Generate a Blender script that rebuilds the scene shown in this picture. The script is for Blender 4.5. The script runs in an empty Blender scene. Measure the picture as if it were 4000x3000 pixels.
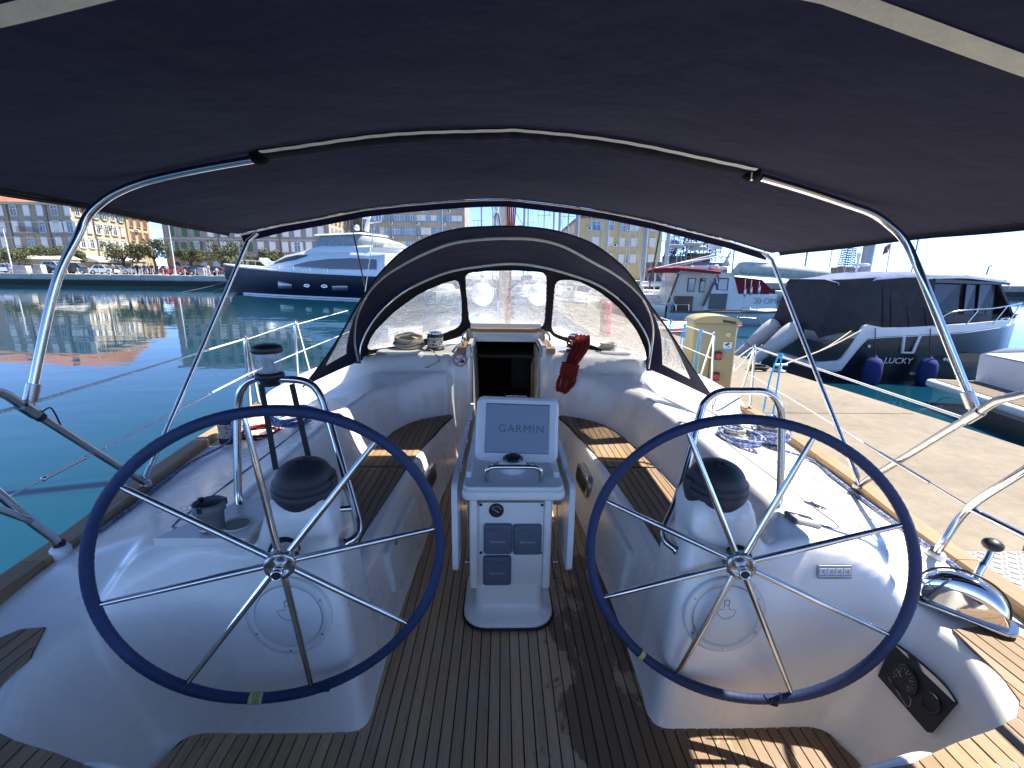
import bpy, bmesh, math, random
import numpy as np
from mathutils import Vector, Matrix

random.seed(7)
R = math.radians
sc = bpy.context.scene
col = sc.collection

# ------------------------------------------------------------------ camera
CAM = Vector((-0.045, 0.0, 1.65))
FPX, PITCH, ROLL, YAW = 1800.0, R(13.3), R(0.75), R(1.4)
FW = Vector((math.sin(YAW) * math.cos(PITCH), math.cos(YAW) * math.cos(PITCH), -math.sin(PITCH)))
RT = Vector((math.cos(YAW), -math.sin(YAW), 0.0))
UP = RT.cross(FW)
RT2 = RT * math.cos(ROLL) + UP * math.sin(ROLL)
UP2 = UP * math.cos(ROLL) - RT * math.sin(ROLL)
cam_data = bpy.data.cameras.new('camera')
cam_data.sensor_width = 36.0
cam_data.lens = 36.0 * FPX / 4000.0
cam_data.clip_start = 0.05
cam_data.clip_end = 5000.0
cam = bpy.data.objects.new('camera', cam_data)
col.objects.link(cam)
m = Matrix((RT2, UP2, -FW)).transposed().to_4x4()
m.translation = CAM
cam.matrix_world = m
sc.camera = cam
sc.render.resolution_x, sc.render.resolution_y = 1024, 768

# ------------------------------------------------------------------ world, sun, exposure
SUN_AZ, SUN_EL = R(73.0), R(57.0)
w = bpy.data.worlds.new('World')
sc.world = w
w.use_nodes = True
nt = w.node_tree
nt.nodes.clear()
sky = nt.nodes.new('ShaderNodeTexSky')
sky.sky_type = 'NISHITA'
sky.sun_disc = False
sky.sun_elevation = SUN_EL
sky.sun_rotation = SUN_AZ
sky.air_density = 0.14
sky.dust_density = 0.0
sky.ozone_density = 2.0
bgn = nt.nodes.new('ShaderNodeBackground')
bgn.inputs['Strength'].default_value = 0.15
out = nt.nodes.new('ShaderNodeOutputWorld')
nt.links.new(sky.outputs[0], bgn.inputs[0])
nt.links.new(bgn.outputs[0], out.inputs[0])
sd = bpy.data.lights.new('sun', 'SUN')
sd.energy = 2.0
sd.angle = R(0.53)
sd.color = (1.0, 0.94, 0.84)
sun = bpy.data.objects.new('sun', sd)
col.objects.link(sun)
sdir = Vector((math.sin(SUN_AZ) * math.cos(SUN_EL), math.cos(SUN_AZ) * math.cos(SUN_EL), math.sin(SUN_EL)))
sun.rotation_euler = sdir.to_track_quat('Z', 'Y').to_euler()
sun.location = (5, 5, 20)
sc.view_settings.view_transform = 'Standard'
sc.view_settings.look = 'None'
sc.view_settings.gamma = 1.0
sc.view_settings.exposure = 2.62
try:
    sc.view_settings.use_curve_mapping = False
except Exception:
    pass
try:
    sc.cycles.max_bounces = 10
    sc.cycles.transparent_max_bounces = 16
    sc.cycles.caustics_reflective = False
    sc.cycles.caustics_refractive = False
except Exception:
    pass


# ------------------------------------------------------------------ pixel to place
def ray(x, y):
    return FW + RT2 * ((x - 2000.0) / FPX) - UP2 * ((y - 1500.0) / FPX)


def atz(x, y, z):
    d = ray(x, y)
    return CAM + d * ((z - CAM.z) / d.z)


def aty(x, y, Y):
    d = ray(x, y)
    return CAM + d * ((Y - CAM.y) / d.y)


def atx(x, y, X):
    d = ray(x, y)
    return CAM + d * ((X - CAM.x) / d.x)


# ------------------------------------------------------------------ materials
MATS = {}


def nodes_of(name):
    mt = bpy.data.materials.new(name)
    mt.use_nodes = True
    t = mt.node_tree
    b = t.nodes['Principled BSDF']
    return mt, t, b


def mixc(t, fac, a, b, blend='MIX'):
    n = t.nodes.new('ShaderNodeMix')
    n.data_type = 'RGBA'
    n.blend_type = blend
    for i, v in ((0, fac), (6, a), (7, b)):
        if isinstance(v, bpy.types.NodeSocket):
            t.links.new(v, n.inputs[i])
        elif i == 0:
            n.inputs[0].default_value = v
        else:
            n.inputs[i].default_value = (v[0], v[1], v[2], 1)
    return n.outputs[2]


def pos(t, scale=(1, 1, 1), obj=False):
    if obj:
        g = t.nodes.new('ShaderNodeTexCoord').outputs['Object']
    else:
        g = t.nodes.new('ShaderNodeNewGeometry').outputs['Position']
    mp = t.nodes.new('ShaderNodeMapping')
    mp.inputs['Scale'].default_value = scale
    t.links.new(g, mp.inputs[0])
    return mp.outputs[0]


def noise(t, vec, scale, detail=3, rough=0.55, dist=0.0):
    n = t.nodes.new('ShaderNodeTexNoise')
    n.inputs['Scale'].default_value = scale
    n.inputs['Detail'].default_value = detail
    n.inputs['Roughness'].default_value = rough
    n.inputs['Distortion'].default_value = dist
    t.links.new(vec, n.inputs['Vector'])
    return n.outputs['Fac']


def ramp(t, fac, stops):
    r = t.nodes.new('ShaderNodeValToRGB')
    e = r.color_ramp.elements
    while len(e) < len(stops):
        e.new(0.5)
    for k, (p, c) in enumerate(stops):
        e[k].position = p
        e[k].color = (c, c, c, 1) if not isinstance(c, tuple) else (c[0], c[1], c[2], 1)
    t.links.new(fac, r.inputs[0])
    return r.outputs[0]


def math_n(t, op, a, b=None):
    n = t.nodes.new('ShaderNodeMath')
    n.operation = op
    for i, v in ((0, a), (1, b)):
        if v is None:
            continue
        if isinstance(v, bpy.types.NodeSocket):
            t.links.new(v, n.inputs[i])
        else:
            n.inputs[i].default_value = v
    return n.outputs[0]


def bumpn(t, b, h, strength=0.2, dist=0.01):
    n = t.nodes.new('ShaderNodeBump')
    n.inputs['Strength'].default_value = strength
    n.inputs['Distance'].default_value = dist
    t.links.new(h, n.inputs['Height'])
    t.links.new(n.outputs[0], b.inputs['Normal'])


def mat(name, c, rough=0.5, metal=0.0, var=0.1, scale=6.0, bump=0.0, bscale=None, coat=0.0, sp=None, rvar=0.1, bdist=0.004):
    """general procedural material: base colour with two-scale mottling, uneven gloss, fine relief"""
    if name in MATS:
        return MATS[name]
    mt, t, b = nodes_of(name)
    v = pos(t)
    n1 = noise(t, v, scale, 4, 0.6)
    n2 = noise(t, v, scale * 7.3, 3, 0.6)
    f = math_n(t, 'ADD', math_n(t, 'MULTIPLY', n1, 0.65), math_n(t, 'MULTIPLY', n2, 0.35))
    lo = tuple(x * (1 - var) for x in c)
    hi = tuple(min(1, x * (1 + var)) for x in c)
    f2 = ramp(t, f, ((0.3, 0.0), (0.7, 1.0)))
    t.links.new(mixc(t, f2, lo, hi), b.inputs['Base Color'])
    rr = t.nodes.new('ShaderNodeMapRange')
    rr.inputs[3].default_value = max(0.02, rough - rvar)
    rr.inputs[4].default_value = min(1, rough + rvar)
    t.links.new(n1, rr.inputs[0])
    t.links.new(rr.outputs[0], b.inputs['Roughness'])
    b.inputs['Metallic'].default_value = metal
    if coat:
        b.inputs['Coat Weight'].default_value = coat
        b.inputs['Coat Roughness'].default_value = 0.06
    if sp is not None:
        b.inputs['Specular IOR Level'].default_value = sp
    if bump:
        bumpn(t, b, noise(t, v, bscale or scale * 12, 3, 0.65), bump, bdist)
    MATS[name] = mt
    return mt


GEL = mat('gelcoat', (0.88, 0.85, 0.785), 0.28, 0, 0.03, 2.5, 0.0, 60, coat=0.25, rvar=0.12, bdist=0.002)
GEL2 = mat('gelcoat_panel', (0.82, 0.80, 0.745), 0.35, 0, 0.04, 5)
STEEL = mat('polished_steel', (0.62, 0.61, 0.59), 0.13, 1.0, 0.12, 14, 0.03, 90, rvar=0.07)
STEELD = mat('dull_steel', (0.42, 0.41, 0.39), 0.3, 1.0, 0.2, 20, 0.08, 120)
CHROME = mat('chrome', (0.78, 0.78, 0.78), 0.05, 1.0, 0.04, 10, rvar=0.03)
BLACKP = mat('black_plastic', (0.018, 0.018, 0.02), 0.45, 0, 0.3, 12, 0.08, 140)
BLACKR = mat('black_rubber', (0.014, 0.014, 0.015), 0.7, 0, 0.3, 12, 0.1, 140)
DARKCAP = mat('compass_plastic', (0.028, 0.03, 0.036), 0.55, 0, 0.25, 18, 0.15, 220)
GREYP = mat('slate_plastic', (0.115, 0.135, 0.175), 0.42, 0, 0.12, 14, 0.05, 160)
GREYC = mat('grey_plastic', (0.16, 0.165, 0.18), 0.5, 0, 0.15, 14)
SCREEN = mat('screen_cover', (0.27, 0.31, 0.37), 0.4, 0, 0.05, 9, 0.02, 80)
CAULK = mat('caulk', (0.012, 0.012, 0.013), 0.6, 0, 0.3, 20)
WHITEP = mat('white_paint', (0.80, 0.80, 0.79), 0.3, 0, 0.05, 3)
IVORY = mat('ivory_tape', (0.78, 0.76, 0.66), 0.8, 0, 0.14, 25, 0.3, 120)
YELLT = mat('yellow_tape', (0.50, 0.50, 0.22), 0.7, 0, 0.25, 60)
STEELW = mat('lifeline_white', (0.74, 0.74, 0.73), 0.4, 0, 0.06, 10)
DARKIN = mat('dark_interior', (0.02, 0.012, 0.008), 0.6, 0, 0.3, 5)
WOODIN = mat('varnished_interior_wood', (0.22, 0.085, 0.03), 0.35, 0, 0.3, 5)
CUSH = mat('cabin_cushion', (0.32, 0.30, 0.27), 0.9, 0, 0.1, 8)


def teak_mat(name, base, wet=False, along=1):
    mt, t, b = nodes_of(name)
    s = (38, 2.2, 38) if along == 1 else (2.2, 38, 38)
    v = pos(t, s)
    vg = pos(t)
    oi = t.nodes.new('ShaderNodeObjectInfo').outputs['Random']
    add = t.nodes.new('ShaderNodeVectorMath')
    add.operation = 'ADD'
    cb = t.nodes.new('ShaderNodeCombineXYZ')
    t.links.new(math_n(t, 'MULTIPLY', oi, 37.0), cb.inputs[0])
    t.links.new(math_n(t, 'MULTIPLY', oi, 11.0), cb.inputs[1])
    t.links.new(v, add.inputs[0])
    t.links.new(cb.outputs[0], add.inputs[1])
    g1 = noise(t, add.outputs[0], 2.2, 5, 0.65, 0.6)
    g2 = noise(t, add.outputs[0], 9.0, 3, 0.7)
    blot = noise(t, vg, 4.5, 5, 0.62)
    g = math_n(t, 'ADD', math_n(t, 'MULTIPLY', g1, 0.6), math_n(t, 'MULTIPLY', g2, 0.4))
    c1 = mixc(t, ramp(t, g, ((0.3, 0.0), (0.72, 1.0))), tuple(x * 0.66 for x in base), tuple(x * 1.25 for x in base))
    grey = sum(base) / 3
    c2 = mixc(t, ramp(t, blot, ((0.42, 0.0), (0.75, 0.55))), c1, (grey * 1.15, grey * 1.05, grey * 0.9))
    c3 = mixc(t, 1.0, c2, ramp(t, oi, ((0.0, 0.78), (1.0, 1.12))), 'MULTIPLY')
    rough = 0.68
    if wet:
        sx = t.nodes.new('ShaderNodeSeparateXYZ')
        t.links.new(vg, sx.inputs[0])
        d = noise(t, pos(t, (1, 0.55, 1)), 4.2, 7, 0.66, 0.5)
        spot = noise(t, vg, 42, 4, 0.6)
        side = t.nodes.new('ShaderNodeMapRange')
        side.inputs[1].default_value = -0.12
        side.inputs[2].default_value = 0.42
        side.inputs[3].default_value = -0.16
        side.inputs[4].default_value = 0.15
        t.links.new(sx.outputs[0], side.inputs[0])
        aft = t.nodes.new('ShaderNodeMapRange')
        aft.inputs[1].default_value = 2.0
        aft.inputs[2].default_value = 2.9
        aft.inputs[3].default_value = 0.0
        aft.inputs[4].default_value = -0.25
        t.links.new(sx.outputs[1], aft.inputs[0])
        k = math_n(t, 'ADD', math_n(t, 'ADD', d, side.outputs[0]), math_n(t, 'ADD', aft.outputs[0], math_n(t, 'MULTIPLY', spot, 0.16)))
        st = ramp(t, k, ((0.585, 0.0), (0.635, 1.0)))
        c3 = mixc(t, math_n(t, 'MULTIPLY', st, 0.72), c3, (0.085, 0.043, 0.02))
        t.links.new(math_n(t, 'SUBTRACT', rough, math_n(t, 'MULTIPLY', st, 0.2)), b.inputs['Roughness'])
    else:
        b.inputs['Roughness'].default_value = rough
    t.links.new(c3, b.inputs['Base Color'])
    bumpn(t, b, g, 0.35, 0.002)
    MATS[name] = mt
    return mt


TEAK = teak_mat('weathered_teak', (0.30, 0.185, 0.09))
TEAKW = teak_mat('sole_teak', (0.60, 0.38, 0.19), wet=True)
TEAKR = teak_mat('rail_teak', (0.34, 0.215, 0.105))
TEAKX = teak_mat('hatch_teak', (0.46, 0.27, 0.11), along=0)


def canvas_mat(name, c, trans=0.1):
    mt, t, b = nodes_of(name)
    v = pos(t)
    n1 = noise(t, v, 3.2, 5, 0.65)
    n2 = noise(t, v, 420, 2, 0.5)
    n3 = noise(t, pos(t, (1, 3, 1)), 5, 4, 0.75, 0.8)
    cc = mixc(t, ramp(t, n1, ((0.3, 0.0), (0.75, 1.0))), tuple(x * 0.8 for x in c), tuple(x * 1.3 for x in c))
    cc = mixc(t, ramp(t, n3, ((0.56, 0.0), (0.8, 0.34))), cc, (0.045, 0.045, 0.06))
    t.links.new(cc, b.inputs['Base Color'])
    b.inputs['Roughness'].default_value = 0.9
    b.inputs['Specular IOR Level'].default_value = 0.15
    b.inputs['Sheen Weight'].default_value = 0.1
    h = math_n(t, 'ADD', math_n(t, 'MULTIPLY', noise(t, v, 6, 3), 1.0), math_n(t, 'MULTIPLY', n2, 0.05))
    bumpn(t, b, h, 0.5, 0.025)
    tr = t.nodes.new('ShaderNodeBsdfTranslucent')
    tr.inputs[0].default_value = (c[0] * 1.1, c[1] * 1.0, c[2] * 1.15, 1)
    mx = t.nodes.new('ShaderNodeMixShader')
    mx.inputs[0].default_value = trans
    t.links.new(b.outputs[0], mx.inputs[1])
    t.links.new(tr.outputs[0], mx.inputs[2])
    t.links.new(mx.outputs[0], t.nodes['Material Output'].inputs[0])
    MATS[name] = mt
    return mt


NAVY = canvas_mat('navy_canvas', (0.0058, 0.0064, 0.0215), 0.12)
NAVYD = canvas_mat('dark_canvas', (0.009, 0.009, 0.013), 0.05)
MESHG = canvas_mat('grey_mesh_canvas', (0.045, 0.046, 0.048), 0.15)


def vinyl_mat(name):
    mt, t, b = nodes_of(name)
    v = pos(t, (1, 1, 1))
    n1 = noise(t, v, 4.0, 5, 0.6, 1.2)
    n2 = noise(t, pos(t, (1.0, 1.0, 2.6)), 14, 4, 0.75, 1.5)
    drops = t.nodes.new('ShaderNodeTexVoronoi')
    drops.inputs['Scale'].default_value = 55
    t.links.new(v, drops.inputs['Vector'])
    t.nodes.remove(b)
    tp = t.nodes.new('ShaderNodeBsdfTransparent')
    tp.inputs[0].default_value = (0.93, 0.95, 0.96, 1)
    rf_ = t.nodes.new('ShaderNodeBsdfRefraction')
    rf_.inputs['Color'].default_value = (0.95, 0.96, 0.97, 1)
    rf_.inputs['IOR'].default_value = 1.06
    rf_.inputs['Roughness'].default_value = 0.03
    tpm = t.nodes.new('ShaderNodeMixShader')
    tpm.inputs[0].default_value = 0.5
    t.links.new(tp.outputs[0], tpm.inputs[1])
    t.links.new(rf_.outputs[0], tpm.inputs[2])
    gl = t.nodes.new('ShaderNodeBsdfGlossy')
    gl.inputs['Roughness'].default_value = 0.08
    gl.inputs[0].default_value = (0.95, 0.95, 0.95, 1)
    bp = t.nodes.new('ShaderNodeBump')
    bp.inputs['Strength'].default_value = 1.0
    bp.inputs['Distance'].default_value = 0.05
    t.links.new(math_n(t, 'ADD', n1, math_n(t, 'MULTIPLY', n2, 0.35)), bp.inputs['Height'])
    t.links.new(bp.outputs[0], gl.inputs['Normal'])
    t.links.new(bp.outputs[0], rf_.inputs['Normal'])
    df = t.nodes.new('ShaderNodeBsdfDiffuse')
    df.inputs[0].default_value = (0.55, 0.57, 0.58, 1)
    tl = t.nodes.new('ShaderNodeBsdfTranslucent')
    tl.inputs[0].default_value = (0.5, 0.51, 0.52, 1)
    dd = t.nodes.new('ShaderNodeMixShader')
    dd.inputs[0].default_value = 0.6
    t.links.new(df.outputs[0], dd.inputs[1])
    t.links.new(tl.outputs[0], dd.inputs[2])
    streak = ramp(t, n2, ((0.46, 0.0), (0.55, 0.06), (0.64, 0.8)))
    dr = ramp(t, drops.outputs['Distance'], ((0.10, 0.35), (0.2, 0.0)))
    cr1 = noise(t, pos(t, (2.2, 1.0, 1.0)), 3.1, 3, 0.6, 1.8)
    cr2 = noise(t, pos(t, (1.0, 2.0, 3.0)), 5.5, 3, 0.6, 1.2)

    def crease_glint(nz, w_):
        d_ = math_n(t, 'ABSOLUTE', math_n(t, 'SUBTRACT', nz, 0.5))
        return ramp(t, d_, ((0.0, 1.0), (w_, 0.0)))
    glints = math_n(t, 'MAXIMUM', crease_glint(cr1, 0.016), crease_glint(cr2, 0.020))  # highlights along the creases, painted in as white diffuse lines
    hz0 = math_n(t, 'ADD', math_n(t, 'MULTIPLY', streak, 0.45), math_n(t, 'MULTIPLY', dr, 0.12))
    hz = math_n(t, 'MINIMUM', math_n(t, 'ADD', hz0, math_n(t, 'MULTIPLY', glints, 0.42)), 0.9)
    m1 = t.nodes.new('ShaderNodeMixShader')
    t.links.new(hz, m1.inputs[0])
    t.links.new(tpm.outputs[0], m1.inputs[1])
    t.links.new(dd.outputs[0], m1.inputs[2])
    m2 = t.nodes.new('ShaderNodeMixShader')
    m2.inputs[0].default_value = 0.17
    t.links.new(m1.outputs[0], m2.inputs[1])
    t.links.new(gl.outputs[0], m2.inputs[2])
    t.links.new(m2.outputs[0], t.nodes['Material Output'].inputs[0])
    MATS[name] = mt
    return mt


VINYL = vinyl_mat('creased_vinyl')


def glass_mat(name, c=(0.02, 0.025, 0.03), rough=0.05):
    return mat(name, c, rough, 0.0, 0.25, 1.5, sp=0.9, rvar=0.03)


DGLASS = glass_mat('dark_glass')


def clear_mat(name, tint=(0.8, 0.82, 0.83), frost=0.25):
    mt, t, b = nodes_of(name)
    tp = t.nodes.new('ShaderNodeBsdfTransparent')
    tp.inputs[0].default_value = tint + (1,)
    b.inputs['Base Color'].default_value = (0.8, 0.82, 0.83, 1)
    b.inputs['Roughness'].default_value = 0.12
    v = pos(t)
    mx = t.nodes.new('ShaderNodeMixShader')
    t.links.new(ramp(t, noise(t, v, 22, 3), ((0.3, frost * 0.6), (0.7, frost * 1.5))), mx.inputs[0])
    t.links.new(tp.outputs[0], mx.inputs[1])
    t.links.new(b.outputs[0], mx.inputs[2])
    t.links.new(mx.outputs[0], t.nodes['Material Output'].inputs[0])
    MATS[name] = mt
    return mt


CLEAR = clear_mat('clear_plastic', (0.9, 0.92, 0.93), 0.42)


def rope_mat(name, c, c2=None, fleck=0.5, scale=90):
    mt, t, b = nodes_of(name)
    v = pos(t)
    n = noise(t, v, scale, 3, 0.6)
    wv = noise(t, v, scale * 3.5, 2, 0.6)
    c2 = c2 or tuple(x * 0.5 for x in c)
    t.links.new(mixc(t, ramp(t, n, ((fleck - 0.03, 0.0), (fleck + 0.05, 1.0))), c, c2), b.inputs['Base Color'])
    b.inputs['Roughness'].default_value = 0.9
    b.inputs['Specular IOR Level'].default_value = 0.2
    bumpn(t, b, wv, 0.6, 0.003)
    MATS[name] = mt
    return mt


R_RED = rope_mat('red_rope', (0.27, 0.024, 0.016), (0.05, 0.012, 0.018), 0.54)
R_CREAM = rope_mat('cream_rope', (0.42, 0.38, 0.30), (0.2, 0.17, 0.12), 0.6)
R_BW = rope_mat('black_and_white_rope', (0.62, 0.62, 0.60), (0.03, 0.03, 0.03), 0.52, 60)
R_BLUEW = rope_mat('blue_flecked_rope', (0.07, 0.13, 0.36), (0.40, 0.42, 0.48), 0.52, 80)
R_WHITEB = rope_mat('white_rope', (0.40, 0.40, 0.37), (0.05, 0.10, 0.16), 0.58, 60)
R_REDW = rope_mat('red_and_white_rope', (0.48, 0.45, 0.42), (0.35, 0.04, 0.03), 0.55, 55)
R_SKY = rope_mat('sky_blue_rope', (0.03, 0.36, 0.72), (0.02, 0.22, 0.5), 0.6)
WHEELBLUE = mat('wheel_cover', (0.014, 0.032, 0.098), 0.62, 0, 0.25, 30, 0.2, 260, rvar=0.12)


# ------------------------------------------------------------------ mesh builder
class MB:
    def __init__(s):
        s.v, s.f, s.m, s.sm = [], [], [], []
        s.mi = 0
        s.smooth = False

    def add(s, vs, fs, smooth=None):
        o = len(s.v)
        s.v.extend([tuple(p) for p in vs])
        for f in fs:
            s.f.append(tuple(i + o for i in f))
            s.m.append(s.mi)
            s.sm.append(s.smooth if smooth is None else smooth)
        return s

    def box(s, c, d, rz=0.0, M=None):
        x, y, z = d[0] / 2, d[1] / 2, d[2] / 2
        vs = [Vector((a * x, b * y, e * z)) for a in (-1, 1) for b in (-1, 1) for e in (-1, 1)]
        rot = M if M is not None else Matrix.Rotation(rz, 3, 'Z')
        vs = [rot @ p + Vector(c) for p in vs]
        return s.add(vs, [(0, 1, 3, 2), (4, 6, 7, 5), (0, 4, 5, 1), (2, 3, 7, 6), (0, 2, 6, 4), (1, 5, 7, 3)], False)

    def bar(s, p0, p1, wd, hg, up=(0, 0, 1)):
        p0, p1 = Vector(p0), Vector(p1)
        d = (p1 - p0)
        L = d.length
        d.normalize()
        u = Vector(up)
        x = d.cross(u)
        if x.length < 1e-4:
            x = d.cross(Vector((1, 0, 0)))
        x.normalize()
        z = x.cross(d)
        M = Matrix((x, d, z)).transposed()
        return s.box((p0 + p1) / 2, (wd, L, hg), M=M)

    def rbox(s, c, d, r=0.01, seg=3, M=None, taper=1.0):
        """box with rounded vertical corners and chamfered top and bottom edges"""
        hx, hy, hz = d[0] / 2, d[1] / 2, d[2] / 2
        r = min(r, hx * 0.98, hy * 0.98)
        e = min(r * 0.5, hz * 0.6)

        def ringp(ins, z, k=1.0):
            out = []
            for cx, cy, a0 in ((1, 1, 0), (-1, 1, 90), (-1, -1, 180), (1, -1, 270)):
                for i in range(seg + 1):
                    a = R(a0 + 90 * i / seg)
                    rr = max(r - ins, 0.0005)
                    out.append(Vector(((cx * (hx - r) + rr * math.cos(a)) * k, (cy * (hy - r) + rr * math.sin(a)) * k, z)))
            return out
        rings = [ringp(e, -hz), ringp(e * 0.3, -hz + e * 0.3), ringp(0, -hz + e), ringp(0, hz - e, taper), ringp(e * 0.3, hz - e * 0.3, taper), ringp(e, hz, taper)]
        n = len(rings[0])
        vs = [p for rg in rings for p in rg]
        rot = M if M is not None else Matrix.Identity(3)
        vs = [rot @ p + Vector(c) for p in vs]
        fs = []
        for k in range(len(rings) - 1):
            for i in range(n):
                j = (i + 1) % n
                fs.append((k * n + i, k * n + j, (k + 1) * n + j, (k + 1) * n + i))
        o = len(s.f)
        s.add(vs, fs, True)
        s.add(vs, [tuple(range(n))[::-1], tuple(range((len(rings) - 1) * n, len(rings) * n))], False)
        return s

    def tube(s, pts, r, n=8, closed=False, cap=True):
        pts = [Vector(p) for p in pts]
        N = len(pts)
        rs = r if isinstance(r, (list, tuple)) else [r] * N
        vs, fs = [], []
        pu = None
        for i in range(N):
            if closed:
                d = pts[(i + 1) % N] - pts[i - 1]
            else:
                d = pts[min(i + 1, N - 1)] - pts[max(i - 1, 0)]
            if d.length < 1e-9:
                d = Vector((0, 0, 1))
            d.normalize()
            if pu is None:
                a = Vector((0, 0, 1)) if abs(d.z) < 0.9 else Vector((1, 0, 0))
                u = d.cross(a).normalized()
            else:
                u = pu - d * pu.dot(d)
                if u.length < 1e-5:
                    u = d.orthogonal()
                u.normalize()
            pu = u
            q = d.cross(u)
            for k in range(n):
                a = 2 * math.pi * k / n
                vs.append(pts[i] + (u * math.cos(a) + q * math.sin(a)) * rs[i])
        for i in range(N if closed else N - 1):
            j = (i + 1) % N
            for k in range(n):
                l = (k + 1) % n
                fs.append((i * n + k, i * n + l, j * n + l, j * n + k))
        s.add(vs, fs, True)
        if cap and not closed:
            s.add(vs, [tuple(range(n))[::-1], tuple(range((N - 1) * n, N * n))], False)
        return s

    def lathe(s, prof, c, axis=(0, 0, 1), n=20, smooth=True):
        """prof: list of (radius, height) along axis"""
        ax = Vector(axis).normalized()
        u = ax.orthogonal().normalized()
        q = ax.cross(u)
        c = Vector(c)
        vs, fs = [], []
        for r_, h in prof:
            for k in range(n):
                a = 2 * math.pi * k / n
                vs.append(c + ax * h + (u * math.cos(a) + q * math.sin(a)) * max(r_, 1e-4))
        for i in range(len(prof) - 1):
            for k in range(n):
                l = (k + 1) % n
                fs.append((i * n + k, i * n + l, (i + 1) * n + l, (i + 1) * n + k))
        s.add(vs, fs, smooth)
        s.add(vs, [tuple(range(n))[::-1], tuple(range((len(prof) - 1) * n, len(prof) * n))], False)
        return s

    def prism(s, poly, z0, z1, M=None, o=(0, 0, 0)):
        """poly in xy, extruded from z0 to z1, then rotated by M and moved to o"""
        n = len(poly)
        rot = M if M is not None else Matrix.Identity(3)
        vs = [rot @ Vector((x, y, z)) + Vector(o) for z in (z0, z1) for x, y in poly]
        fs = [tuple(range(n))[::-1], tuple(range(n, 2 * n))]
        fs += [(i, (i + 1) % n, n + (i + 1) % n, n + i) for i in range(n)]
        return s.add(vs, fs, False)

    def grid(s, rows, smooth=True, closed=False):
        """rows: list of equal-length lists of points"""
        n = len(rows[0])
        vs = [p for r_ in rows for p in r_]
        fs = []
        for i in range(len(rows) - 1):
            for k in range(n if closed else n - 1):
                l = (k + 1) % n
                fs.append((i * n + k, i * n + l, (i + 1) * n + l, (i + 1) * n + k))
        return s.add(vs, fs, smooth)

    def ball(s, c, r, n=12, mrg=8, sc_=(1, 1, 1)):
        prof = []
        c = Vector(c)
        rows = []
        for i in range(mrg + 1):
            a = math.pi * i / mrg - math.pi / 2
            rows.append([c + Vector((math.cos(a) * math.cos(2 * math.pi * k / n) * r * sc_[0], math.cos(a) * math.sin(2 * math.pi * k / n) * r * sc_[1], math.sin(a) * r * sc_[2])) for k in range(n)])
        return s.grid(rows, True, True)

    def build(s, name, mats, parent=None, fix=True):
        me = bpy.data.meshes.new(name)
        me.from_pydata(s.v, [], s.f)
        mats = mats if isinstance(mats, (list, tuple)) else [mats]
        for x in mats:
            me.materials.append(x)
        me.polygons.foreach_set('use_smooth', s.sm)
        me.polygons.foreach_set('material_index', s.m)
        if fix:
            bm = bmesh.new()
            bm.from_mesh(me)
            bmesh.ops.recalc_face_normals(bm, faces=bm.faces)
            bm.to_mesh(me)
            bm.free()
        me.update()
        ob = bpy.data.objects.new(name, me)
        col.objects.link(ob)
        if parent is not None:
            adopt(ob, parent)
        return ob


def world_of(o):
    mtx = o.matrix_basis.copy()
    p = o.parent
    k = o
    while p is not None:
        mtx = p.matrix_basis @ k.matrix_parent_inverse @ mtx
        k = p
        p = p.parent
    return mtx


def adopt(ob, parent):
    ob.parent = parent
    ob.matrix_parent_inverse = world_of(parent).inverted()


def tag(o, label, cat=None, group=None, kind=None):
    if label:
        o['label'] = label
    if cat:
        o['category'] = cat
    if group:
        o['group'] = group
    if kind:
        o['kind'] = kind
    return o


def thing(name, loc, label, cat, group=None, rz=0.0):
    e = bpy.data.objects.new(name, None)
    e.empty_display_size = 0.2
    e.location = loc
    e.rotation_euler = (0, 0, rz)
    col.objects.link(e)
    return tag(e, label, cat, group)


def structure(o):
    o['kind'] = 'structure'
    return o


def copy_tree(root, loc=None, rz=None, label=None, group=None):
    def rec(o, par):
        c = o.copy()
        col.objects.link(c)
        if par is not None:
            c.parent = par
            c.matrix_parent_inverse = o.matrix_parent_inverse.copy()
        for ch in KIDS.get(o.name, []):
            rec(ch, c)
        return c
    KIDS = {}
    for o in bpy.data.objects:
        if o.parent is not None:
            KIDS.setdefault(o.parent.name, []).append(o)
    r_ = rec(root, None)
    if loc is not None:
        r_.location = loc
    if rz is not None:
        r_.rotation_euler = (0, 0, rz)
    if label:
        r_['label'] = label
    if group:
        r_['group'] = group
    return r_


def catmull(pts, n=8, closed=False):
    pts = [Vector(p) for p in pts]
    out = []
    N = len(pts)
    for i in range(N if closed else N - 1):
        if closed:
            p0, p1, p2, p3 = pts[i - 1], pts[i], pts[(i + 1) % N], pts[(i + 2) % N]
        else:
            p0, p1, p2, p3 = pts[max(i - 1, 0)], pts[i], pts[i + 1], pts[min(i + 2, N - 1)]
        for k in range(n):
            t = k / n
            out.append(0.5 * ((2 * p1) + (p2 - p0) * t + (2 * p0 - 5 * p1 + 4 * p2 - p3) * t * t + (3 * p1 - p0 - 3 * p2 + p3) * t ** 3))
    if not closed:
        out.append(pts[-1])
    return out


def resample(pts, n):
    pts = [Vector(p) for p in pts]
    L = [0.0]
    for a, b in zip(pts, pts[1:]):
        L.append(L[-1] + (b - a).length)
    out = []
    j = 0
    for k in range(n):
        d = L[-1] * k / (n - 1)
        while j < len(L) - 2 and L[j + 1] < d:
            j += 1
        t = (d - L[j]) / max(1e-9, L[j + 1] - L[j])
        out.append(pts[j].lerp(pts[j + 1], min(1, max(0, t))))
    return out


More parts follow.
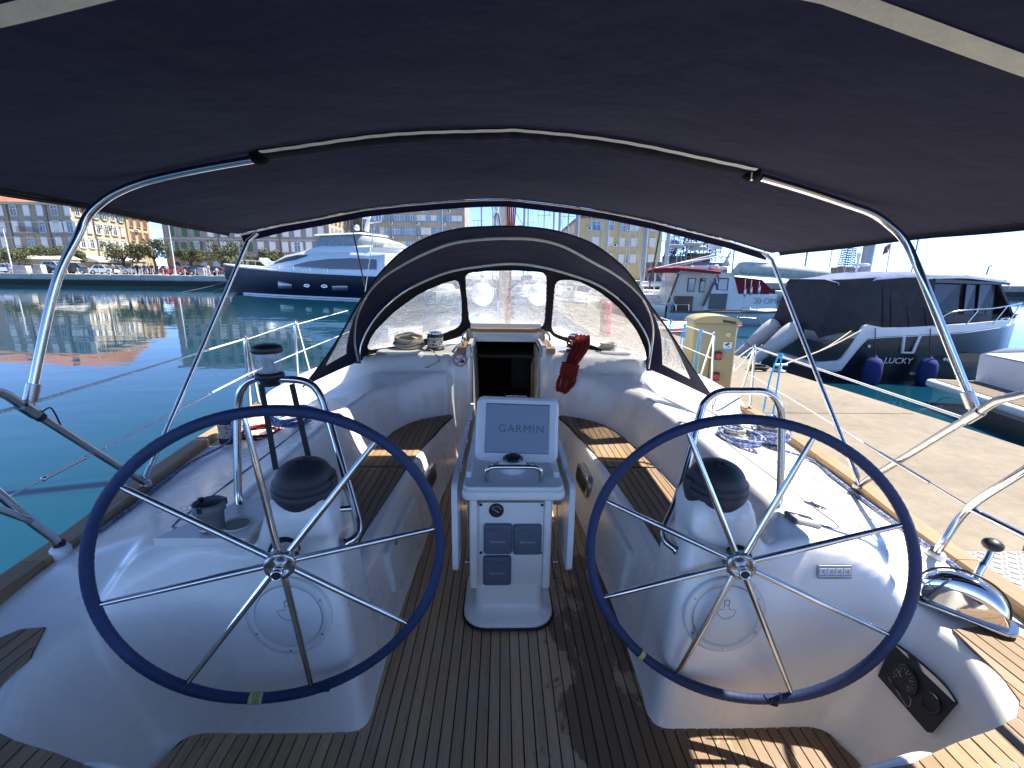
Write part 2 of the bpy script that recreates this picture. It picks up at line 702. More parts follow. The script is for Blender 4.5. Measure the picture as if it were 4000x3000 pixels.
def clip_strip(poly, x0, x1):
    """part of polygon (list of (x,y)) between x0 and x1"""
    for s, lim in ((1, x0), (-1, -x1)):
        o = []
        for i in range(len(poly)):
            a, b = poly[i - 1], poly[i]
            da, db = s * a[0] - lim, s * b[0] - lim
            if (da >= 0) != (db >= 0):
                t = da / (da - db)
                o.append((a[0] + (b[0] - a[0]) * t, a[1] + (b[1] - a[1]) * t))
            if db >= 0:
                o.append(b)
        poly = o
        if len(poly) < 3:
            return []
    return poly


def poly_area(p):
    return abs(sum(p[i - 1][0] * p[i][1] - p[i][0] * p[i - 1][1] for i in range(len(p)))) / 2


def planking(outline, z, pitch, gap, material, parent, name='plank', x_off=0.0, thick=0.008, zf=None, inset=0.0):
    """lay planks running fore and aft inside an outline, each its own object"""
    xs = [p[0] for p in outline]
    k = math.floor((min(xs) - x_off) / pitch)
    made = []
    while x_off + k * pitch < max(xs):
        a = x_off + k * pitch + gap / 2
        b = a + pitch - gap
        k += 1
        pl = clip_strip(outline, a, b)
        if len(pl) < 3 or poly_area(pl) < 0.0006:
            continue
        cln = [pl[0]]
        for q in pl[1:]:
            if (q[0] - cln[-1][0]) ** 2 + (q[1] - cln[-1][1]) ** 2 > 1e-7:
                cln.append(q)
        if len(cln) < 3:
            continue
        mb = MB()
        dz = random.uniform(-0.0006, 0.0006)
        zt = z + dz
        mb.prism(cln, zt - thick, zt)
        made.append(mb.build(name, material, parent))
    return made


def text_mesh(txt, size, name, material, parent, M, o, ext=0.0008, sx=1.0, shear=0.0, align='CENTER', spacing=1.0, bold=0.0):
    cu = bpy.data.curves.new(name, 'FONT')
    cu.body = txt
    cu.size = size
    cu.align_x = align
    cu.align_y = 'CENTER'
    cu.extrude = ext
    cu.shear = shear
    cu.offset = bold
    cu.space_character = spacing
    ob = bpy.data.objects.new(name, cu)
    me = bpy.data.meshes.new_from_object(ob)
    bpy.data.objects.remove(ob)
    bpy.data.curves.remove(cu)
    me.transform(Matrix.Diagonal((sx, 1, 1, 1)))
    me.transform(M.to_4x4())
    me.transform(Matrix.Translation(Vector(o)))
    me.materials.clear()
    me.materials.append(material)
    r_ = bpy.data.objects.new(name, me)
    col.objects.link(r_)
    if parent is not None:
        adopt(r_, parent)
    return r_


def frame_at(nrm, up=(0, 0, 1)):
    """matrix whose z is the normal and whose y leans to up"""
    z = Vector(nrm).normalized()
    x = Vector(up).cross(z).normalized()
    y = z.cross(x)
    return Matrix((x, y, z)).transposed()


def fit(xs, ys, v):
    return np.interp(v, xs, ys)


def sst(e0, e1, x):
    t = np.clip((x - e0) / (e1 - e0), 0, 1)
    return t * t * (3 - 2 * t)

# ================================================================== the yacht we stand on
WATER_Z = -0.75
yacht = thing('sailing_yacht', (0, 2.0, WATER_Z), 'white sailing yacht with teak cockpit floor and seats, seen from its stern', 'sailboat')

RAIL_Y = [-0.5, 0.6, 1.45, 1.85, 2.35, 3.0, 3.5, 4.8, 7.0, 9.0, 10.6, 11.3]
RAIL_A = [1.58, 1.74, 1.84, 1.885, 1.985, 2.07, 2.11, 2.17, 2.05, 1.55, 0.75, 0.1]


def rail_a(y):
    return float(np.interp(y, RAIL_Y, RAIL_A))


def sdf(poly, A, Y):
    d = np.full(A.shape, 1e9)
    ins = np.zeros(A.shape, bool)
    n = len(poly)
    for i in range(n):
        ax, ay = poly[i - 1]
        bx, by = poly[i]
        ex, ey = bx - ax, by - ay
        t = np.clip(((A - ax) * ex + (Y - ay) * ey) / (ex * ex + ey * ey + 1e-12), 0, 1)
        d = np.minimum(d, np.hypot(A - ax - t * ex, Y - ay - t * ey))
        if ay != by:
            c = ((ay > Y) != (by > Y)) & (A < ex * (Y - ay) / (by - ay) + ax)
            ins ^= c
    return np.where(ins, -d, d)


DX = 0.0125
ga = np.arange(0, 2.26, DX)
gy = np.arange(-0.5, 5.2, DX)
A, Yg = np.meshgrid(ga, gy)
# outlines in plan (half boat): aft well floor, sole channel, seat, pedestal
SEAT_IN = ([1.45, 2.07, 2.86, 3.22, 3.7, 4.02], [0.665, 0.655, 0.60, 0.555, 0.485, 0.42])
SEAT_OUT = ([1.45, 2.5, 2.76, 3.16, 3.53, 3.72, 3.87, 3.95, 3.99, 4.01], [1.02, 1.01, 1.0, 0.965, 0.905, 0.83, 0.72, 0.60, 0.48, 0.42])
SOLE_E = ([1.38, 2.0, 2.7, 3.2, 4.1], [0.555, 0.555, 0.53, 0.505, 0.44])
well = [(0, 0.82), (0.45, 0.85), (0.86, 0.935), (1.08, 0.985), (1.18, 1.04), (1.23, 1.13), (1.24, 1.22), (1.225, 1.31), (1.17, 1.37), (1.08, 1.388), (0, 1.388)]
gate = [(0, -0.6), (0.42, -0.6), (0.42, 1.1), (0, 1.1)]
chan = [(0, 1.2)] + [(float(np.interp(y, *SOLE_E)), y) for y in np.linspace(1.38, 4.08, 14)] + [(0, 4.08)]
seat = [(-0.3, 1.5), (0.80, 1.5), (0.86, 1.76), (0.97, 1.80)] + [(a + 0.012, y) for y, a in zip(*SEAT_OUT) if y > 2] + [(0.30, 4.03), (-0.3, 4.05)]
comp = [(-0.3, 4.0), (0.295, 4.0), (0.295, 5.6), (-0.3, 5.6)]
# deck level
z_co = 0.735 - 0.30 * np.clip(A - 1.10, 0, 2) - 0.05 * np.clip(1.16 - A, 0, 1)
z_st = 0.505 + 0 * A
z_high = z_st + (z_co - z_st) * sst(1.18, 1.52, Yg + 0.10 * np.clip(1.3 - A, 0, 0.4) - 0.16 * sst(1.34, 1.46, A))
z_high = np.where(A > 1.55, np.maximum(z_high, 0.50), z_high)
# cabin bulkhead and coachroof forward
z_shelf = 0.80 - 0.20 * sst(1.1, 1.75, A)
fwd = sst(3.75, 4.1, Yg)
z_high = z_high + (np.maximum(z_shelf, z_high) - z_high) * fwd
croof = 0.955 - 0.02 * (A ** 2)
side = sst(1.38, 1.22, A - 0.25 * sst(5.6, 4.1, Yg) + 0.12)
z_high = z_high + (croof - z_high) * side * sst(4.10, 4.155, Yg + 0.03 * A * A)
# seats cut in
d = sdf(seat, A, Yg)
wdt = 0.15 + (0.05 - 0.15) * sst(3.6, 3.98, Yg)
rise = np.clip(d / wdt, 0, 1)
rise = rise ** 1.25
zz = 0.415 + (z_high - 0.415) * rise
# hull of moulding aft: seat only forward of the pedestal
zz = np.where(Yg < 1.5, z_high, zz)
# pedestal
ped_poly = [(0.635, 1.455), (0.855, 1.41), (0.875, 1.66), (0.655, 1.68)]
dp = sdf(ped_poly, A, Yg)
pw = np.where(Yg < 1.46, 0.045, 0.13)
zz = np.maximum(zz, 0.885 * (1 - np.clip(dp / pw, 0, 1) ** 1.15))
# shaped blister outboard of the pedestal
# walls down to the floor
dc = sdf(chan, A, Yg)
dw = sdf(well, A, Yg)
dg = sdf(gate, A, Yg)
ww = 0.05 + (0.10 + 0.06 * sst(1.06, 1.22, Yg)) * sst(0.98, 1.22, A) * sst(1.47, 1.36, Yg)
up_c = np.clip(dc / 0.075, 0, 1) ** 0.8
up_w = np.clip(dw / ww, 0, 1)
up_w = up_w ** 1.25
up_g = np.clip(dg / 0.04, 0, 1)
lip = 0.014 * np.exp(-((dw - ww - 0.022) / 0.022) ** 2) * sst(1.30, 1.18, Yg) * sst(1.46, 1.42, A)
zz = zz + lip
zz = (zz + 0.012) * np.minimum(np.minimum(up_c, up_w), up_g) - 0.012
dcmp = sdf(comp, A, Yg)
zz = np.where(dcmp < 0.0, -0.5, zz)


def blur(a, s):
    k = np.exp(-0.5 * (np.arange(-6, 7) / s) ** 2)
    k /= k.sum()
    for ax in (0, 1):
        p = np.pad(a, [(6, 6) if i == ax else (0, 0) for i in (0, 1)], mode='edge' if ax == 0 else 'reflect')
        a = sum(k[i] * np.take(p, np.arange(i, i + a.shape[ax]), axis=ax) for i in range(13))
    return a


keep = zz.copy()
zz = blur(zz, 1.55)
cm = np.abs(dcmp) < 0.02
ny, na = zz.shape
ra = np.interp(gy, RAIL_Y, RAIL_A)
Acl = np.minimum(A, ra[:, None])


def field(a, y):
    """deck height at a half-breadth and station"""
    i = min(ny - 1, max(0, int(round((y + 0.5) / DX))))
    k = min(na - 1, max(0, int(round(abs(a) / DX))))
    return float(zz[i, k])


def height_mesh(name, sgn):
    vv = np.stack([sgn * Acl, Yg, zz], -1).reshape(-1, 3)
    idx = np.arange(ny * na).reshape(ny, na)
    q = np.stack([idx[:-1, :-1], idx[:-1, 1:], idx[1:, 1:], idx[1:, :-1]], -1).reshape(-1, 4)
    inner = (A[:-1, :-1] < ra[:-1, None]).reshape(-1)
    hole = ((dcmp[:-1, :-1] < -0.0) & (dcmp[1:, 1:] < -0.0)).reshape(-1)
    q = q[inner & ~hole]
    if sgn < 0:
        q = q[:, ::-1]
    return vv, q


v1, q1 = height_mesh('a', 1)
v2, q2 = height_mesh('b', -1)
me = bpy.data.meshes.new('deck_moulding')
V = np.concatenate([v1, v2])
Q = np.concatenate([q1, q2 + len(v1)])
me.vertices.add(len(V))
me.vertices.foreach_set('co', V.astype(np.float32).ravel())
me.loops.add(Q.size)
me.loops.foreach_set('vertex_index', Q.astype(np.int32).ravel())
me.polygons.add(len(Q))
me.polygons.foreach_set('loop_start', np.arange(0, Q.size, 4, dtype=np.int32))
me.polygons.foreach_set('loop_total', np.full(len(Q), 4, dtype=np.int32))
me.polygons.foreach_set('use_smooth', np.ones(len(Q), bool))
me.update(calc_edges=True)
me.validate()
me.materials.append(GEL)
deck = bpy.data.objects.new('deck_moulding', me)
col.objects.link(deck)
adopt(deck, yacht)

# forward deck and coachroof beyond the fine moulding
mb = MB()
rows = []
for y in (5.18, 5.8, 6.5, 7.4, 8.4, 9.4, 10.4, 11.2):
    ra_ = rail_a(y)
    cr = max(0.0, 1 - (y - 5.0) / 4.6)
    cw = min(1.2, ra_ * 0.55)
    zt = 0.60 + 0.355 * (cr ** 0.5)
    prof = [(0, zt + 0.02), (cw * 0.6, zt), (cw * 0.92, zt - 0.03), (cw + 0.1, 0.60), (ra_ * 0.9, 0.53), (ra_, 0.50)]
    prof = [(min(a, ra_), z) for a, z in prof]
    rows.append([(-a, y, z) for a, z in prof[::-1]] + [(a, y, z) for a, z in prof[1:]])
mb.grid(rows)
mb.build('foredeck', GEL, yacht)
# hull sides and transom
mb = MB()
for s in (-1, 1):
    rows = []
    for y in np.linspace(-0.5, 11.3, 40):
        a = rail_a(y)
        rows.append([(s * (a + 0.005), y, 0.50), (s * (a + 0.012), y, 0.1), (s * a * 0.985, y, -0.35), (s * a * 0.93, y, -0.8), (s * a * 0.6, y, -1.2)])
    mb.grid(rows)
mb.build('hull', GEL, yacht)

# ---- teak toe rail, in lengths
for s in (-1, 1):
    ys = [-0.5, 0.35, 1.62, 2.75, 4.1, 5.6, 7.2, 9.0, 10.9]
    for y0, y1 in zip(ys, ys[1:]):
        mb = MB()
        rows = []
        for y in np.linspace(y0 + 0.0015, y1 - 0.0015, 12):
            a = rail_a(y)
            wdr = 0.052
            zt = 0.548
            rows.append([(s * (a - wdr), y, 0.47), (s * (a - wdr), y, zt - 0.01), (s * (a - wdr + 0.01), y, zt), (s * (a + wdr * 0.9), y, zt - 0.004), (s * (a + wdr), y, zt - 0.014), (s * (a + wdr), y, 0.44)])
        mb.grid(rows, smooth=False)
        for e in (0, -1):
            o = [Vector(p) for p in rows[e]]
            mb.add(o, [tuple(range(6))], False)
        mb.build('toe_rail', TEAKR, yacht)

# ---- sole: caulk bed plus planks
PITCH_P = 0.0434


def edge_a(y):
    return float(np.interp(y, *SOLE_E))


aft_l = [(-1.19, 1.0), (-1.215, 1.1), (-1.215, 1.25), (-1.19, 1.345), (-1.15, 1.372), (-0.62, 1.376), (-0.575, 1.40), (-0.555, 1.46)]
fore_l = [(-edge_a(y) + 0.012, y) for y in (1.6, 2.0, 2.7, 3.2, 4.07)]
left = [(-0.43, -0.3), (-0.43, 0.86), (-0.86, 0.945), (-1.08, 1.0)] + aft_l[1:] + fore_l
sole_poly = left + [(-x, y) for x, y in left[::-1]]
bed = MB()
bed.prism(sole_poly, -0.02, 0.0005)
bed_o = bed.build('sole_bed', CAULK, yacht)


def big_poly(p):
    return p


# cut the sole outline round the table foot is not needed: the foot stands on the planks
# aft wide part and the long channel are laid separately so that strips stay simple
half_aft = [p for p in sole_poly]
for x in []:
    pass
chan_poly = [(-0.535, 1.40)] + [(-edge_a(y) + 0.014, y) for y in (1.6, 2.0, 2.7, 3.2, 4.06)] + [(edge_a(y) - 0.014, y) for y in (4.06, 3.2, 2.7, 2.0, 1.6)] + [(0.535, 1.40)]
k = -30
while k < 30:
    xa = k * PITCH_P + 0.0025 + 0.003
    xb = xa + PITCH_P - 0.005
    k += 1
    xm = (xa + xb) / 2
    if abs(xm) > 1.205:
        continue
    # aft end
    if abs(xm) < 0.42:
        y0 = -0.3
    elif abs(xm) < 0.95:
        y0 = 0.875 + 0.17 * (abs(xm) - 0.42)
    else:
        y0 = 0.965 + 0.28 * (abs(xm) - 0.95)
    # forward end: along the pedestal plinth or the seat front
    ax = abs(xm)
    if ax > 0.60:
        y1 = lambda q: float(np.interp(abs(q), [0.60, 0.64, 1.15, 1.19, 1.215], [1.378, 1.372, 1.369, 1.345, 1.25]))
    elif ax > 0.42:
        yy = np.linspace(1.45, 4.07, 40)
        ee = np.array([edge_a(q) - 0.012 for q in yy])

        def y1(q):
            q = abs(q)
            ok = yy[ee > q]
            if len(ok) == 0:
                return float(np.interp(q, [0.543, 0.56, 0.60], [1.47, 1.415, 1.38]))
            return float(ok.max())
    else:
        y1 = lambda q: 4.07
    mb = MB()
    dz = random.uniform(-0.0005, 0.0005)
    mb.prism([(xa, y0), (xb, y0), (xb, y1(xb)), (xa, y1(xa))], -0.004, 0.0055 + dz)
    mb.build('sole_plank', TEAKW, yacht)

# ---- seat teak
for s in (-1, 1):
    outl = [(a + 0.055, y) for y, a in zip(*SEAT_IN) if y < 4.0]
    outl = [(float(np.interp(1.72, *SEAT_IN)) + 0.05, 1.72), (float(np.interp(2.07, *SEAT_IN)) + 0.05, 2.07), (0.65, 2.86), (0.605, 3.22), (0.535, 3.7), (0.475, 3.965)]
    back = [(0.50, 3.985), (0.60, 3.945), (0.72, 3.865), (0.83, 3.715), (0.90, 3.53), (0.96, 3.16), (0.995, 2.76), (1.005, 2.5), (1.01, 1.72)]
    poly = outl + back
    for y_a, y_b in ((1.6, 2.815), (2.825, 4.1)):
        # fore and aft halves with the locker joint between them
        pl = [(p[1], p[0]) for p in poly]
        pl = clip_strip(pl, y_a, y_b)
        pl = [(s * p[1], p[0]) for p in pl]
        b = MB()
        b.prism(pl, 0.395, 0.4165)
        b.build('seat_bed', CAULK, yacht)
        cx = sum(p[0] for p in pl) / len(pl)
        ins = [(cx + (p[0] - cx) * 0.985, p[1]) for p in pl]
        y_lo, y_hi = min(p[1] for p in ins), max(p[1] for p in ins)
        ins = [(p[0], min(max(p[1], y_lo + 0.006), y_hi - 0.006)) for p in ins]
        planking(ins, 0.4225, 0.0445, 0.005, TEAK, yacht, 'seat_plank', x_off=0.003)

# ---- stern deck teak either side
rim = [(1.479, 1.288), (1.463, 1.2), (1.448, 1.104), (1.412, 1.02), (1.345, 0.971), (1.241, 0.935), (1.111, 0.903), (0.94, 0.851), (0.56, 0.80)]
for s in (-1, 1):
    poly = rim + [(0.52, -0.4), (1.52, -0.4), (1.60, 0.3), (1.66, 0.9), (1.70, 1.25), (1.60, 1.30)]
    if s < 0:
        poly = rim[1:] + [(0.52, -0.4), (1.52, -0.4), (1.60, 0.3), (1.66, 0.9), (1.69, 1.2), (1.60, 1.31), (1.53, 1.318)]
    pl = [(s * x, y) for x, y in poly]
    b = MB()
    b.prism(pl, 0.49, 0.5085)
    b.build('stern_deck_bed', CAULK, yacht)
    cx, cy = sum(p[0] for p in pl) / len(pl), sum(p[1] for p in pl) / len(pl)
    ins = [(cx + (p[0] - cx) * 0.985, cy + (p[1] - cy) * 0.985) for p in pl]
    planking(ins, 0.5135, 0.046, 0.005, TEAK, yacht, 'stern_plank', x_off=s * 0.012)

# ---- seat front details: dark portlights, panels, locker joint
for s in (-1, 1):
    def front(y, z):
        base = float(np.interp(y, *SOLE_E))
        top = float(np.interp(y, *SEAT_IN))
        return Vector((s * (base + (top - base) * (z / 0.42) * 0.55 + 0.012), y, z))
    # portlight in the seat front
    y0, y1 = 2.86, 3.14
    cen = front(3.0, 0.25)
    tang = (front(y1, 0.25) - front(y0, 0.25)).normalized()
    upv = (front(3.0, 0.36) - front(3.0, 0.14)).normalized()
    nrm = tang.cross(upv) * (-s)
    nrm = nrm.normalized()
    if nrm.x * s > 0:
        nrm = -nrm
    M = Matrix((tang, upv, nrm)).transposed()
    pf = MB()
    pf.rbox(cen + nrm * 0.002, (0.33, 0.155, 0.045), 0.06, 5, M)
    pl_ = pf.build('portlight', STEELD, yacht)
    pg = MB()
    pg.rbox(cen + nrm * 0.0165, (0.275, 0.105, 0.02), 0.045, 5, M)
    pg.build('pane', DGLASS, pl_)
    # raised panel on the front
    for yc, ln in ((2.30, 0.62),):
        c2 = front(yc, 0.215)
        t2 = (front(yc + 0.3, 0.215) - front(yc - 0.3, 0.215)).normalized()
        u2 = (front(yc, 0.34) - front(yc, 0.10)).normalized()
        n2 = t2.cross(u2).normalized()
        if n2.x * s > 0:
            n2 = -n2
        M2 = Matrix((t2, u2, n2)).transposed()
        b = MB()
        b.rbox(c2 + n2 * 0.004, (ln, 0.24, 0.05), 0.03, 4, M2)
        b.build('locker_panel', GEL2, yacht)
    if s < 0:
        c3 = front(2.1, 0.33)
        b = MB()
        b.rbox(c3 + Vector((0.035, 0, 0.0)), (0.012, 0.02, 0.035), 0.004, 2)
        b.tube([c3 + Vector((0.042, 0, 0.006)), c3 + Vector((0.052, 0.0, -0.012))], 0.005, 6)
        b.build('latch', STEEL, yacht)

# ---- coaming locker seams and hinges
for s in (-1, 1):
    b = MB()
    pts = []
    for y in np.linspace(1.72, 3.35, 30):
        a = 1.36 + 0.02 * math.sin(y * 2)
        pts.append((s * a, y, field(a, y) + 0.0005))
    b.tube(pts, 0.0045, 6)
    a0 = 1.36
    pts = [(s * (1.36 + 0.02 * math.sin(3.44)), 1.72), (s * 1.33, 1.66), (s * 1.25, 1.63), (s * 1.12, 1.63)]
    b.tube([(x, y, field(x, y) + 0.0005) for x, y in catmull([(p[0], p[1], 0) for p in pts], 6) and [(q.x, q.y) for q in catmull([(p[0], p[1], 0) for p in pts], 6)]], 0.0045, 6)
    b.build('locker_seam', GREYC, yacht)
    h = MB()
    hc = Vector((s * 1.37, 1.86, 0))
    hc.z = field(1.37, 1.86) + 0.004
    M = frame_at((s * 0.28, 0, 1), (0, 1, 0))
    ov = [(0.055 * math.cos(a), 0.03 * math.sin(a)) for a in np.linspace(0, 2 * math.pi, 24, endpoint=False)]
    h.prism(ov, 0, 0.004, M, hc)
    h.tube([hc + M @ Vector((0, -0.03, 0.006)), hc + M @ Vector((0, 0.03, 0.006))], 0.005, 8)
    ho = h.build('locker_hinge', STEEL, yacht)
    for dx in (-0.035, 0.035):
        b = MB()
        b.lathe([(0.005, 0), (0.005, 0.0015)], hc + M @ Vector((dx, 0.008, 0.0035)), M @ Vector((0, 0, 1)), 8)
        b.lathe([(0.005, 0), (0.005, 0.0015)], hc + M @ Vector((dx, -0.012, 0.0035)), M @ Vector((0, 0, 1)), 8)
        b.build('screw', STEELD, ho)

# ---- companionway: frame, slides, teak trim, cabin inside
for s in (-1, 1):
    b = MB()
    b.box((s * 0.315, 4.085, 0.46), (0.03, 0.05, 0.96))
    b.box((s * 0.335, 4.3, 0.985), (0.035, 0.55, 0.10))
    b.build('companionway_frame', GEL2, yacht)
    b = MB()
    b.box((s * 0.302, 4.35, 1.0), (0.02, 0.62, 0.03))
    b.box((s * 0.3, 4.055, 0.5), (0.008, 0.012, 1.0))
    b.build('slide_rail', STEEL, yacht)
b = MB()
b.box((0, 4.62, 1.055), (0.66, 0.05, 0.09))
b.build('hatch_front', GEL2, yacht)
b = MB()
b.box((0, 4.592, 1.045), (0.52, 0.012, 0.035))
for x in (-0.2, 0, 0.2):
    b.lathe([(0.006, 0), (0.006, 0.003)], (x, 4.586, 1.045), (0, -1, 0), 8)
b.build('hatch_strip', STEELW, yacht)
b = MB()
b.prism([(-0.36, 4.60), (0.36, 4.60), (0.30, 4.70), (-0.30, 4.70)], 1.10, 1.128)
b.box((0, 4.585, 1.112), (0.62, 0.03, 0.034))
b.build('hatch_trim', TEAKX, yacht)
b = MB()
b.box((0, 5.0, 1.045), (0.78, 0.62, 0.12))
b.box((0, 4.75, 1.13), (0.72, 0.05, 0.07))
b.build('sliding_hatch', GEL2, yacht)
for s in (-1, 1):
    b = MB()
    b.prism([(s * 0.325, 4.13), (s * 0.445, 4.13), (s * 0.43, 4.78), (s * 0.325, 4.78)], 0.955, 1.005)
    b.build('hatch_side_board', TEAKX, yacht)
    g = MB()
    pts = [(s * 0.40, 4.22, 1.0), (s * 0.40, 4.22, 1.07), (s * 0.40, 4.24, 1.095), (s * 0.40, 4.30, 1.105), (s * 0.395, 4.62, 1.105), (s * 0.395, 4.66, 1.09), (s * 0.395, 4.67, 1.0)]
    g.tube(catmull(pts, 5), 0.011, 8)
    g.build('hatch_handle', STEEL, yacht)
# cabin inside
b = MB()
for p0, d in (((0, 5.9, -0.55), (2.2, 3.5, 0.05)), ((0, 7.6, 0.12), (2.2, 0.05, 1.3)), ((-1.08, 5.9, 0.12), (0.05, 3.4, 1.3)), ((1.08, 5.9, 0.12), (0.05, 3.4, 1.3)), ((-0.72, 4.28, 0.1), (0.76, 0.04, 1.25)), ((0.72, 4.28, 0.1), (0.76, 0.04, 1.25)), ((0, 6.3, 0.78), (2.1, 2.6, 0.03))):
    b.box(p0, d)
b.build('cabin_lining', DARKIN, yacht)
b = MB()
b.rbox((0.24, 6.1, -0.02), (0.5, 0.8, 0.06), 0.05, 3)
b.box((0.24, 6.1, -0.3), (0.07, 0.1, 0.5))
b.build('cabin_table', WOODIN, yacht)
b = MB()
b.rbox((0.55, 6.9, 0.22), (0.9, 0.2, 0.62), 0.08, 3)
b.build('cabin_cushion', CUSH, yacht)
b = MB()
b.rbox((-0.33, 5.2, -0.05), (0.26, 0.4, 0.5), 0.1, 3)
b.build('cabin_cushion', CUSH, yacht)
b = MB()
b.tube([(0.275, 4.62, 0.35), (0.275, 4.60, 0.5), (0.275, 4.60, 0.72), (0.275, 4.62, 0.78)], 0.016, 8)
b.build('cabin_handrail', WOODIN, yacht)

# ---- warning sticker, port side of the companionway
STK_R = mat('sticker_red', (0.55, 0.03, 0.05), 0.4, 0, 0.1, 30)
STK_W = mat('sticker_white', (0.72, 0.72, 0.71), 0.4, 0, 0.05, 30)
INK = mat('black_ink', (0.012, 0.012, 0.014), 0.5, 0, 0.2, 30)
Mst = frame_at((0, -1, 0.04))
stc = aty(1798, 1405, 4.09)
stc.y = 4.072
b = MB()
b.lathe([(0.062, 0), (0.062, 0.001)], stc, (0, -1, 0.04), 36)
stk = b.build('no_shoes_sticker', STK_W, yacht)
b = MB()
ring = []
for rr in (0.060, 0.049):
    ring.append([stc + Mst @ Vector((rr * math.cos(a), rr * math.sin(a), 0.002)) for a in np.linspace(0, 2 * math.pi, 48, endpoint=False)])
b.grid(ring, False, True)
b.bar(stc + Mst @ Vector((-0.034, -0.038, 0.0027)), stc + Mst @ Vector((0.034, 0.038, 0.0027)), 0.009, 0.001, Mst @ Vector((0, 0, 1)))
b.build('red_bar_ring', STK_R, stk)
b = MB()
b.prism([(-0.043, 0.028), (-0.036, 0.022), (-0.022, 0.010), (-0.008, 0.010), (-0.012, 0.005), (-0.026, 0.004), (-0.034, 0.012), (-0.036, 0.004), (-0.038, 0.004), (-0.038, 0.018)], 0.002, 0.0028, Mst, stc)
b.prism([(0.004, -0.008), (0.012, -0.004), (0.014, 0.004), (0.026, 0.008), (0.034, 0.002), (0.036, -0.012), (0.042, -0.018), (0.042, -0.026), (-0.004, -0.026), (-0.004, -0.018)], 0.002, 0.0028, Mst, stc)
b.build('shoe_print', INK, stk)

# ---- helm pedestal fittings (compass cover, guard rail, inspection hatch)
def hit_px(x, y):
    """first point where a pixel's ray meets the moulding"""
    d_ = ray(x, y)
    for k_ in range(3000):
        p = CAM + d_ * (0.6 + k_ * 0.0015)
        if p.z <= field(p.x, p.y):
            break
    return p


WHEELS = {-1: dict(c=(-0.745, 1.317, 0.744), tilt=0.002, toe=-0.251, off=6.0), 1: dict(c=(0.780, 1.379, 0.6945), tilt=0.081, toe=-0.263, off=25.0)}
HATCHM = mat('inspection_hatch', (0.70, 0.71, 0.68), 0.42, 0, 0.05, 10)
HSEAM = mat('hatch_seam', (0.10, 0.10, 0.11), 0.6, 0, 0.1, 10)


def ped_axes(s):
    wv = WHEELS[s]
    a = s * wv['toe']
    Rz = Matrix.Rotation(a, 3, 'Z')
    t = wv['tilt']
    u = Rz @ Vector((1, 0, 0))
    v = Rz @ Vector((0, math.sin(t), math.cos(t)))
    n = Rz @ Vector((0, -math.cos(t), math.sin(t)))
    return Vector(wv['c']), u, v, n


def face_y(a, z):
    """station where the aft pedestal face reaches height z"""
    k = int(round(abs(a) / DX))
    colz = zz[:, k]
    i0 = int((1.36 + 0.5) / DX)
    for i in range(i0, i0 + 30):
        if colz[i] >= z:
            t = (z - colz[i - 1]) / max(1e-6, colz[i] - colz[i - 1])
            return float(gy[i - 1] + DX * t)
    return float(gy[i0 + 12])


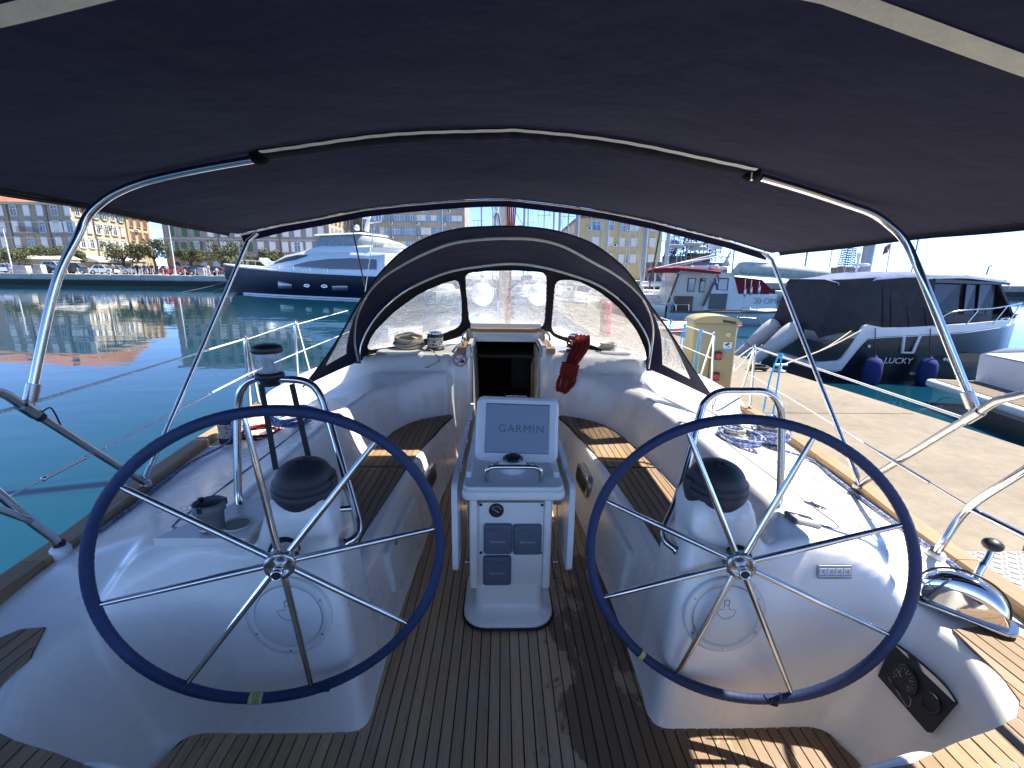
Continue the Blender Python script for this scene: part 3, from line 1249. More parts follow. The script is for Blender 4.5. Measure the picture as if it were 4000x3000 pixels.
for s in (-1, 1):
    c, u, v, n = ped_axes(s)
    # inspection hatch below the hub
    hp = 1130 if s < 0 else 2830
    hz = 0.46
    hy = 2405 if s < 0 else 2400
    g0 = aty(hp, hy, face_y(0.76, 0.4))
    y_lo, y_hi = face_y(g0.x, g0.z - 0.12), face_y(g0.x, g0.z + 0.1)
    yl, yr = face_y(g0.x - 0.1, g0.z), face_y(g0.x + 0.1, g0.z)
    du = Vector((0.2, yr - yl, 0)).normalized()
    dv = Vector((0, y_hi - y_lo, 0.22)).normalized()
    nn = du.cross(dv).normalized()
    if nn.y > 0:
        nn = -nn
    M = frame_at(nn)
    hc = Vector((g0.x, face_y(g0.x, g0.z), g0.z)) + nn * 0.003
    b = MB()
    b.lathe([(0.150, -0.02), (0.150, 0.004), (0.143, 0.008), (0.1205, 0.009), (0.1195, 0.0035), (0.117, 0.0035)], hc, nn, 48)
    ho = b.build('inspection_hatch', HATCHM, yacht)
    b = MB()
    b.lathe([(0.1185, 0.0), (0.1185, 0.0045)], hc, nn, 48)
    b.build('seal', HSEAM, ho)
    b = MB()
    b.lathe([(0.117, 0.004), (0.117, 0.0092), (0.115, 0.0102), (0.02, 0.0104)], hc, nn, 48)
    lid = b.build('lid', HATCHM, ho)
    b = MB()
    prof = [(-0.028, 0.02), (-0.008, 0.02), (-0.006, 0.035), (-0.008, 0.046), (0.0, 0.053), (0.008, 0.046), (0.006, 0.035), (0.008, 0.02), (0.028, 0.018), (0.022, 0.002), (0.008, -0.008), (-0.008, -0.008), (-0.022, 0.004)]
    b.tube([hc + M @ Vector((x * 1.3, y * 1.3, 0.0105)) for x, y in prof], 0.0011, 5, closed=True)
    b.tube([hc + M @ Vector((0.0095 * math.cos(a), 0.052 + 0.0095 * math.sin(a), 0.0105)) for a in np.linspace(0, 6.28, 14, endpoint=False)], 0.001, 5, closed=True)
    b.build('turn_grip', HSEAM, ho)
    for k in range(6):
        a = R(60 * k + 30)
        b = MB()
        b.lathe([(0.0042, 0), (0.0042, 0.0012)], hc + M @ Vector((0.133 * math.cos(a), 0.133 * math.sin(a), 0.0088)), nn, 8)
        b.build('screw', STEELD, ho)
    # shaft flange on the pedestal face
    sy = face_y(c.x, c.z)
    sc0 = hit_px(1114, 2160) if s < 0 else hit_px(2874, 2187)
    sc0 = sc0 - n * 0.004
    b = MB()
    b.lathe([(0.056, -0.03), (0.056, 0.006), (0.052, 0.009), (0.046, 0.009)], sc0, n, 32)
    fl = b.build('shaft_seal', BLACKR, yacht)
    b = MB()
    b.lathe([(0.046, 0.0), (0.046, 0.013), (0.03, 0.016), (0.03, 0.05)], sc0, n, 32)
    b.build('shaft_flange', STEELD, fl)
    for k in range(6):
        a = R(60 * k)
        b = MB()
        b.lathe([(0.005, 0.0), (0.005, 0.0155)], sc0 + (u * math.cos(a) + v * math.sin(a)) * 0.038, n, 8)
        b.build('bolt', BLACKP, fl)
    # compass under its dark cap
    pc = Vector((s * 0.752, 1.56, 0.878))
    rim_ = MB()
    tiltv = Vector((0.0, -0.10, 1)).normalized()
    rim_.lathe([(0.100, -0.04), (0.112, 0.0), (0.113, 0.028), (0.106, 0.033)], pc, tiltv, 40)
    cr_ = rim_.build('compass_ring', DARKCAP, yacht)
    b = MB()
    pr = [(0.108, 0.034), (0.109, 0.050), (0.102, 0.056)]
    for k in range(9):
        a = R(10 * k + 8)
        pr.append((0.097 * math.cos(a) ** 0.8, 0.056 + 0.064 * math.sin(a)))
    b.lathe(pr, pc, tiltv, 40)
    dome = b.build('compass_cap', DARKCAP, cr_)
    b = MB()
    Mx = frame_at(tiltv, (0, 1, 0))
    for ph in (0, 60, 120):
        arc = []
        for k in range(-8, 9):
            a = R(10 * k)
            rr = 0.0945 * math.cos(a) ** 0.8 if abs(k) < 9 else 0
            q = Vector((rr * math.sin(0), 0, 0))
            arc.append(pc + Mx @ Vector(((0.095 * math.sin(a)) * math.cos(R(ph)), (0.095 * math.sin(a)) * math.sin(R(ph)), 0.057 + 0.0645 * math.cos(a))))
        b.tube(arc, 0.0022, 5)
    b.build('cap_rib', DARKCAP, cr_)
    b = MB()
    b.rbox(pc + Vector((-s * 0.106, -0.01, 0.035)), (0.02, 0.04, 0.05), 0.008, 3)
    b.build('cap_clip', DARKCAP, cr_)

# guard rails round the pedestals, from the picture at the pedestal's own station
for s in (-1, 1):
    if s < 0:
        pts = [aty(965, 2010, 1.66), aty(935, 1960, 1.70), aty(928, 1850, 1.72), aty(928, 1620, 1.75), aty(945, 1520, 1.75), aty(1000, 1478, 1.75), aty(1090, 1480, 1.75), aty(1190, 1490, 1.75), aty(1245, 1535, 1.75), aty(1285, 1640, 1.73), aty(1340, 1830, 1.66), aty(1385, 1985, 1.60), aty(1400, 2060, 1.56), aty(1385, 2100, 1.53), aty(1345, 2122, 1.50)]
        br = [aty(1372, 1985, 1.60), aty(1290, 1992, 1.57)]
    else:
        pts = [aty(3000, 2035, 1.70), aty(3035, 1990, 1.73), aty(3048, 1900, 1.75), aty(3052, 1660, 1.78), aty(3040, 1575, 1.78), aty(2990, 1532, 1.78), aty(2900, 1527, 1.78), aty(2810, 1532, 1.78), aty(2755, 1570, 1.78), aty(2735, 1620, 1.77), aty(2690, 1790, 1.72), aty(2640, 1960, 1.65), aty(2598, 2060, 1.60), aty(2600, 2110, 1.57), aty(2645, 2148, 1.53)]
        br = [aty(2620, 2005, 1.64), aty(2700, 2020, 1.60)]
    b = MB()
    b.tube(catmull(pts, 8), 0.0145, 12)
    gr = b.build('guard_rail', STEEL, yacht)
    b = MB()
    b.tube(br, 0.0125, 12)
    dd = (br[1] - br[0]).normalized()
    b.lathe([(0.02, -0.004), (0.02, 0.004)], br[1], dd, 16)
    b.build('rail_bracket', STEEL, gr)
    b = MB()
    e = pts[-1]
    dd = (pts[-1] - pts[-2]).normalized()
    b.lathe([(0.021, -0.004), (0.021, 0.005)], e, dd, 16)
    b.build('rail_foot', STEEL, gr)

# ================================================================== steering wheels
def make_wheel(s):
    c, u, v, n = ped_axes(s)
    lab = ('left steering wheel in front of the left helm, blue wrapped rim and yellow tape mark' if s < 0 else
           'right steering wheel near the throttle lever, blue wrapped rim and thin yellow tape')
    root = thing('steering_wheel', c, lab, 'steering wheel', 'twin steering wheels')
    Rm = 0.525 - 0.0175
    off = R(WHEELS[s]['off'])
    # wrapped rim, ribs of the wrapping as real relief
    N = 420
    pts, rs = [], []
    for k in range(N):
        a = 2 * math.pi * k / N
        pts.append(c + (u * math.cos(a) + v * math.sin(a)) * Rm)
        rs.append(0.0172 + (0.0003 if k % 3 else -0.0003) + 0.0006 * math.sin(a * 7 + s))
    b = MB()
    b.tube(pts, rs, 12, closed=True)
    b.build('rim_cover', WHEELBLUE, root)
    for k in range(8):
        a = off + k * math.pi / 4
        d = u * math.cos(a) + v * math.sin(a)
        p0, p1 = c + d * 0.035 - n * 0.004, c + d * (Rm - 0.004)
        b = MB()
        b.tube([p0, p0.lerp(p1, 0.5), p0.lerp(p1, 0.93), p1], [0.0115, 0.0105, 0.0088, 0.005], 10)
        b.build('spoke', STEEL, root)
    b = MB()
    b.lathe([(0.030, -0.075), (0.030, -0.03), (0.040, -0.026), (0.041, -0.012), (0.042, 0.004), (0.046, 0.008), (0.047, 0.016), (0.044, 0.020), (0.029, 0.021), (0.027, 0.0165), (0.016, 0.0165)], c, n, 40)
    hub = b.build('hub', STEELD, root)
    for k in range(8):
        a = off + k * math.pi / 4 + 0.39
        b = MB()
        b.lathe([(0.0068, 0.015), (0.0068, 0.0208), (0.005, 0.0212), (0.0045, 0.0175)], c + (u * math.cos(a) + v * math.sin(a)) * 0.0365, n, 12)
        b.build('bolt', BLACKP, hub)
    b = MB()
    b.lathe([(0.0165, 0.016), (0.0165, 0.026), (0.015, 0.028), (0.015, 0.034), (0.0165, 0.036), (0.0165, 0.043), (0.015, 0.045), (0.015, 0.051), (0.0175, 0.053), (0.0175, 0.068), (0.014, 0.070), (0.013, 0.056)], c, n, 24)
    b.build('shaft_nut', CHROME, hub)
    b = MB()
    star = [((0.0122 if k % 2 else 0.0092) * math.cos(k * math.pi / 8), (0.0122 if k % 2 else 0.0092) * math.sin(k * math.pi / 8)) for k in range(16)]
    b.prism(star, 0.056, 0.0705, Matrix((u, v, n)).transposed(), c)
    b.build('star_socket', BLACKP, hub)
    # tape mark on the rim and the tied end of the wrapping
    ta = R(-104 if s < 0 else -126)
    wdt = 0.042 if s < 0 else 0.018
    tp = []
    for k in range(7):
        a = ta + (k - 3) / 6 * wdt / Rm
        tp.append(c + (u * math.cos(a) + v * math.sin(a)) * Rm)
    b = MB()
    b.tube(tp, 0.0187, 16, cap=False)
    b.build('tape_mark', YELLT, root)
    if s < 0:
        for q in (-0.006, 0.002, 0.008):
            a = ta + q / Rm
            e = [c + (u * math.cos(a + w_) + v * math.sin(a + w_)) * Rm for w_ in (-0.0016, 0.0016)]
            b = MB()
            b.tube(e, 0.0191, 16, cap=False)
            b.build('tape_print', BLACKP, root)
    ka = R(-79 if s < 0 else -73)
    kc = c + (u * math.cos(ka) + v * math.sin(ka)) * (Rm + 0.0) + n * 0.014
    b = MB()
    b.tube(catmull([kc + v * 0.018, kc + u * 0.014 + n * 0.01, kc - v * 0.01, kc - u * 0.012 + n * 0.008, kc + v * 0.016 + n * 0.004], 6), 0.0035, 6)
    b.tube(catmull([kc, kc + u * 0.02 + v * 0.02 + n * 0.01, kc + u * 0.018 + v * 0.042], 5), 0.0028, 6)
    b.tube(catmull([kc, kc - u * 0.02 + v * 0.012 + n * 0.01, kc - u * 0.03 + v * 0.02], 5), 0.0028, 6)
    b.build('tie_knot', WHEELBLUE, root)
    return root


for s in (-1, 1):
    make_wheel(s)

# ================================================================== cockpit table with plotter
tab = thing('cockpit_table', (0.0, 2.05, 0.006), 'white folding cockpit table with instruments on a pedestal in the middle of the floor', 'table')
b = MB()
b.rbox((-0.002, 2.085, 0.018), (0.452, 0.475, 0.012), 0.12, 8)
b.build('foot_seal', CAULK, tab)
b = MB()
rows = []
for z, hx, hy, r_ in ((0.022, 0.218, 0.228, 0.115), (0.034, 0.218, 0.228, 0.115), (0.042, 0.212, 0.222, 0.11), (0.052, 0.188, 0.196, 0.09), (0.07, 0.170, 0.165, 0.06), (0.10, 0.163, 0.152, 0.04), (0.16, 0.160, 0.148, 0.03), (0.62, 0.172, 0.150, 0.03)):
    ring = []
    for cx, cy, a0 in ((1, 1, 0), (-1, 1, 90), (-1, -1, 180), (1, -1, 270)):
        for i in range(7):
            a = R(a0 + 15 * i)
            ring.append((-0.002 + cx * (hx - r_) + r_ * math.cos(a), 2.085 + cy * (hy - r_) + r_ * math.sin(a), z))
    rows.append(ring)
b.grid(rows, True, True)
b.add(rows[-1], [tuple(range(len(rows[-1])))], False)
b.build('pedestal', GEL, tab)
# panel on the aft face of the column
PF = 1.928
b = MB()
b.rbox((0.008, PF, 0.425), (0.295, 0.018, 0.43), 0.004, 2)
b.build('instrument_panel', GEL2, tab)
for x in (-0.168, 0.176):
    b = MB()
    b.rbox((x, PF + 0.01, 0.425), (0.038, 0.05, 0.46), 0.012, 4)
    b.build('panel_post', GEL, tab)
for x in (-0.133, 0.147):
    for z in (0.63, 0.385):
        b = MB()
        b.lathe([(0.007, 0), (0.007, 0.003)], (x, PF - 0.009, z), (0, -1, 0), 10)
        b.build('panel_screw', BLACKP, tab)


def scr_text(txt, size, x, y, z, material, name='lettering', parent=tab, tilt=0.0, **k):
    return text_mesh(txt, size, name, material, parent, frame_at((0, -1, tilt)), (x, y, z), **k)


SILV = mat('silver_print', (0.48, 0.50, 0.54), 0.5, 0, 0.05, 30)
for x, z in ((-0.054, 0.462), (0.082, 0.459), (-0.057, 0.296)):
    b = MB()
    b.rbox((x, PF - 0.016, z), (0.132, 0.152, 0.026), 0.014, 4, frame_at((0, -1, 0)))
    c_ = b.build('instrument_cover', GREYP, tab)
    b = MB()
    b.rbox((x, PF - 0.0295, z - 0.008), (0.116, 0.118, 0.004), 0.01, 3, frame_at((0, -1, 0)))
    b.build('cover_face', GREYP, c_)
    text_mesh('Raymarine', 0.0165, 'lettering', SILV, c_, frame_at((0, -1, 0)), (x, PF - 0.0325, z - 0.006), ext=0.0003)
# round volt gauge
gc = Vector((-0.062, PF - 0.009, 0.603))
b = MB()
b.lathe([(0.034, -0.002), (0.034, 0.006), (0.031, 0.010), (0.028, 0.010), (0.027, 0.005)], gc, (0, -1, 0), 32)
ga_ = b.build('gauge', BLACKP, tab)
b = MB()
b.bar(gc + Vector((0.012, -0.007, -0.010)), gc + Vector((-0.014, -0.007, 0.008)), 0.002, 0.001, (0, -1, 0))
b.build('needle', WHITEP, ga_)
b = MB()
for k in range(9):
    a = R(20 + 17.5 * k)
    b.bar(gc + Vector((0.019 * math.cos(a), -0.0065, 0.019 * math.sin(a))), gc + Vector((0.024 * math.cos(a), -0.0065, 0.024 * math.sin(a))), 0.0016, 0.0008, (0, -1, 0))
sc_o = b.build('scale_marks', WHITEP, ga_)
sc_o['kind'] = 'stuff'
# table top, fiddles, folded leaves
b = MB()
b.rbox((0.012, 2.5, 0.737), (0.445, 1.42, 0.05), 0.035, 5)
b.build('table_rim', GEL, tab)
b = MB()
b.rbox((0.012, 2.5, 0.766), (0.43, 1.40, 0.016), 0.03, 5)
b.build('table_top', WHITEP, tab)
for x in (-0.186, 0.205):
    b = MB()
    b.rbox((x, 2.5, 0.785), (0.022, 1.2, 0.03), 0.004, 2)
    b.build('fiddle_rail', WHITEP, tab)
for x, s in ((-0.243, -1), (0.268, 1)):
    b = MB()
    n0 = 6
    y0, y1, z0, z1, rr = 1.82, 3.15, 0.34, 0.775, 0.045
    poly = []
    for cy, cz, a0 in ((y1 - rr, z1 - rr, 0), (y0 + rr, z1 - rr, 90), (y0 + rr, z0 + rr, 180), (y1 - rr, z0 + rr, 270)):
        for i in range(6):
            a = R(a0 + 18 * i)
            poly.append((cy + rr * math.cos(a), cz + rr * math.sin(a)))
    M = Matrix(((0, 0, 1), (1, 0, 0), (0, 1, 0)))
    b.prism(poly, -0.0125, 0.0125, M, (x, 0, 0))
    b.build('folded_leaf', WHITEP, tab)
    b = MB()
    for y in (1.95, 2.3, 2.7):
        b.tube([(x - s * 0.016, y, 0.777), (x - s * 0.016, y + 0.07, 0.777)], 0.006, 8)
        b.build('leaf_hinge', STEELD, tab)
        b = MB()
    b = MB()
    xa = x - s * 0.045
    b.bar((xa, 1.98, 0.615), (xa, 1.96, 0.31), 0.022, 0.006, (1, 0, 0))
    b.tube([(xa - 0.011, 1.96, 0.31), (xa + 0.011, 1.96, 0.31)], 0.012, 8)
    b.box((xa, 1.985, 0.625), (0.034, 0.02, 0.05))
    b.build('leaf_support', STEELD, tab)
# hinges and lid seam on the top
b = MB()
b.rbox((0.012, 2.23, 0.7755), (0.31, 0.34, 0.003), 0.004, 2)
b.build('ice_box_lid', WHITEP, tab)
for x in (-0.085, 0.105):
    b = MB()
    b.lathe([(0.021, 0), (0.021, 0.004), (0.018, 0.006)], (x, 2.055, 0.776), (0, 0, 1), 20)
    b.tube([(x - 0.02, 2.055, 0.783), (x + 0.02, 2.055, 0.783)], 0.0045, 8)
    b.build('lid_hinge', STEEL, tab)
# small steering compass on the top
b = MB()
b.lathe([(0.062, 0), (0.062, 0.035), (0.058, 0.045), (0.05, 0.05)], (0.012, 1.99, 0.774), (0, 0, 1), 32)
cp = b.build('top_compass', WHITEP, tab)
b = MB()
b.lathe([(0.048, 0.046), (0.044, 0.062), (0.03, 0.072), (0.01, 0.076)], (0.012, 1.99, 0.774), (0, 0, 1), 32)
b.build('compass_dome', DGLASS, cp)
# grab handle
b = MB()
hp = [(-0.105, 1.855, 0.772), (-0.105, 1.853, 0.82), (-0.088, 1.85, 0.84), (-0.06, 1.85, 0.845), (0.085, 1.85, 0.845), (0.113, 1.85, 0.84), (0.13, 1.853, 0.82), (0.13, 1.855, 0.772)]
b.tube(catmull(hp, 6), 0.0105, 10)
b.build('grab_handle', STEEL, tab)
# chart plotter pod with its sun cover
pc = (aty(1853, 1772, 2.02) + aty(1865, 1560, 2.10) + aty(2187, 1579, 2.10) + aty(2172, 1797, 2.02)) / 4
nP = Vector((0.0, -1, 0.36)).normalized()
roll_p = R(-1.6)
MP = frame_at(nP) @ Matrix.Rotation(roll_p, 3, 'Z')
b = MB()
b.rbox(pc, (0.385, 0.30, 0.06), 0.035, 6, MP)
pod = b.build('plotter_pod', WHITEP, tab)
b = MB()
b.rbox(pc + MP @ Vector((0, 0.002, 0.0325)), (0.292, 0.224, 0.012), 0.008, 3, MP)
b.build('sun_cover', SCREEN, pod)
b = MB()
fr = [(-0.146, -0.11), (0.146, -0.11), (0.146, 0.114), (-0.146, 0.114)]
b.tube([pc + MP @ Vector((x, y, 0.032)) for x, y in fr], 0.003, 6, closed=True)
b.build('cover_seam', GREYC, pod)
text_mesh('GARMIN', 0.049, 'lettering', mat('grey_print', (0.115, 0.135, 0.165), 0.5, 0, 0.05, 30), pod, MP, pc + MP @ Vector((0.018, 0.0, 0.0392)), ext=0.0004, sx=1.04, spacing=1.15, bold=0.0)
b = MB()
b.tube([pc + MP @ Vector((x, 0.15 + y, -0.03)) for x, y in ((-0.06, -0.005), (-0.055, 0.006), (0.04, 0.006), (0.045, -0.005))], 0.005, 6)
b.build('pod_handle', STEEL, pod)
b = MB()
b.tube([pc + MP @ Vector((0, -0.10, -0.04)), (0.012, 2.16, 0.78)], 0.03, 12)
b.build('pod_stalk', GREYC, tab)

# ================================================================== bimini
bim = thing('bimini_top', (0, 1.7, 1.18), 'navy canvas bimini sun top on steel bows over the helm', 'canopy')
ROWS = {0.2: ([0, 0.9, 1.5, 1.76], [2.10, 2.00, 1.90, 1.88]),
        0.9: ([0, 0.5, 0.9, 1.5, 1.76], [2.16, 2.12, 2.035, 1.92, 1.885]),
        1.98: ([0, 0.98, 1.52, 1.76], [2.205, 2.09, 1.955, 1.885]),
        3.28: ([0, 0.98, 1.50, 1.76], [2.145, 2.04, 1.925, 1.85])}


def bim_z(a, y):
    ks = sorted(ROWS)
    zs = [float(np.interp(abs(a), *ROWS[k])) for k in ks]
    # smooth the section with a gentle crown instead of straight chords
    z = float(np.interp(y, ks, zs))
    crown = 0.018 * (1 - (abs(a) / 1.76) ** 2) * abs(math.sin(abs(a) / 0.98 * math.pi)) if abs(a) < 1.0 else 0
    sag = 0.0
    for k0, k1 in zip(ks, ks[1:]):
        if k0 <= y <= k1:
            t = (y - k0) / (k1 - k0)
            sag = -0.03 * 4 * t * (1 - t) * (k1 - k0) / 1.2 * (1 - (abs(a) / 1.76) ** 2)
    rip = (1 - (abs(a) / 1.76) ** 4) * 0.004 * math.sin(y * 9 + a * 3) * math.sin(a * 5 - y * 2)
    return z + crown + sag + rip - 0.020 * a


b = MB()
rows = []
nA = 90
for y in np.linspace(0.2, 3.28, 64):
    row = []
    for k in range(nA + 1):
        a = -1.76 + 3.52 * k / nA
        fy = y
        if y > 2.6:   # forward hem swings aft a little at the corners
            fy = y - 0.10 * (abs(a) / 1.76) ** 4 * (y - 2.6) / 0.6
        row.append((a, fy, bim_z(a, y)))
    rows.append(row)
b.grid(rows)
b.build('canopy', NAVY, bim)
# side valances
for s in (-1, 1):
    b = MB()
    rr = []
    for y in np.linspace(0.2, 3.1, 40):
        z = bim_z(s * 1.76, y)
        rr.append([(s * 1.76, y, z + 0.002), (s * 1.775, y, z - 0.012), (s * 1.772, y, z - 0.026 - 0.002 * math.sin(y * 8))])
    b.grid(rr)
    b.build('side_valance', NAVYD, bim)
# forward hem and its pale tape, zips on the bows
b = MB()
rr = []
for k in range(nA + 1):
    a = -1.76 + 3.52 * k / nA
    y = 3.28 - 0.10 * (abs(a) / 1.76) ** 4
    z = bim_z(a, 3.28)
    rr.append([(a, y, z - 0.002), (a, y + 0.035, z - 0.010), (a, y + 0.045, z - 0.045)])
b.grid(rr)
b.build('front_hem', NAVY, bim)


def zip_line(y, a0, a1, wd, name='zip_tape', drop=0.006, material=None, wob=0.0):
    b = MB()
    rr = []
    for k in range(101):
        a = a0 + (a1 - a0) * k / 100
        yy = y - (0.10 * (abs(a) / 1.76) ** 4 if y > 3 else 0) + wob * math.sin(k * 1.1) * 0.5
        z = bim_z(a, y) - drop
        rr.append([(a, yy - wd / 2, z), (a, yy, z - 0.003), (a, yy + wd / 2, z)])
    b.grid(rr)
    return b.build(name, material or IVORY, bim)


zip_line(3.255, -1.74, 1.74, 0.042, drop=0.012)
zip_line(1.895, -0.95, 0.93, 0.036, wob=0.004, drop=0.014)
zip_line(0.9, -1.70, 1.70, 0.05)
# sleeve that holds the middle bow
b = MB()
rr = []
for k in range(121):
    a = -0.98 + 1.92 * k / 120
    z = bim_z(a, 1.98)
    wv = 0.0035 * math.sin(k * 1.35) * math.exp(-((k - 62) / 14.0) ** 2)
    rr.append([(a, 1.915 + wv, z - 0.008), (a, 1.935 + wv, z - 0.022 - wv), (a, 1.975, z - 0.034 - wv), (a, 2.02 + wv, z - 0.024), (a, 2.05, z - 0.002)])
b.grid(rr)
b.build('bow_sleeve', NAVY, bim)
for a in (-0.995, 0.955):
    z = bim_z(a, 1.98)
    b = MB()
    b.ball((a, 1.975, z - 0.02), 0.05, 14, 8, (0.75, 0.85, 0.65))
    b.build('sleeve_end', NAVYD, bim)
b = MB()
b.tube([(0.93, 1.925, bim_z(0.93, 1.98) - 0.02), (0.925, 1.91, bim_z(0.93, 1.98) - 0.06)], 0.006, 6)
b.build('zip_pull', STEEL, bim)
# steel bows
mid = {}
for s in (-1, 1):
    b = MB()
    base = Vector((s * 1.80, 1.70, 1.18))
    if s < 0:
        pts = [base, aty(215, 1120, 1.80), aty(300, 930, 1.865), aty(335, 855, 1.89), aty(385, 800, 1.905), aty(460, 750, 1.92), aty(580, 705, 1.94), aty(780, 660, 1.955), aty(1030, 616, 1.965)]
    else:
        pts = [base, aty(3640, 1180, 1.80), aty(3570, 1010, 1.865), aty(3530, 935, 1.89), aty(3480, 885, 1.905), aty(3410, 835, 1.92), aty(3300, 795, 1.94), aty(3150, 745, 1.955), aty(2975, 693, 1.965)]
    b.tube(catmull(pts, 10), 0.0150, 12)
    b.build('bow_tube', STEEL, bim)
    b = MB()
    d = (pts[1] - pts[0]).normalized()
    b.tube([base - d * 0.012, base + d * 0.055], 0.0215, 14)
    b.build('bow_socket', STEELD, bim)
    b = MB()
    b.rbox(base - d * 0.035, (0.02, 0.03, 0.05), 0.006, 3)
    b.ball(base - d * 0.02, 0.017, 10, 6)
    b.build('bow_knuckle', STEELD, bim)
    # forward leg
    foot = Vector((s * 1.905, 2.295, 0.60))
    top = aty(968, 940, 3.16) if s < 0 else aty(3015, 1015, 3.16)
    b = MB()
    b.tube([foot, foot.lerp(top, 0.5), top, top + Vector((-s * 0.05, 0.03, 0.05))], 0.0125, 12)
    b.build('front_leg', STEEL, bim)
    b = MB()
    d = (top - foot).normalized()
    b.tube([foot - d * 0.01, foot + d * 0.05], 0.017, 12)
    b.tube([foot - d * 0.045, foot - d * 0.005], 0.009, 8)
    b.build('leg_socket', STEELD, bim)
# black straps from the front hem down to the dodger
for s, p0, p1 in ((-1, (1360, 815), (1425, 1120)), (1, (2592, 835), (2535, 1130))):
    b = MB()
    A0, A1 = aty(*p0, 3.28), aty(*p1, 3.9)
    b.bar(A0, A0.lerp(A1, 0.32), 0.022, 0.003, (1, 0.2, 0))
    b.tube([A0.lerp(A1, 0.30), A1], 0.006, 8)
    b.build('front_strap', BLACKP, bim)

# ================================================================== sprayhood
hood = thing('sprayhood', (0, 4.2, 0.9), 'navy canvas sprayhood with creased clear windows over the cabin entrance', 'sprayhood')


def arc(pxs, ys):
    """curve through pixels at given stations (station list is interpolated along the arc)"""
    n = len(pxs)
    out_ = []
    for i, (x, y) in enumerate(pxs):
        t = i / (n - 1)
        e = abs(2 * t - 1)
        out_.append(aty(x, y, ys[0] + (ys[1] - ys[0]) * e ** 1.6))
    return out_


NS = 121
H_px = [(1184, 1512), (1262, 1412), (1330, 1310), (1385, 1212), (1446, 1118), (1510, 1040), (1585, 974), (1690, 920), (1800, 893), (1900, 886), (2000, 884), (2110, 892), (2200, 910), (2310, 950), (2400, 1013), (2460, 1072), (2535, 1185), (2610, 1290), (2700, 1430), (2784, 1556)]
A1_px = [(1402, 1412), (1385, 1335), (1395, 1235), (1440, 1142), (1500, 1078), (1555, 1041), (1640, 995), (1759, 948), (1880, 930), (2000, 926), (2100, 932), (2200, 958), (2320, 1022), (2400, 1066), (2475, 1125), (2525, 1190), (2552, 1290), (2532, 1441)]
A2_px = [(1404, 1408), (1410, 1345), (1445, 1270), (1500, 1200), (1570, 1142), (1650, 1098), (1760, 1056), (1880, 1036), (1990, 1026), (2090, 1034), (2200, 1060), (2330, 1106), (2430, 1176), (2500, 1262), (2538, 1345), (2531, 1438)]
Hc = resample(catmull(arc(H_px, (3.42, 3.40)), 8), NS)
A1c = resample(catmull(arc(A1_px, (3.60, 4.02)), 8), NS)
A2c = resample(catmull(arc(A2_px, (4.22, 4.05)), 8), NS)


def loft(c0, c1, n, belly=0.0):
    rows = []
    for j in range(n + 1):
        t = j / n
        rows.append([p.lerp(q, t) + Vector((0, 0, belly * 4 * t * (1 - t))) for p, q in zip(c0, c1)])
    return rows


# hem band and roof canvas; the two side wings carry clear windows
rows = loft(Hc, A1c, 8, 0.006)
side_win = [MB(), MB()]
cv = MB()
n = NS


def inwin(i, j):
    t = i / (NS - 1)
    e = min(t, 1 - t)
    return 0.03 < e < 0.155 and 2 <= j <= 5


for side_ in (0, 1):
    pass
verts = [p for r_ in rows for p in r_]
fc, fw_ = [], ([], [])
for j in range(8):
    for i in range(NS - 1):
        q = (j * n + i, j * n + i + 1, (j + 1) * n + i + 1, (j + 1) * n + i)
        if inwin(i, j):
            fw_[0 if i < NS / 2 else 1].append(q)
        else:
            fc.append(q)
cv.add(verts, fc, True)
cv.build('hem_canvas', NAVY, hood)
for k in (0, 1):
    used = sorted({i for f in fw_[k] for i in f})
    mp = {v: i for i, v in enumerate(used)}
    b = MB()
    b.add([verts[i] for i in used], [tuple(mp[i] for i in f) for f in fw_[k]], True)
    b.build('side_window', VINYL, hood)
b = MB()
b.grid(loft(A1c, A2c, 10, 0.012))
b.build('roof_canvas', NAVY, hood)
b = MB()
b.tube([p + Vector((0, -0.004, 0)) for p in Hc], 0.007, 6)
b.build('hem_roll', NAVYD, hood)
for cc, t0, t1, dz in ((A1c, 0.17, 0.83, 0.0), (A2c, 0.24, 0.80, 0.0)):
    b = MB()
    i0, i1 = int(t0 * NS), int(t1 * NS)
    rr = []
    for p in cc[i0:i1]:
        d = Vector((0, -0.012, -0.008))
        rr.append([p + d + Vector((0, -0.014, 0.006)), p + d + Vector((0, -0.018, -0.004)), p + d + Vector((0, -0.006, -0.014))])
    b.grid(rr)
    b.build('bow_zip', IVORY, hood)
    for sl in (cc[:i0 + 1], cc[i1 - 1:]):
        b = MB()
        b.tube([p + Vector((0, -0.014, -0.006)) for p in sl], 0.0115, 10)
        b.build('hood_bow', STEEL, hood)
for k in (0, -1):
    b = MB()
    p = A1c[k] + Vector((0, -0.012, 0))
    b.tube([p + Vector((0, 0, 0.10)), p], 0.015, 10)
    b.lathe([(0.024, -0.012), (0.02, 0.0), (0.012, 0.008)], p, (0, 0, 1), 12)
    b.build('bow_foot', BLACKP, hood)

# windscreen: from the forward bow down to the coachroof
B_px = [(1404, 1412), (1470, 1385), (1540, 1372), (1620, 1357), (1720, 1338), (1805, 1312), (1835, 1290), (1900, 1286), (1985, 1286), (2075, 1288), (2140, 1296), (2170, 1318), (2260, 1352), (2350, 1380), (2440, 1408), (2531, 1442)]
Bc = []
nb = len(B_px)
for i, (x, y) in enumerate(B_px):
    t = i / (nb - 1)
    e = abs(2 * t - 1)
    Bc.append(aty(x, y, 4.86 - 0.80 * e ** 2.2))
# param across by x pixel so that window columns stay straight
NX, NZ = 300, 72


def curve_at(curve, px_list, xq):
    xs = [p[0] for p in px_list]
    return xs


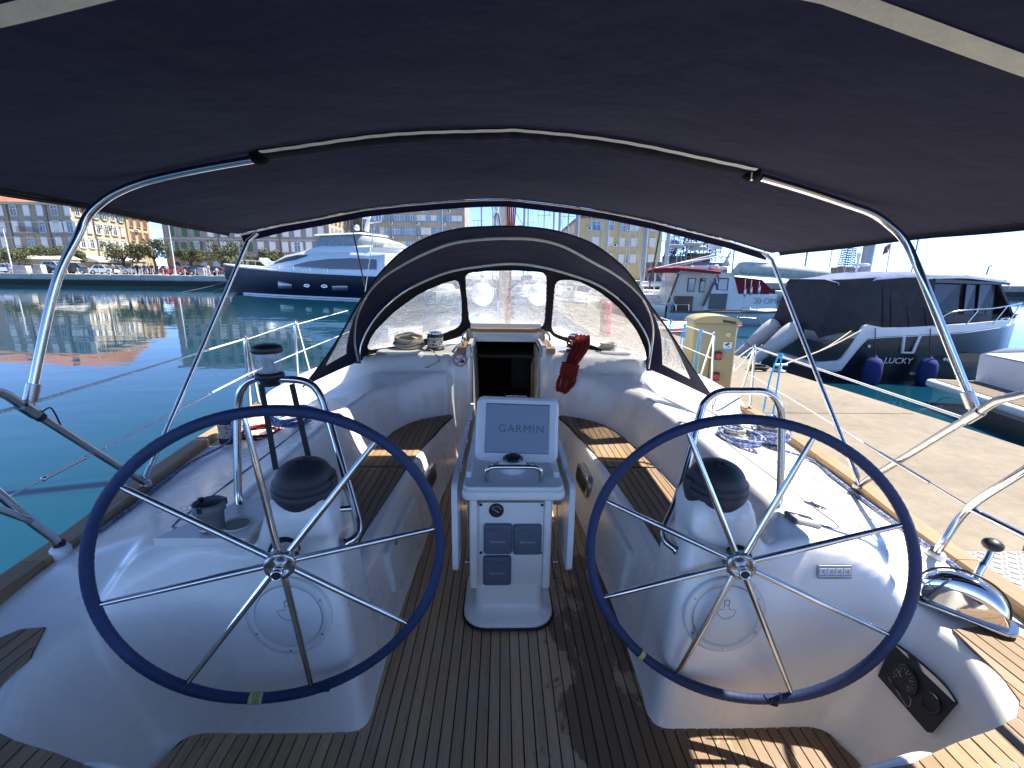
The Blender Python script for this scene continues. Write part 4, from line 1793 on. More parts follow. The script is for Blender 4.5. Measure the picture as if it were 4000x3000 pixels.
def by_x(curve, x):
    """point of a curve (sorted in x) at world x"""
    for p, q in zip(curve, curve[1:]):
        if p.x <= x <= q.x:
            t = (x - p.x) / max(1e-9, q.x - p.x)
            return p.lerp(q, t)
    return curve[0] if x < curve[0].x else curve[-1]


Bfine = catmull(Bc, 10)
Bs = resample(Bfine, NX)
Ts = resample([p for p in A2c], NX)
# line up base and top: base points follow a blend of arc length so that posts lean in
rows = []
for j in range(NZ + 1):
    t = j / NZ
    r_ = []
    for i in range(NX):
        p, q = Bs[i], Ts[i]
        bul = 0.02 * 4 * t * (1 - t)
        r_.append(p.lerp(q, t) + Vector((0, bul, bul)))
    rows.append(r_)
verts = [p for r_ in rows for p in r_]


def topx(p):
    v_ = p - CAM
    dd = v_.dot(FW)
    return (2000 + FPX * v_.dot(RT2) / dd, 1500 - FPX * v_.dot(UP2) / dd)


def inside(poly, x, y):
    c = False
    for i in range(len(poly)):
        x0, y0 = poly[i - 1]
        x1, y1 = poly[i]
        if (y0 > y) != (y1 > y) and x < (x1 - x0) * (y - y0) / (y1 - y0) + x0:
            c = not c
    return c


def rounded(poly, n=6):
    out_ = []
    N = len(poly)
    for i in range(N):
        p0, p1, p2 = Vector(poly[i - 1]), Vector(poly[i]), Vector(poly[(i + 1) % N])
        r_ = 32.0
        a = p1 + (p0 - p1).normalized() * min(r_, (p0 - p1).length * 0.45)
        c_ = p1 + (p2 - p1).normalized() * min(r_, (p2 - p1).length * 0.45)
        for k in range(n + 1):
            t = k / n
            out_.append(tuple((1 - t) ** 2 * a + 2 * t * (1 - t) * p1 + t * t * c_))
    return out_


WIN = [rounded([(1425, 1372), (1455, 1300), (1540, 1215), (1640, 1143), (1730, 1105), (1795, 1085), (1806, 1180), (1806, 1275), (1720, 1310), (1560, 1352)]),
       rounded([(1812, 1065), (1900, 1056), (2010, 1054), (2138, 1062), (2136, 1170), (2128, 1282), (1985, 1278), (1832, 1274)]),
       rounded([(2166, 1092), (2250, 1090), (2340, 1135), (2420, 1200), (2490, 1290), (2525, 1372), (2528, 1418), (2420, 1385), (2260, 1335), (2150, 1300)])]
pxs = [topx(p) for p in verts]
wid = [-1] * len(verts)
for i, (x, y) in enumerate(pxs):
    for k, pl in enumerate(WIN):
        if inside(pl, x, y):
            wid[i] = k
groups = {-1: [], 0: [], 1: [], 2: []}
for j in range(NZ):
    for i in range(NX - 1):
        q = (j * NX + i, j * NX + i + 1, (j + 1) * NX + i + 1, (j + 1) * NX + i)
        ks = [wid[a] for a in q]
        k = ks[0] if ks.count(ks[0]) == 4 else -1
        groups[k].append(q)
for k, fs in groups.items():
    if not fs:
        continue
    used = sorted({i for f in fs for i in f})
    mp = {v: i for i, v in enumerate(used)}
    b = MB()
    b.add([verts[i] for i in used], [tuple(mp[i] for i in f) for f in fs], True)
    b.build('windscreen_canvas' if k < 0 else 'windscreen_pane', NAVYD if k < 0 else VINYL, hood)
# piping round each pane: nearest surface point for each outline pixel
P2 = np.array(pxs)
P3 = np.array([tuple(p) for p in verts])
for pl in WIN:
    pts = []
    for x, y in resample([Vector((p[0], p[1], 0)) for p in pl + [pl[0]]], 90)[:-1] and [(q.x, q.y) for q in resample([Vector((p[0], p[1], 0)) for p in pl + [pl[0]]], 90)[:-1]]:
        dd = (P2[:, 0] - x) ** 2 + (P2[:, 1] - y) ** 2
        idx = np.argsort(dd)[:4]
        wgt = 1 / (dd[idx] + 1e-3)
        pts.append(Vector((P3[idx] * wgt[:, None]).sum(0) / wgt.sum()) + Vector((0, -0.006, 0)))
    b = MB()
    b.tube(pts, 0.006, 6, closed=True)
    b.build('pane_binding', NAVYD, hood)
# rolled cloth tie on top
b = MB()
t0 = aty(2020, 890, 3.66)
b.tube(catmull([t0 + Vector((-0.02, 0, 0)), t0 + Vector((0.02, 0, 0.012)), t0 + Vector((0.07, 0.01, 0.004)), t0 + Vector((0.10, 0, 0))], 5), 0.009, 6)
b.build('cloth_tie', NAVYD, hood)

# ================================================================== rails, lines and fittings of the yacht
for s in (-1, 1):
    foot = Vector((s * 1.925, 2.30, 0.545))
    top = Vector((s * 1.80, 1.68, 1.145))
    b = MB()
    b.tube(catmull([foot, foot.lerp(top, 0.5), top, top + Vector((-s * 0.02, -0.12, 0.10)), top + Vector((-s * 0.03, -0.35, 0.16)), top + Vector((-s * 0.06, -1.2, 0.16))], 6), 0.0155, 12)
    b.build('pushpit_rail', STEELD, yacht)
    b = MB()
    b.lathe([(0.026, -0.01), (0.026, 0.012), (0.018, 0.02)], foot, (0, 0, 1), 14)
    b.build('rail_base', STEELD, yacht)
    b = MB()
    dd = (top - foot).normalized()
    b.tube([top - dd * 0.045, top + dd * 0.03], 0.0215, 12)
    b.build('rail_clamp', STEELD, yacht)
    if s < 0:
        b = MB()
        b.tube([top - dd * 0.075, top - dd * 0.042], 0.0185, 12)
        b.tube(catmull([top - dd * 0.05 + Vector((0.02, 0, 0.01)), top - dd * 0.1 + Vector((0.03, 0, 0.05)), top - dd * 0.14 + Vector((0.03, 0, 0.0))], 5), 0.003, 5)
        b.build('tape_wrap', BLACKR, yacht)
    # aft leg with its white socket
    q = atz(235, 2140, 0.56) if s < 0 else atz(3655, 2160, 0.56)
    e = atx(0, 1932, -1.80) if s < 0 else atx(4000, 1842, 1.80)
    mid_ = atx(120, 2035, -1.80) if s < 0 else atx(3785, 1985, 1.80)
    b = MB()
    b.tube(catmull([q, q + Vector((0, -0.015, 0.05)), mid_, e, e + (e - mid_) * 1.5], 8), 0.0155, 12)
    leg = b.build('pushpit_leg', STEEL, yacht)
    b = MB()
    b.lathe([(0.034, -0.04), (0.034, 0.0), (0.028, 0.008), (0.02, 0.01)], q, (0, 0, 1), 8)
    b.build('leg_base', STEELW, leg)
    b = MB()
    b.lathe([(0.02, 0.008), (0.02, 0.03)], q, (0, 0, 1), 12)
    b.build('leg_gasket', BLACKR, leg)
    b = MB()
    e2 = atx(0, 1990, -1.70) if s < 0 else atx(4000, 2092, 1.85)
    b.tube([mid_, e2, e2 + (e2 - mid_) * 1.0], 0.0125, 10)
    b.build('pushpit_brace', STEEL, yacht)

STAN = {}


def stanchion(px_top, px_foot2, X, name='stanchion', h=0.60, dy=0.16):
    t = atx(px_top[0], px_top[1], X)
    foot = Vector((math.copysign(rail_a(t.y), X), t.y, 0.53))
    f2 = Vector((math.copysign(rail_a(t.y + dy), X), t.y + dy, 0.53))
    b = MB()
    t2 = Vector((f2.x, t.y + 0.075, t.z - 0.02))
    b.tube(catmull([foot, foot.lerp(t, 0.5), t + Vector((0, 0, -0.03)), t + Vector((0, 0.025, 0.005)), t2, t2.lerp(f2, 0.5), f2], 7), 0.0115, 10)
    o = b.build(name, STEEL, yacht)
    b = MB()
    b.lathe([(0.02, -0.03), (0.02, 0.03), (0.014, 0.034)], foot, (0, 0, 1), 10)
    b.build('stanchion_base', STEELD, o)
    b = MB()
    b.lathe([(0.02, -0.03), (0.02, 0.03), (0.014, 0.034)], f2, (0, 0, 1), 10)
    b.build('stanchion_base', STEELD, o)
    return t, t2


tp1 = stanchion((955, 1322), None, -2.10)
tp2 = stanchion((1150, 1262), None, -2.15, dy=0.3)
ts1 = stanchion((2950, 1358), None, 2.10, dy=0.22)
ts2 = stanchion((2790, 1304), None, 2.13, dy=0.3)


def wire(pts, r, name, m_, parent=yacht):
    b = MB()
    b.tube(pts, r, 8)
    return b.build(name, m_, parent)


# port lifelines
pl0 = atx(-60, 1628, -1.80)
wire([pl0, tp1[0] + Vector((0, 0, -0.005))], 0.0065, 'lifeline', STEELW)
wire([tp1[0], tp1[1], tp2[0]], 0.0035, 'lifeline', STEELW)
wire([tp2[0], tp2[1], tp2[1] + Vector((0.0, 1.6, 0.02))], 0.005, 'lifeline', STEELW)
l0, l1 = atx(45, 1935, -1.80), Vector((tp1[0].x, tp1[0].y, 0.84))
a0 = l0.lerp(l1, 0.22)
wire([a0, l1], 0.0062, 'lifeline', STEELW)
b = MB()
b.tube([l0, l0.lerp(a0, 0.3)], 0.004, 8)
b.tube([l0.lerp(a0, 0.3), l0.lerp(a0, 0.75)], 0.008, 8)
b.tube([l0.lerp(a0, 0.75), a0], 0.005, 8)
b.ball(l0.lerp(a0, 0.3), 0.011, 8, 6)
b.ball(l0.lerp(a0, 0.75), 0.010, 8, 6)
b.build('turnbuckle', STEEL, yacht)
l2 = Vector((tp2[0].x, tp2[0].y, 0.84))
wire([l1, l2, l2 + Vector((0.0, 1.9, 0.02))], 0.005, 'lifeline', STEELW)
# starboard lifelines
sr0 = atx(3760, 1632, 1.80)
wire([ts1[0], sr0], 0.0065, 'lifeline', STEELW)
wire([ts2[0], ts2[1], ts2[1] + Vector((0.02, 3.0, 0.05))], 0.006, 'lifeline', STEELW)
l1, l0 = Vector((ts1[0].x, ts1[0].y, 0.84)), atx(3780, 1975, 1.80)
a0 = l0.lerp(l1, 0.3)
wire([a0, l1], 0.004, 'lifeline', STEELW)
b = MB()
b.tube([l0, l0.lerp(a0, 0.3)], 0.004, 8)
b.tube([l0.lerp(a0, 0.3), l0.lerp(a0, 0.8)], 0.008, 8)
b.tube([l0.lerp(a0, 0.8), a0], 0.005, 8)
b.build('turnbuckle', STEEL, yacht)
l2 = Vector((ts2[0].x, ts2[0].y, 0.84))
wire([l2, l2 + Vector((0.0, 3.0, 0.03))], 0.005, 'lifeline', STEELW)
wire(catmull([ts1[0] + Vector((-0.02, 0, -0.02)), ts1[0] + Vector((-0.05, 0.1, -0.16)), ts1[0] + Vector((-0.04, 0.22, -0.24)), ts1[0] + Vector((0, 0.28, -0.15)), ts1[1] + Vector((0, 0.05, 0))], 8), 0.006, 'gate_line', STEELW)

# sky blue fender lines tied to the starboard lifelines
SKYG = 'blue lines tied to the lifeline'
p = ts1[0].lerp(sr0, 0.235)
c0 = Vector((p.x, p.y, p.z))
ft = atx(2985, 1600, 2.0)
r_ = thing('fender_line', c0, 'bright blue line hitched over the lifeline between front leg and bollard end of pier', 'rope', SKYG)
r_['label'] = 'bright blue line hitched to the lifeline right of the steel gate stanchion'
b = MB()
b.tube(catmull([c0 + Vector((0.0, 0.13, -0.46)), c0 + Vector((0.01, 0.12, -0.2)), c0 + Vector((0.01, 0.06, -0.02)), c0 + Vector((0, 0.0, 0.015)), c0 + Vector((-0.008, -0.015, -0.01)), c0 + Vector((0.0, 0.0, -0.2)), c0 + Vector((0.0, 0.0, -0.62))], 10), 0.0065, 8)
b.build('line', R_SKY, r_)
b = MB()
b.tube([c0 + Vector((0.012 * math.cos(a), 0.018 * math.sin(a * 0.5), 0.012 * math.sin(a))) for a in np.linspace(0, 15, 60)], 0.006, 7)
b.build('hitch', R_SKY, r_)
for k, (t, lab) in enumerate(((0.10, 'bright blue line hitched to the lifeline beside the khaki power box, nearest of three'), (0.26, 'middle bright blue line of three hitched beside the khaki power box'), (0.42, 'farthest bright blue line of three hitched to the lifeline by the sprayhood'))):
    c0 = ts2[1].lerp(ts2[1] + Vector((0.02, 3.0, 0.05)), t)
    r2 = copy_tree(r_, c0, None, lab, SKYG)

# ---- throttle lever on the starboard side, set at an angle on the coaming
tc = atz(3745, 2378, 0.53)
MT = Matrix.Rotation(R(42), 3, 'Z')


def T(x, y, z):
    return tc + MT @ Vector((x, y, z))


b = MB()
rows = []
for k in range(15):
    ang = math.pi * k / 14
    ring = []
    for j in range(21):
        u_ = j / 20
        env = max(0.0, 1 - abs(2 * u_ - 1) ** 2.2) ** 0.5
        cs, sn = math.cos(ang), math.sin(ang)
        ring.append(T(math.copysign(abs(cs) ** 0.7, cs) * 0.042 * (0.6 + 0.4 * env), -0.125 + 0.25 * u_, 0.006 + sn ** 0.7 * 0.125 * env))
    rows.append(ring)
b.grid(rows)
th = b.build('throttle_box', CHROME, yacht)
b = MB()
b.rbox(T(0, 0, 0.0), (0.115, 0.29, 0.014), 0.04, 5, MT)
b.build('throttle_base', STEEL, th)
b = MB()
b.tube([T(0.022, 0.122 * math.cos(a), 0.008 + 0.128 * max(0, math.sin(a)) ** 0.8) for a in np.linspace(0.05, 3.09, 26)], 0.004, 6)
b.build('throttle_seam', BLACKP, th)
b = MB()
b.lathe([(0.040, 0), (0.040, 0.03), (0.032, 0.04)], T(0.03, -0.03, 0.065), MT @ Vector((1, 0, 0.05)), 20)
b.build('throttle_hub', CHROME, th)
kb = T(0.06, -0.02, 0.075)
kn = aty(3878, 2128, kb.y + 0.02)
b = MB()
b.tube(catmull([kb, kb.lerp(kn, 0.45), kb.lerp(kn, 0.6) + Vector((0.006, 0, 0.004)), kn + Vector((0, 0, -0.02))], 6), [0.014] * 3 + [0.0125] * 6 + [0.0105] * 10, 10)
b.build('throttle_lever', CHROME, th)
b = MB()
b.ball(kn, 0.030, 16, 10, (1, 1, 0.74))
b.build('throttle_knob', BLACKP, th)

# ---- engine panel on the starboard wall of the aft well
wp0, wn = Vector((1.262, 1.1, 0.02)), Vector((-0.955, 0.0, 0.297)).normalized()


def on_plane(x, y, p0, nn):
    d_ = ray(x, y)
    return CAM + d_ * ((p0 - CAM).dot(nn) / d_.dot(nn))


wn2 = Vector((-0.93, -0.06, 0.33)).normalized()
cq = [hit_px(x, y) for x, y in ((3496, 2513), (3740, 2744), (3632, 2862), (3440, 2643))]
wn2 = (cq[2] - cq[0]).cross(cq[3] - cq[1]).normalized()
if wn2.x > 0:
    wn2 = -wn2
wp = max(cq, key=lambda p_: p_.dot(wn2)) + wn2 * 0.004
q4 = [on_plane(x, y, wp, wn2) for x, y in ((3496, 2513), (3740, 2744), (3632, 2862), (3440, 2643))]
b = MB()
b.add([p + wn2 * 0.012 for p in q4] + [p - wn2 * 0.04 for p in q4], [(0, 1, 2, 3), (4, 7, 6, 5), (0, 4, 5, 1), (1, 5, 6, 2), (2, 6, 7, 3), (3, 7, 4, 0)], False)
ep = b.build('engine_panel', BLACKP, yacht)
gc = on_plane(3535, 2655, wp + wn2 * 0.013, wn2)
for (px_, py_, rr) in ((3535, 2655, 0.047), (3640, 2745, 0.03)):
    g_ = on_plane(px_, py_, wp + wn2 * 0.013, wn2)
    b = MB()
    b.lathe([(rr, 0), (rr, 0.008), (rr * 0.88, 0.010), (rr * 0.84, 0.006)], g_, wn2, 32)
    dg_ = b.build('rev_counter' if rr > 0.04 else 'key_switch', BLACKP, ep)
    if rr > 0.04:
        Mg = frame_at(wn2)
        b = MB()
        for k in range(15):
            a = R(215 - 250 * k / 14)
            d_ = Mg @ Vector((math.cos(a), math.sin(a), 0))
            b.bar(g_ + wn2 * 0.0075 + d_ * 0.030, g_ + wn2 * 0.0075 + d_ * 0.037, 0.0013, 0.0006, wn2)
        so = b.build('scale_marks', SILV, dg_)
        so['kind'] = 'stuff'
        b = MB()
        b.bar(g_ + wn2 * 0.009 - Mg @ Vector((0.006, -0.002, 0)), g_ + wn2 * 0.009 + Mg @ Vector((-0.026, 0.010, 0)), 0.0025, 0.0008, wn2)
        b.build('needle', SILV, dg_)
        for k, n_ in enumerate('0 10 20 30 40'.split()):
            a = R(200 - 55 * k)
            text_mesh(n_, 0.008, 'numeral', SILV, dg_, Mg, g_ + wn2 * 0.0078 + Mg @ Vector((0.024 * math.cos(a), 0.024 * math.sin(a), 0)), ext=0.0002)
b = MB()
lw = [on_plane(x, y, wp + wn2 * 0.0126, wn2) for x, y in ((3470, 2645), (3500, 2650), (3560, 2735), (3552, 2760), (3540, 2758))]
b.tube(lw, 0.0009, 5, closed=True)
b.build('warning_lamp_frame', SILV, ep)

# ---- control plate on the starboard shelf and the instruction plate below it
c4 = [atz(x, y, 0.655) for x, y in ((3062, 2068), (3130, 2068), (3190, 2118), (3112, 2122))]
cc = sum(c4, Vector()) / 4
cc.z = field(cc.x, cc.y) + 0.004
nk = Vector((-(field(cc.x + 0.05, cc.y) - field(cc.x - 0.05, cc.y)) / 0.1, -(field(cc.x, cc.y + 0.05) - field(cc.x, cc.y - 0.05)) / 0.1, 1)).normalized()
MK = frame_at(nk, (0, 1, 0))
cc = cc + nk * 0.004
b = MB()
b.rbox(cc, (0.115, 0.085, 0.012), 0.012, 3, MK)
kp = b.build('control_plate', GREYC, yacht)
b = MB()
b.rbox(cc + nk * 0.0068, (0.098, 0.068, 0.002), 0.006, 2, MK)
b.build('plate_face', mat('plate_grey', (0.3, 0.31, 0.31), 0.5), kp)
for dx, dy in ((-0.025, 0.01), (0.03, 0.014), (0.008, -0.014)):
    b = MB()
    b.lathe([(0.0085, 0.007), (0.0085, 0.010), (0.006, 0.011)], cc + MK @ Vector((dx, dy, 0)), nk, 14)
    b.build('button', IVORY, kp)
pa = (3178, 2200, 3345, 2202, 3330, 2262, 3170, 2262)


def face_hit(x, y):
    """first point where a pixel's ray meets the moulding"""
    d_ = ray(x, y)
    for k in range(3000):
        p = CAM + d_ * (0.6 + k * 0.0015)
        if p.z <= field(p.x, p.y):
            return p
    return p


fp = [face_hit(pa[i], pa[i + 1]) for i in (0, 2, 4, 6)]
fn = (fp[1] - fp[0]).cross(fp[3] - fp[0]).normalized()
if fn.dot(CAM - fp[0]) < 0:
    fn = -fn
fcn = sum(fp, Vector()) / 4 + fn * 0.006
Mf = frame_at(fn)
b = MB()
b.rbox(fcn, (0.125, 0.05, 0.006), 0.005, 2, Mf)
ip = b.build('instruction_plate', mat('plate_alloy', (0.33, 0.34, 0.36), 0.4, 0.3), yacht)
for k in range(4):
    b = MB()
    b.rbox(fcn + Mf @ Vector((-0.044 + 0.0295 * k, -0.001, 0.0034)), (0.027, 0.030, 0.001), 0.001, 2, Mf)
    pn = b.build('pictogram_panel', STK_W, ip)
    b = MB()
    for q in range(4):
        b.box(fcn + Mf @ Vector((-0.0525 + 0.0295 * k + 0.006 * q, -0.011, 0.0043)), (0.004, 0.003, 0.0006), M=Mf)
    b.bar(fcn + Mf @ Vector((-0.050 + 0.0295 * k, 0.0, 0.0043)), fcn + Mf @ Vector((-0.040 + 0.0295 * k, 0.008, 0.0043)), 0.0016, 0.0006, fn)
    b.tube([fcn + Mf @ Vector((-0.040 + 0.0295 * k + 0.004 * math.cos(a), -0.001 + 0.004 * math.sin(a), 0.0043)) for a in np.linspace(0, 6.28, 10, endpoint=False)], 0.0006, 4, closed=True)
    pg_ = b.build('pictogram', INK, ip)
    pg_['kind'] = 'stuff'
b = MB()
b.rbox(fcn + Mf @ Vector((0.005, -0.0205, 0.0034)), (0.032, 0.006, 0.001), 0.001, 2, Mf)
b.build('yellow_label', YELLT, ip)
text_mesh('IMPORTANT', 0.0052, 'lettering', INK, ip, Mf, fcn + Mf @ Vector((0.005, -0.0205, 0.0042)), ext=0.0001)

# ---- port shelf: locker lid with cup ring, grey cup
lc = Vector((-1.065, 1.56, 0))
lc.z = field(-1.065, 1.56) + 0.012
b = MB()
b.prism([(-0.17, -0.115), (0.14, -0.115), (0.13, 0.16), (-0.02, 0.17)], -0.02, 0.012, Matrix.Identity(3), lc)
ld = b.build('shelf_lid', GEL, yacht)
b = MB()
rc = lc + Vector((0.065, -0.025, 0.013))
b.lathe([(0.052, 0), (0.052, 0.004), (0.047, 0.006), (0.043, 0.003), (0.042, 0.0012)], rc, (0, 0, 1), 32)
b.build('cup_ring', mat('cream_plastic', (0.62, 0.59, 0.50), 0.45), ld)
b = MB()
b.lathe([(0.041, 0.0), (0.041, 0.0018)], rc, (0, 0, 1), 24)
b.build('cup_recess', mat('recess_grey', (0.3, 0.28, 0.24), 0.6), ld)
cupc = atz(830, 2066, lc.z + 0.014)
cup = thing('ash_cup', cupc, 'grey plastic cup with notched rim and white label on the left helm shelf', 'cup')
b = MB()
b.lathe([(0.036, 0.0), (0.040, 0.006), (0.043, 0.07), (0.051, 0.074), (0.052, 0.105), (0.047, 0.106), (0.044, 0.09), (0.036, 0.02), (0.02, 0.015)], cupc, (0, 0, 1), 32)
b.build('cup_body', GREYC, cup)
for a in (30, 150, 270):
    b = MB()
    b.box(cupc + Vector((0.050 * math.cos(R(a)), 0.050 * math.sin(R(a)), 0.098)), (0.012, 0.014, 0.02), rz=R(a))
    b.build('rim_notch', BLACKP, cup)
b = MB()
rows = []
for z in (0.012, 0.055):
    rows.append([cupc + Vector((math.cos(a) * (0.0405 + z * 0.055 + 0.001), math.sin(a) * (0.0405 + z * 0.055 + 0.001), z)) for a in np.linspace(R(215), R(275), 8)])
b.grid(rows)
b.build('paper_label', STK_W, cup)
b = MB()
for k in range(3):
    rows = []
    for z in (0.020 + 0.011 * k, 0.024 + 0.011 * k):
        rows.append([cupc + Vector((math.cos(a) * (0.0405 + z * 0.055 + 0.0016), math.sin(a) * (0.0405 + z * 0.055 + 0.0016), z)) for a in np.linspace(R(222), R(268 - 12 * (k % 2)), 8)])
    b.grid(rows)
pr_ = b.build('label_print', INK, cup)
pr_['kind'] = 'stuff'

# ---- lantern clamped on the port guard rail
lt = aty(1055, 1486, 1.75)
lan = thing('safety_light', lt, 'clear safety light with black cap clamped on the left guard rail', 'light')
b = MB()
b.lathe([(r_ * 0.85, h_ * 0.85) for r_, h_ in [(0.040, -0.022), (0.042, 0.0), (0.060, 0.012), (0.064, 0.028), (0.058, 0.036), (0.045, 0.040)]], lt, (0, 0, 1), 32)
b.build('light_base', BLACKP, lan)
b = MB()
b.lathe([(r_ * 0.85, h_ * 0.85) for r_, h_ in [(0.045, 0.038), (0.050, 0.05), (0.058, 0.125), (0.058, 0.130)]], lt, (0, 0, 1), 32)
b.build('lens', CLEAR, lan)
b = MB()
b.lathe([(r_ * 0.85, h_ * 0.85) for r_, h_ in [(0.022, 0.038), (0.024, 0.08), (0.020, 0.09), (0.012, 0.10)]], lt, (0, 0, 1), 20)
b.build('lamp', GREYC, lan)
b = MB()
b.lathe([(r_ * 0.85, h_ * 0.85) for r_, h_ in [(0.061, 0.128), (0.066, 0.136), (0.066, 0.150), (0.060, 0.160), (0.035, 0.166), (0.01, 0.168)]], lt, (0, 0, 1), 32)
b.build('cap', BLACKP, lan)
for p0, p1 in (((1020, 1500), (1078, 1835)), ((1140, 1500), (1212, 1815))):
    A0, A1 = aty(*p0, 1.75), aty(*p1, 1.66)
    b = MB()
    b.bar(A0, A1, 0.020, 0.006, (0, 1, 0))
    b.build('strap', BLACKR, lan)


# ---- winches and their rope
def winch(c, r_, h, lab, tilt=(0, 0, 1)):
    t = thing('winch', c, lab, 'winch', 'sheet winches')
    b = MB()
    b.lathe([(r_ * 1.28, 0), (r_ * 1.28, h * 0.12), (r_ * 1.2, h * 0.17), (r_ * 1.02, h * 0.2)], c, tilt, 28)
    b.build('base', BLACKP, t)
    b = MB()
    b.lathe([(r_ * 1.05, h * 0.18), (r_ * 0.95, h * 0.26), (r_ * 0.82, h * 0.4), (r_ * 0.80, h * 0.6), (r_ * 0.9, h * 0.68)], c, tilt, 28)
    b.build('drum', CHROME, t)
    b = MB()
    b.lathe([(r_ * 0.9, h * 0.68), (r_ * 1.15, h * 0.71), (r_ * 1.15, h * 0.75), (r_ * 0.92, h * 0.775), (r_ * 1.1, h * 0.80), (r_ * 1.12, h * 0.84), (r_ * 0.9, h * 0.86)], c, tilt, 28)
    b.build('self_tailer', BLACKP, t)
    b = MB()
    b.lathe([(r_ * 0.88, h * 0.86), (r_ * 0.9, h * 0.92), (r_ * 0.8, h * 0.97), (r_ * 0.35, h), (r_ * 0.3, h * 0.96)], c, tilt, 28)
    b.build('cap', CHROME, t)
    return t


def helix(c, r_, z0, z1, turns, rr, n=18, jit=0.002):
    N = int(turns * n)
    return [Vector((c[0] + (r_ + random.uniform(-jit, jit)) * math.cos(2 * math.pi * k / n), c[1] + (r_ + random.uniform(-jit, jit)) * math.sin(2 * math.pi * k / n), c[2] + z0 + (z1 - z0) * k / N)) for k in range(N + 1)]


def coil(c, rx, ry, loops, th, seed, lift=0.02, M=None, wob=0.25):
    """loose coil of rope lying on a surface: one continuous strand"""
    rnd = random.Random(seed)
    pts = []
    ph = rnd.uniform(0, 6)
    for L in range(loops):
        sx, sy = rx * rnd.uniform(1 - wob, 1), ry * rnd.uniform(1 - wob, 1)
        ox, oy = rnd.uniform(-rx, rx) * 0.14, rnd.uniform(-ry, ry) * 0.14
        rot = rnd.uniform(-0.35, 0.35)
        base = th + lift * L / max(1, loops - 1)
        for k in range(9):
            a = ph + 2 * math.pi * k / 9
            x, y = sx * math.cos(a), sy * math.sin(a)
            x, y = x * math.cos(rot) - y * math.sin(rot) + ox, x * math.sin(rot) + y * math.cos(rot) + oy
            p = Vector((x, y, base + rnd.uniform(0, th * 1.2)))
            pts.append((M @ p if M is not None else p) + Vector(c))
    return catmull(pts, 5)


def rope(name, pts, r_, m_, lab, grp='ropes on the yacht'):
    b = MB()
    b.tube(pts, r_, 7)
    o = b.build(name, m_)
    return tag(o, lab, 'rope', grp)


def deckp(px_, py_, z):
    p = atz(px_, py_, z)
    p.z = field(p.x, p.y) if p.y < 5.15 else z
    return p


# port coaming winch (red and white sheet), starboard coaming winch (white and blue sheet)
wpz = deckp(905, 1690, 0.56)
winch(wpz, 0.062, 0.20, 'steel winch with red flecked rope on the left coaming by the water')
b = MB()
rope('sheet_turns', helix(wpz, 0.072, 0.035, 0.135, 6, 0.008), 0.0085, R_REDW, 'white rope with red flecks wound round the left coaming winch')
M0 = Matrix.Rotation(R(-14), 3, 'Y')
cp_ = deckp(1150, 1660, 0.60)
rope('rope_coil', coil(cp_ + Vector((0, 0, 0.015)), 0.15, 0.20, 9, 0.008, 3, 0.05), 0.0075, R_BLUEW, 'blue flecked rope coil heaped on the left coaming beside the winch')
rope('rope_coil', coil(deckp(1020, 1690, 0.58) + Vector((0, 0, 0.01)), 0.13, 0.16, 4, 0.007, 8, 0.02), 0.0075, R_RED, 'loose red line under the blue coil on the left coaming')
tail = [wpz + Vector((0.08, 0.02, 0.10)), wpz + Vector((0.05, -0.06, 0.16)), wpz + Vector((0.06, -0.14, 0.05))]
for y in (2.65, 2.4, 2.1, 1.85):
    tail.append(Vector((-(rail_a(y) - 0.085), y, field(rail_a(y) - 0.085, y) + 0.01)))
rope('sheet_tail', catmull(tail, 8), 0.007, R_BLUEW, 'blue flecked line running aft along the left toe rail')
wsz = deckp(3010, 1715, 0.56)
winch(wsz, 0.068, 0.215, 'steel winch wound with white rope on the right coaming by the pier')
rope('sheet_turns', helix(wsz, 0.080, 0.03, 0.15, 6, 0.008), 0.010, R_WHITEB, 'white rope with dark flecks wound round the right coaming winch')
rope('rope_coil', coil(wsz + Vector((-0.02, -0.02, 0.05)), 0.115, 0.115, 6, 0.008, 5, 0.06), 0.0075, R_BLUEW, 'blue and red flecked rope piled round the right coaming winch')
rope('rope_coil', coil(deckp(2880, 1730, 0.62) + Vector((0, 0, 0.012)), 0.13, 0.16, 7, 0.008, 11, 0.04), 0.0075, R_BLUEW, 'blue flecked rope coil lying on the right coaming left of the winch')
rope('rope_coil', coil(deckp(2860, 1700, 0.63) + Vector((0, 0, 0.03)), 0.07, 0.10, 4, 0.008, 13, 0.03), 0.009, R_WHITEB, 'white rope bight on top of the right blue coil')
tail = [wsz + Vector((-0.09, -0.06, 0.03))]
for y in (2.75, 2.5, 2.25, 2.0, 1.8, 1.62, 1.5):
    tail.append(Vector((rail_a(y) - 0.075, y, field(rail_a(y) - 0.075, y) + 0.012)))
rope('sheet_tail', catmull(tail, 8), 0.009, R_BLUEW, 'blue and red flecked line running aft along the right toe rail')
rope('sheet_lead', catmull([wsz + Vector((0.02, 0.09, 0.06)), wsz + Vector((-0.10, 0.35, 0.05)), wsz + Vector((-0.16, 0.75, 0.06))], 6), 0.0085, R_WHITEB, 'white rope leading forward from the right coaming winch to the sprayhood')

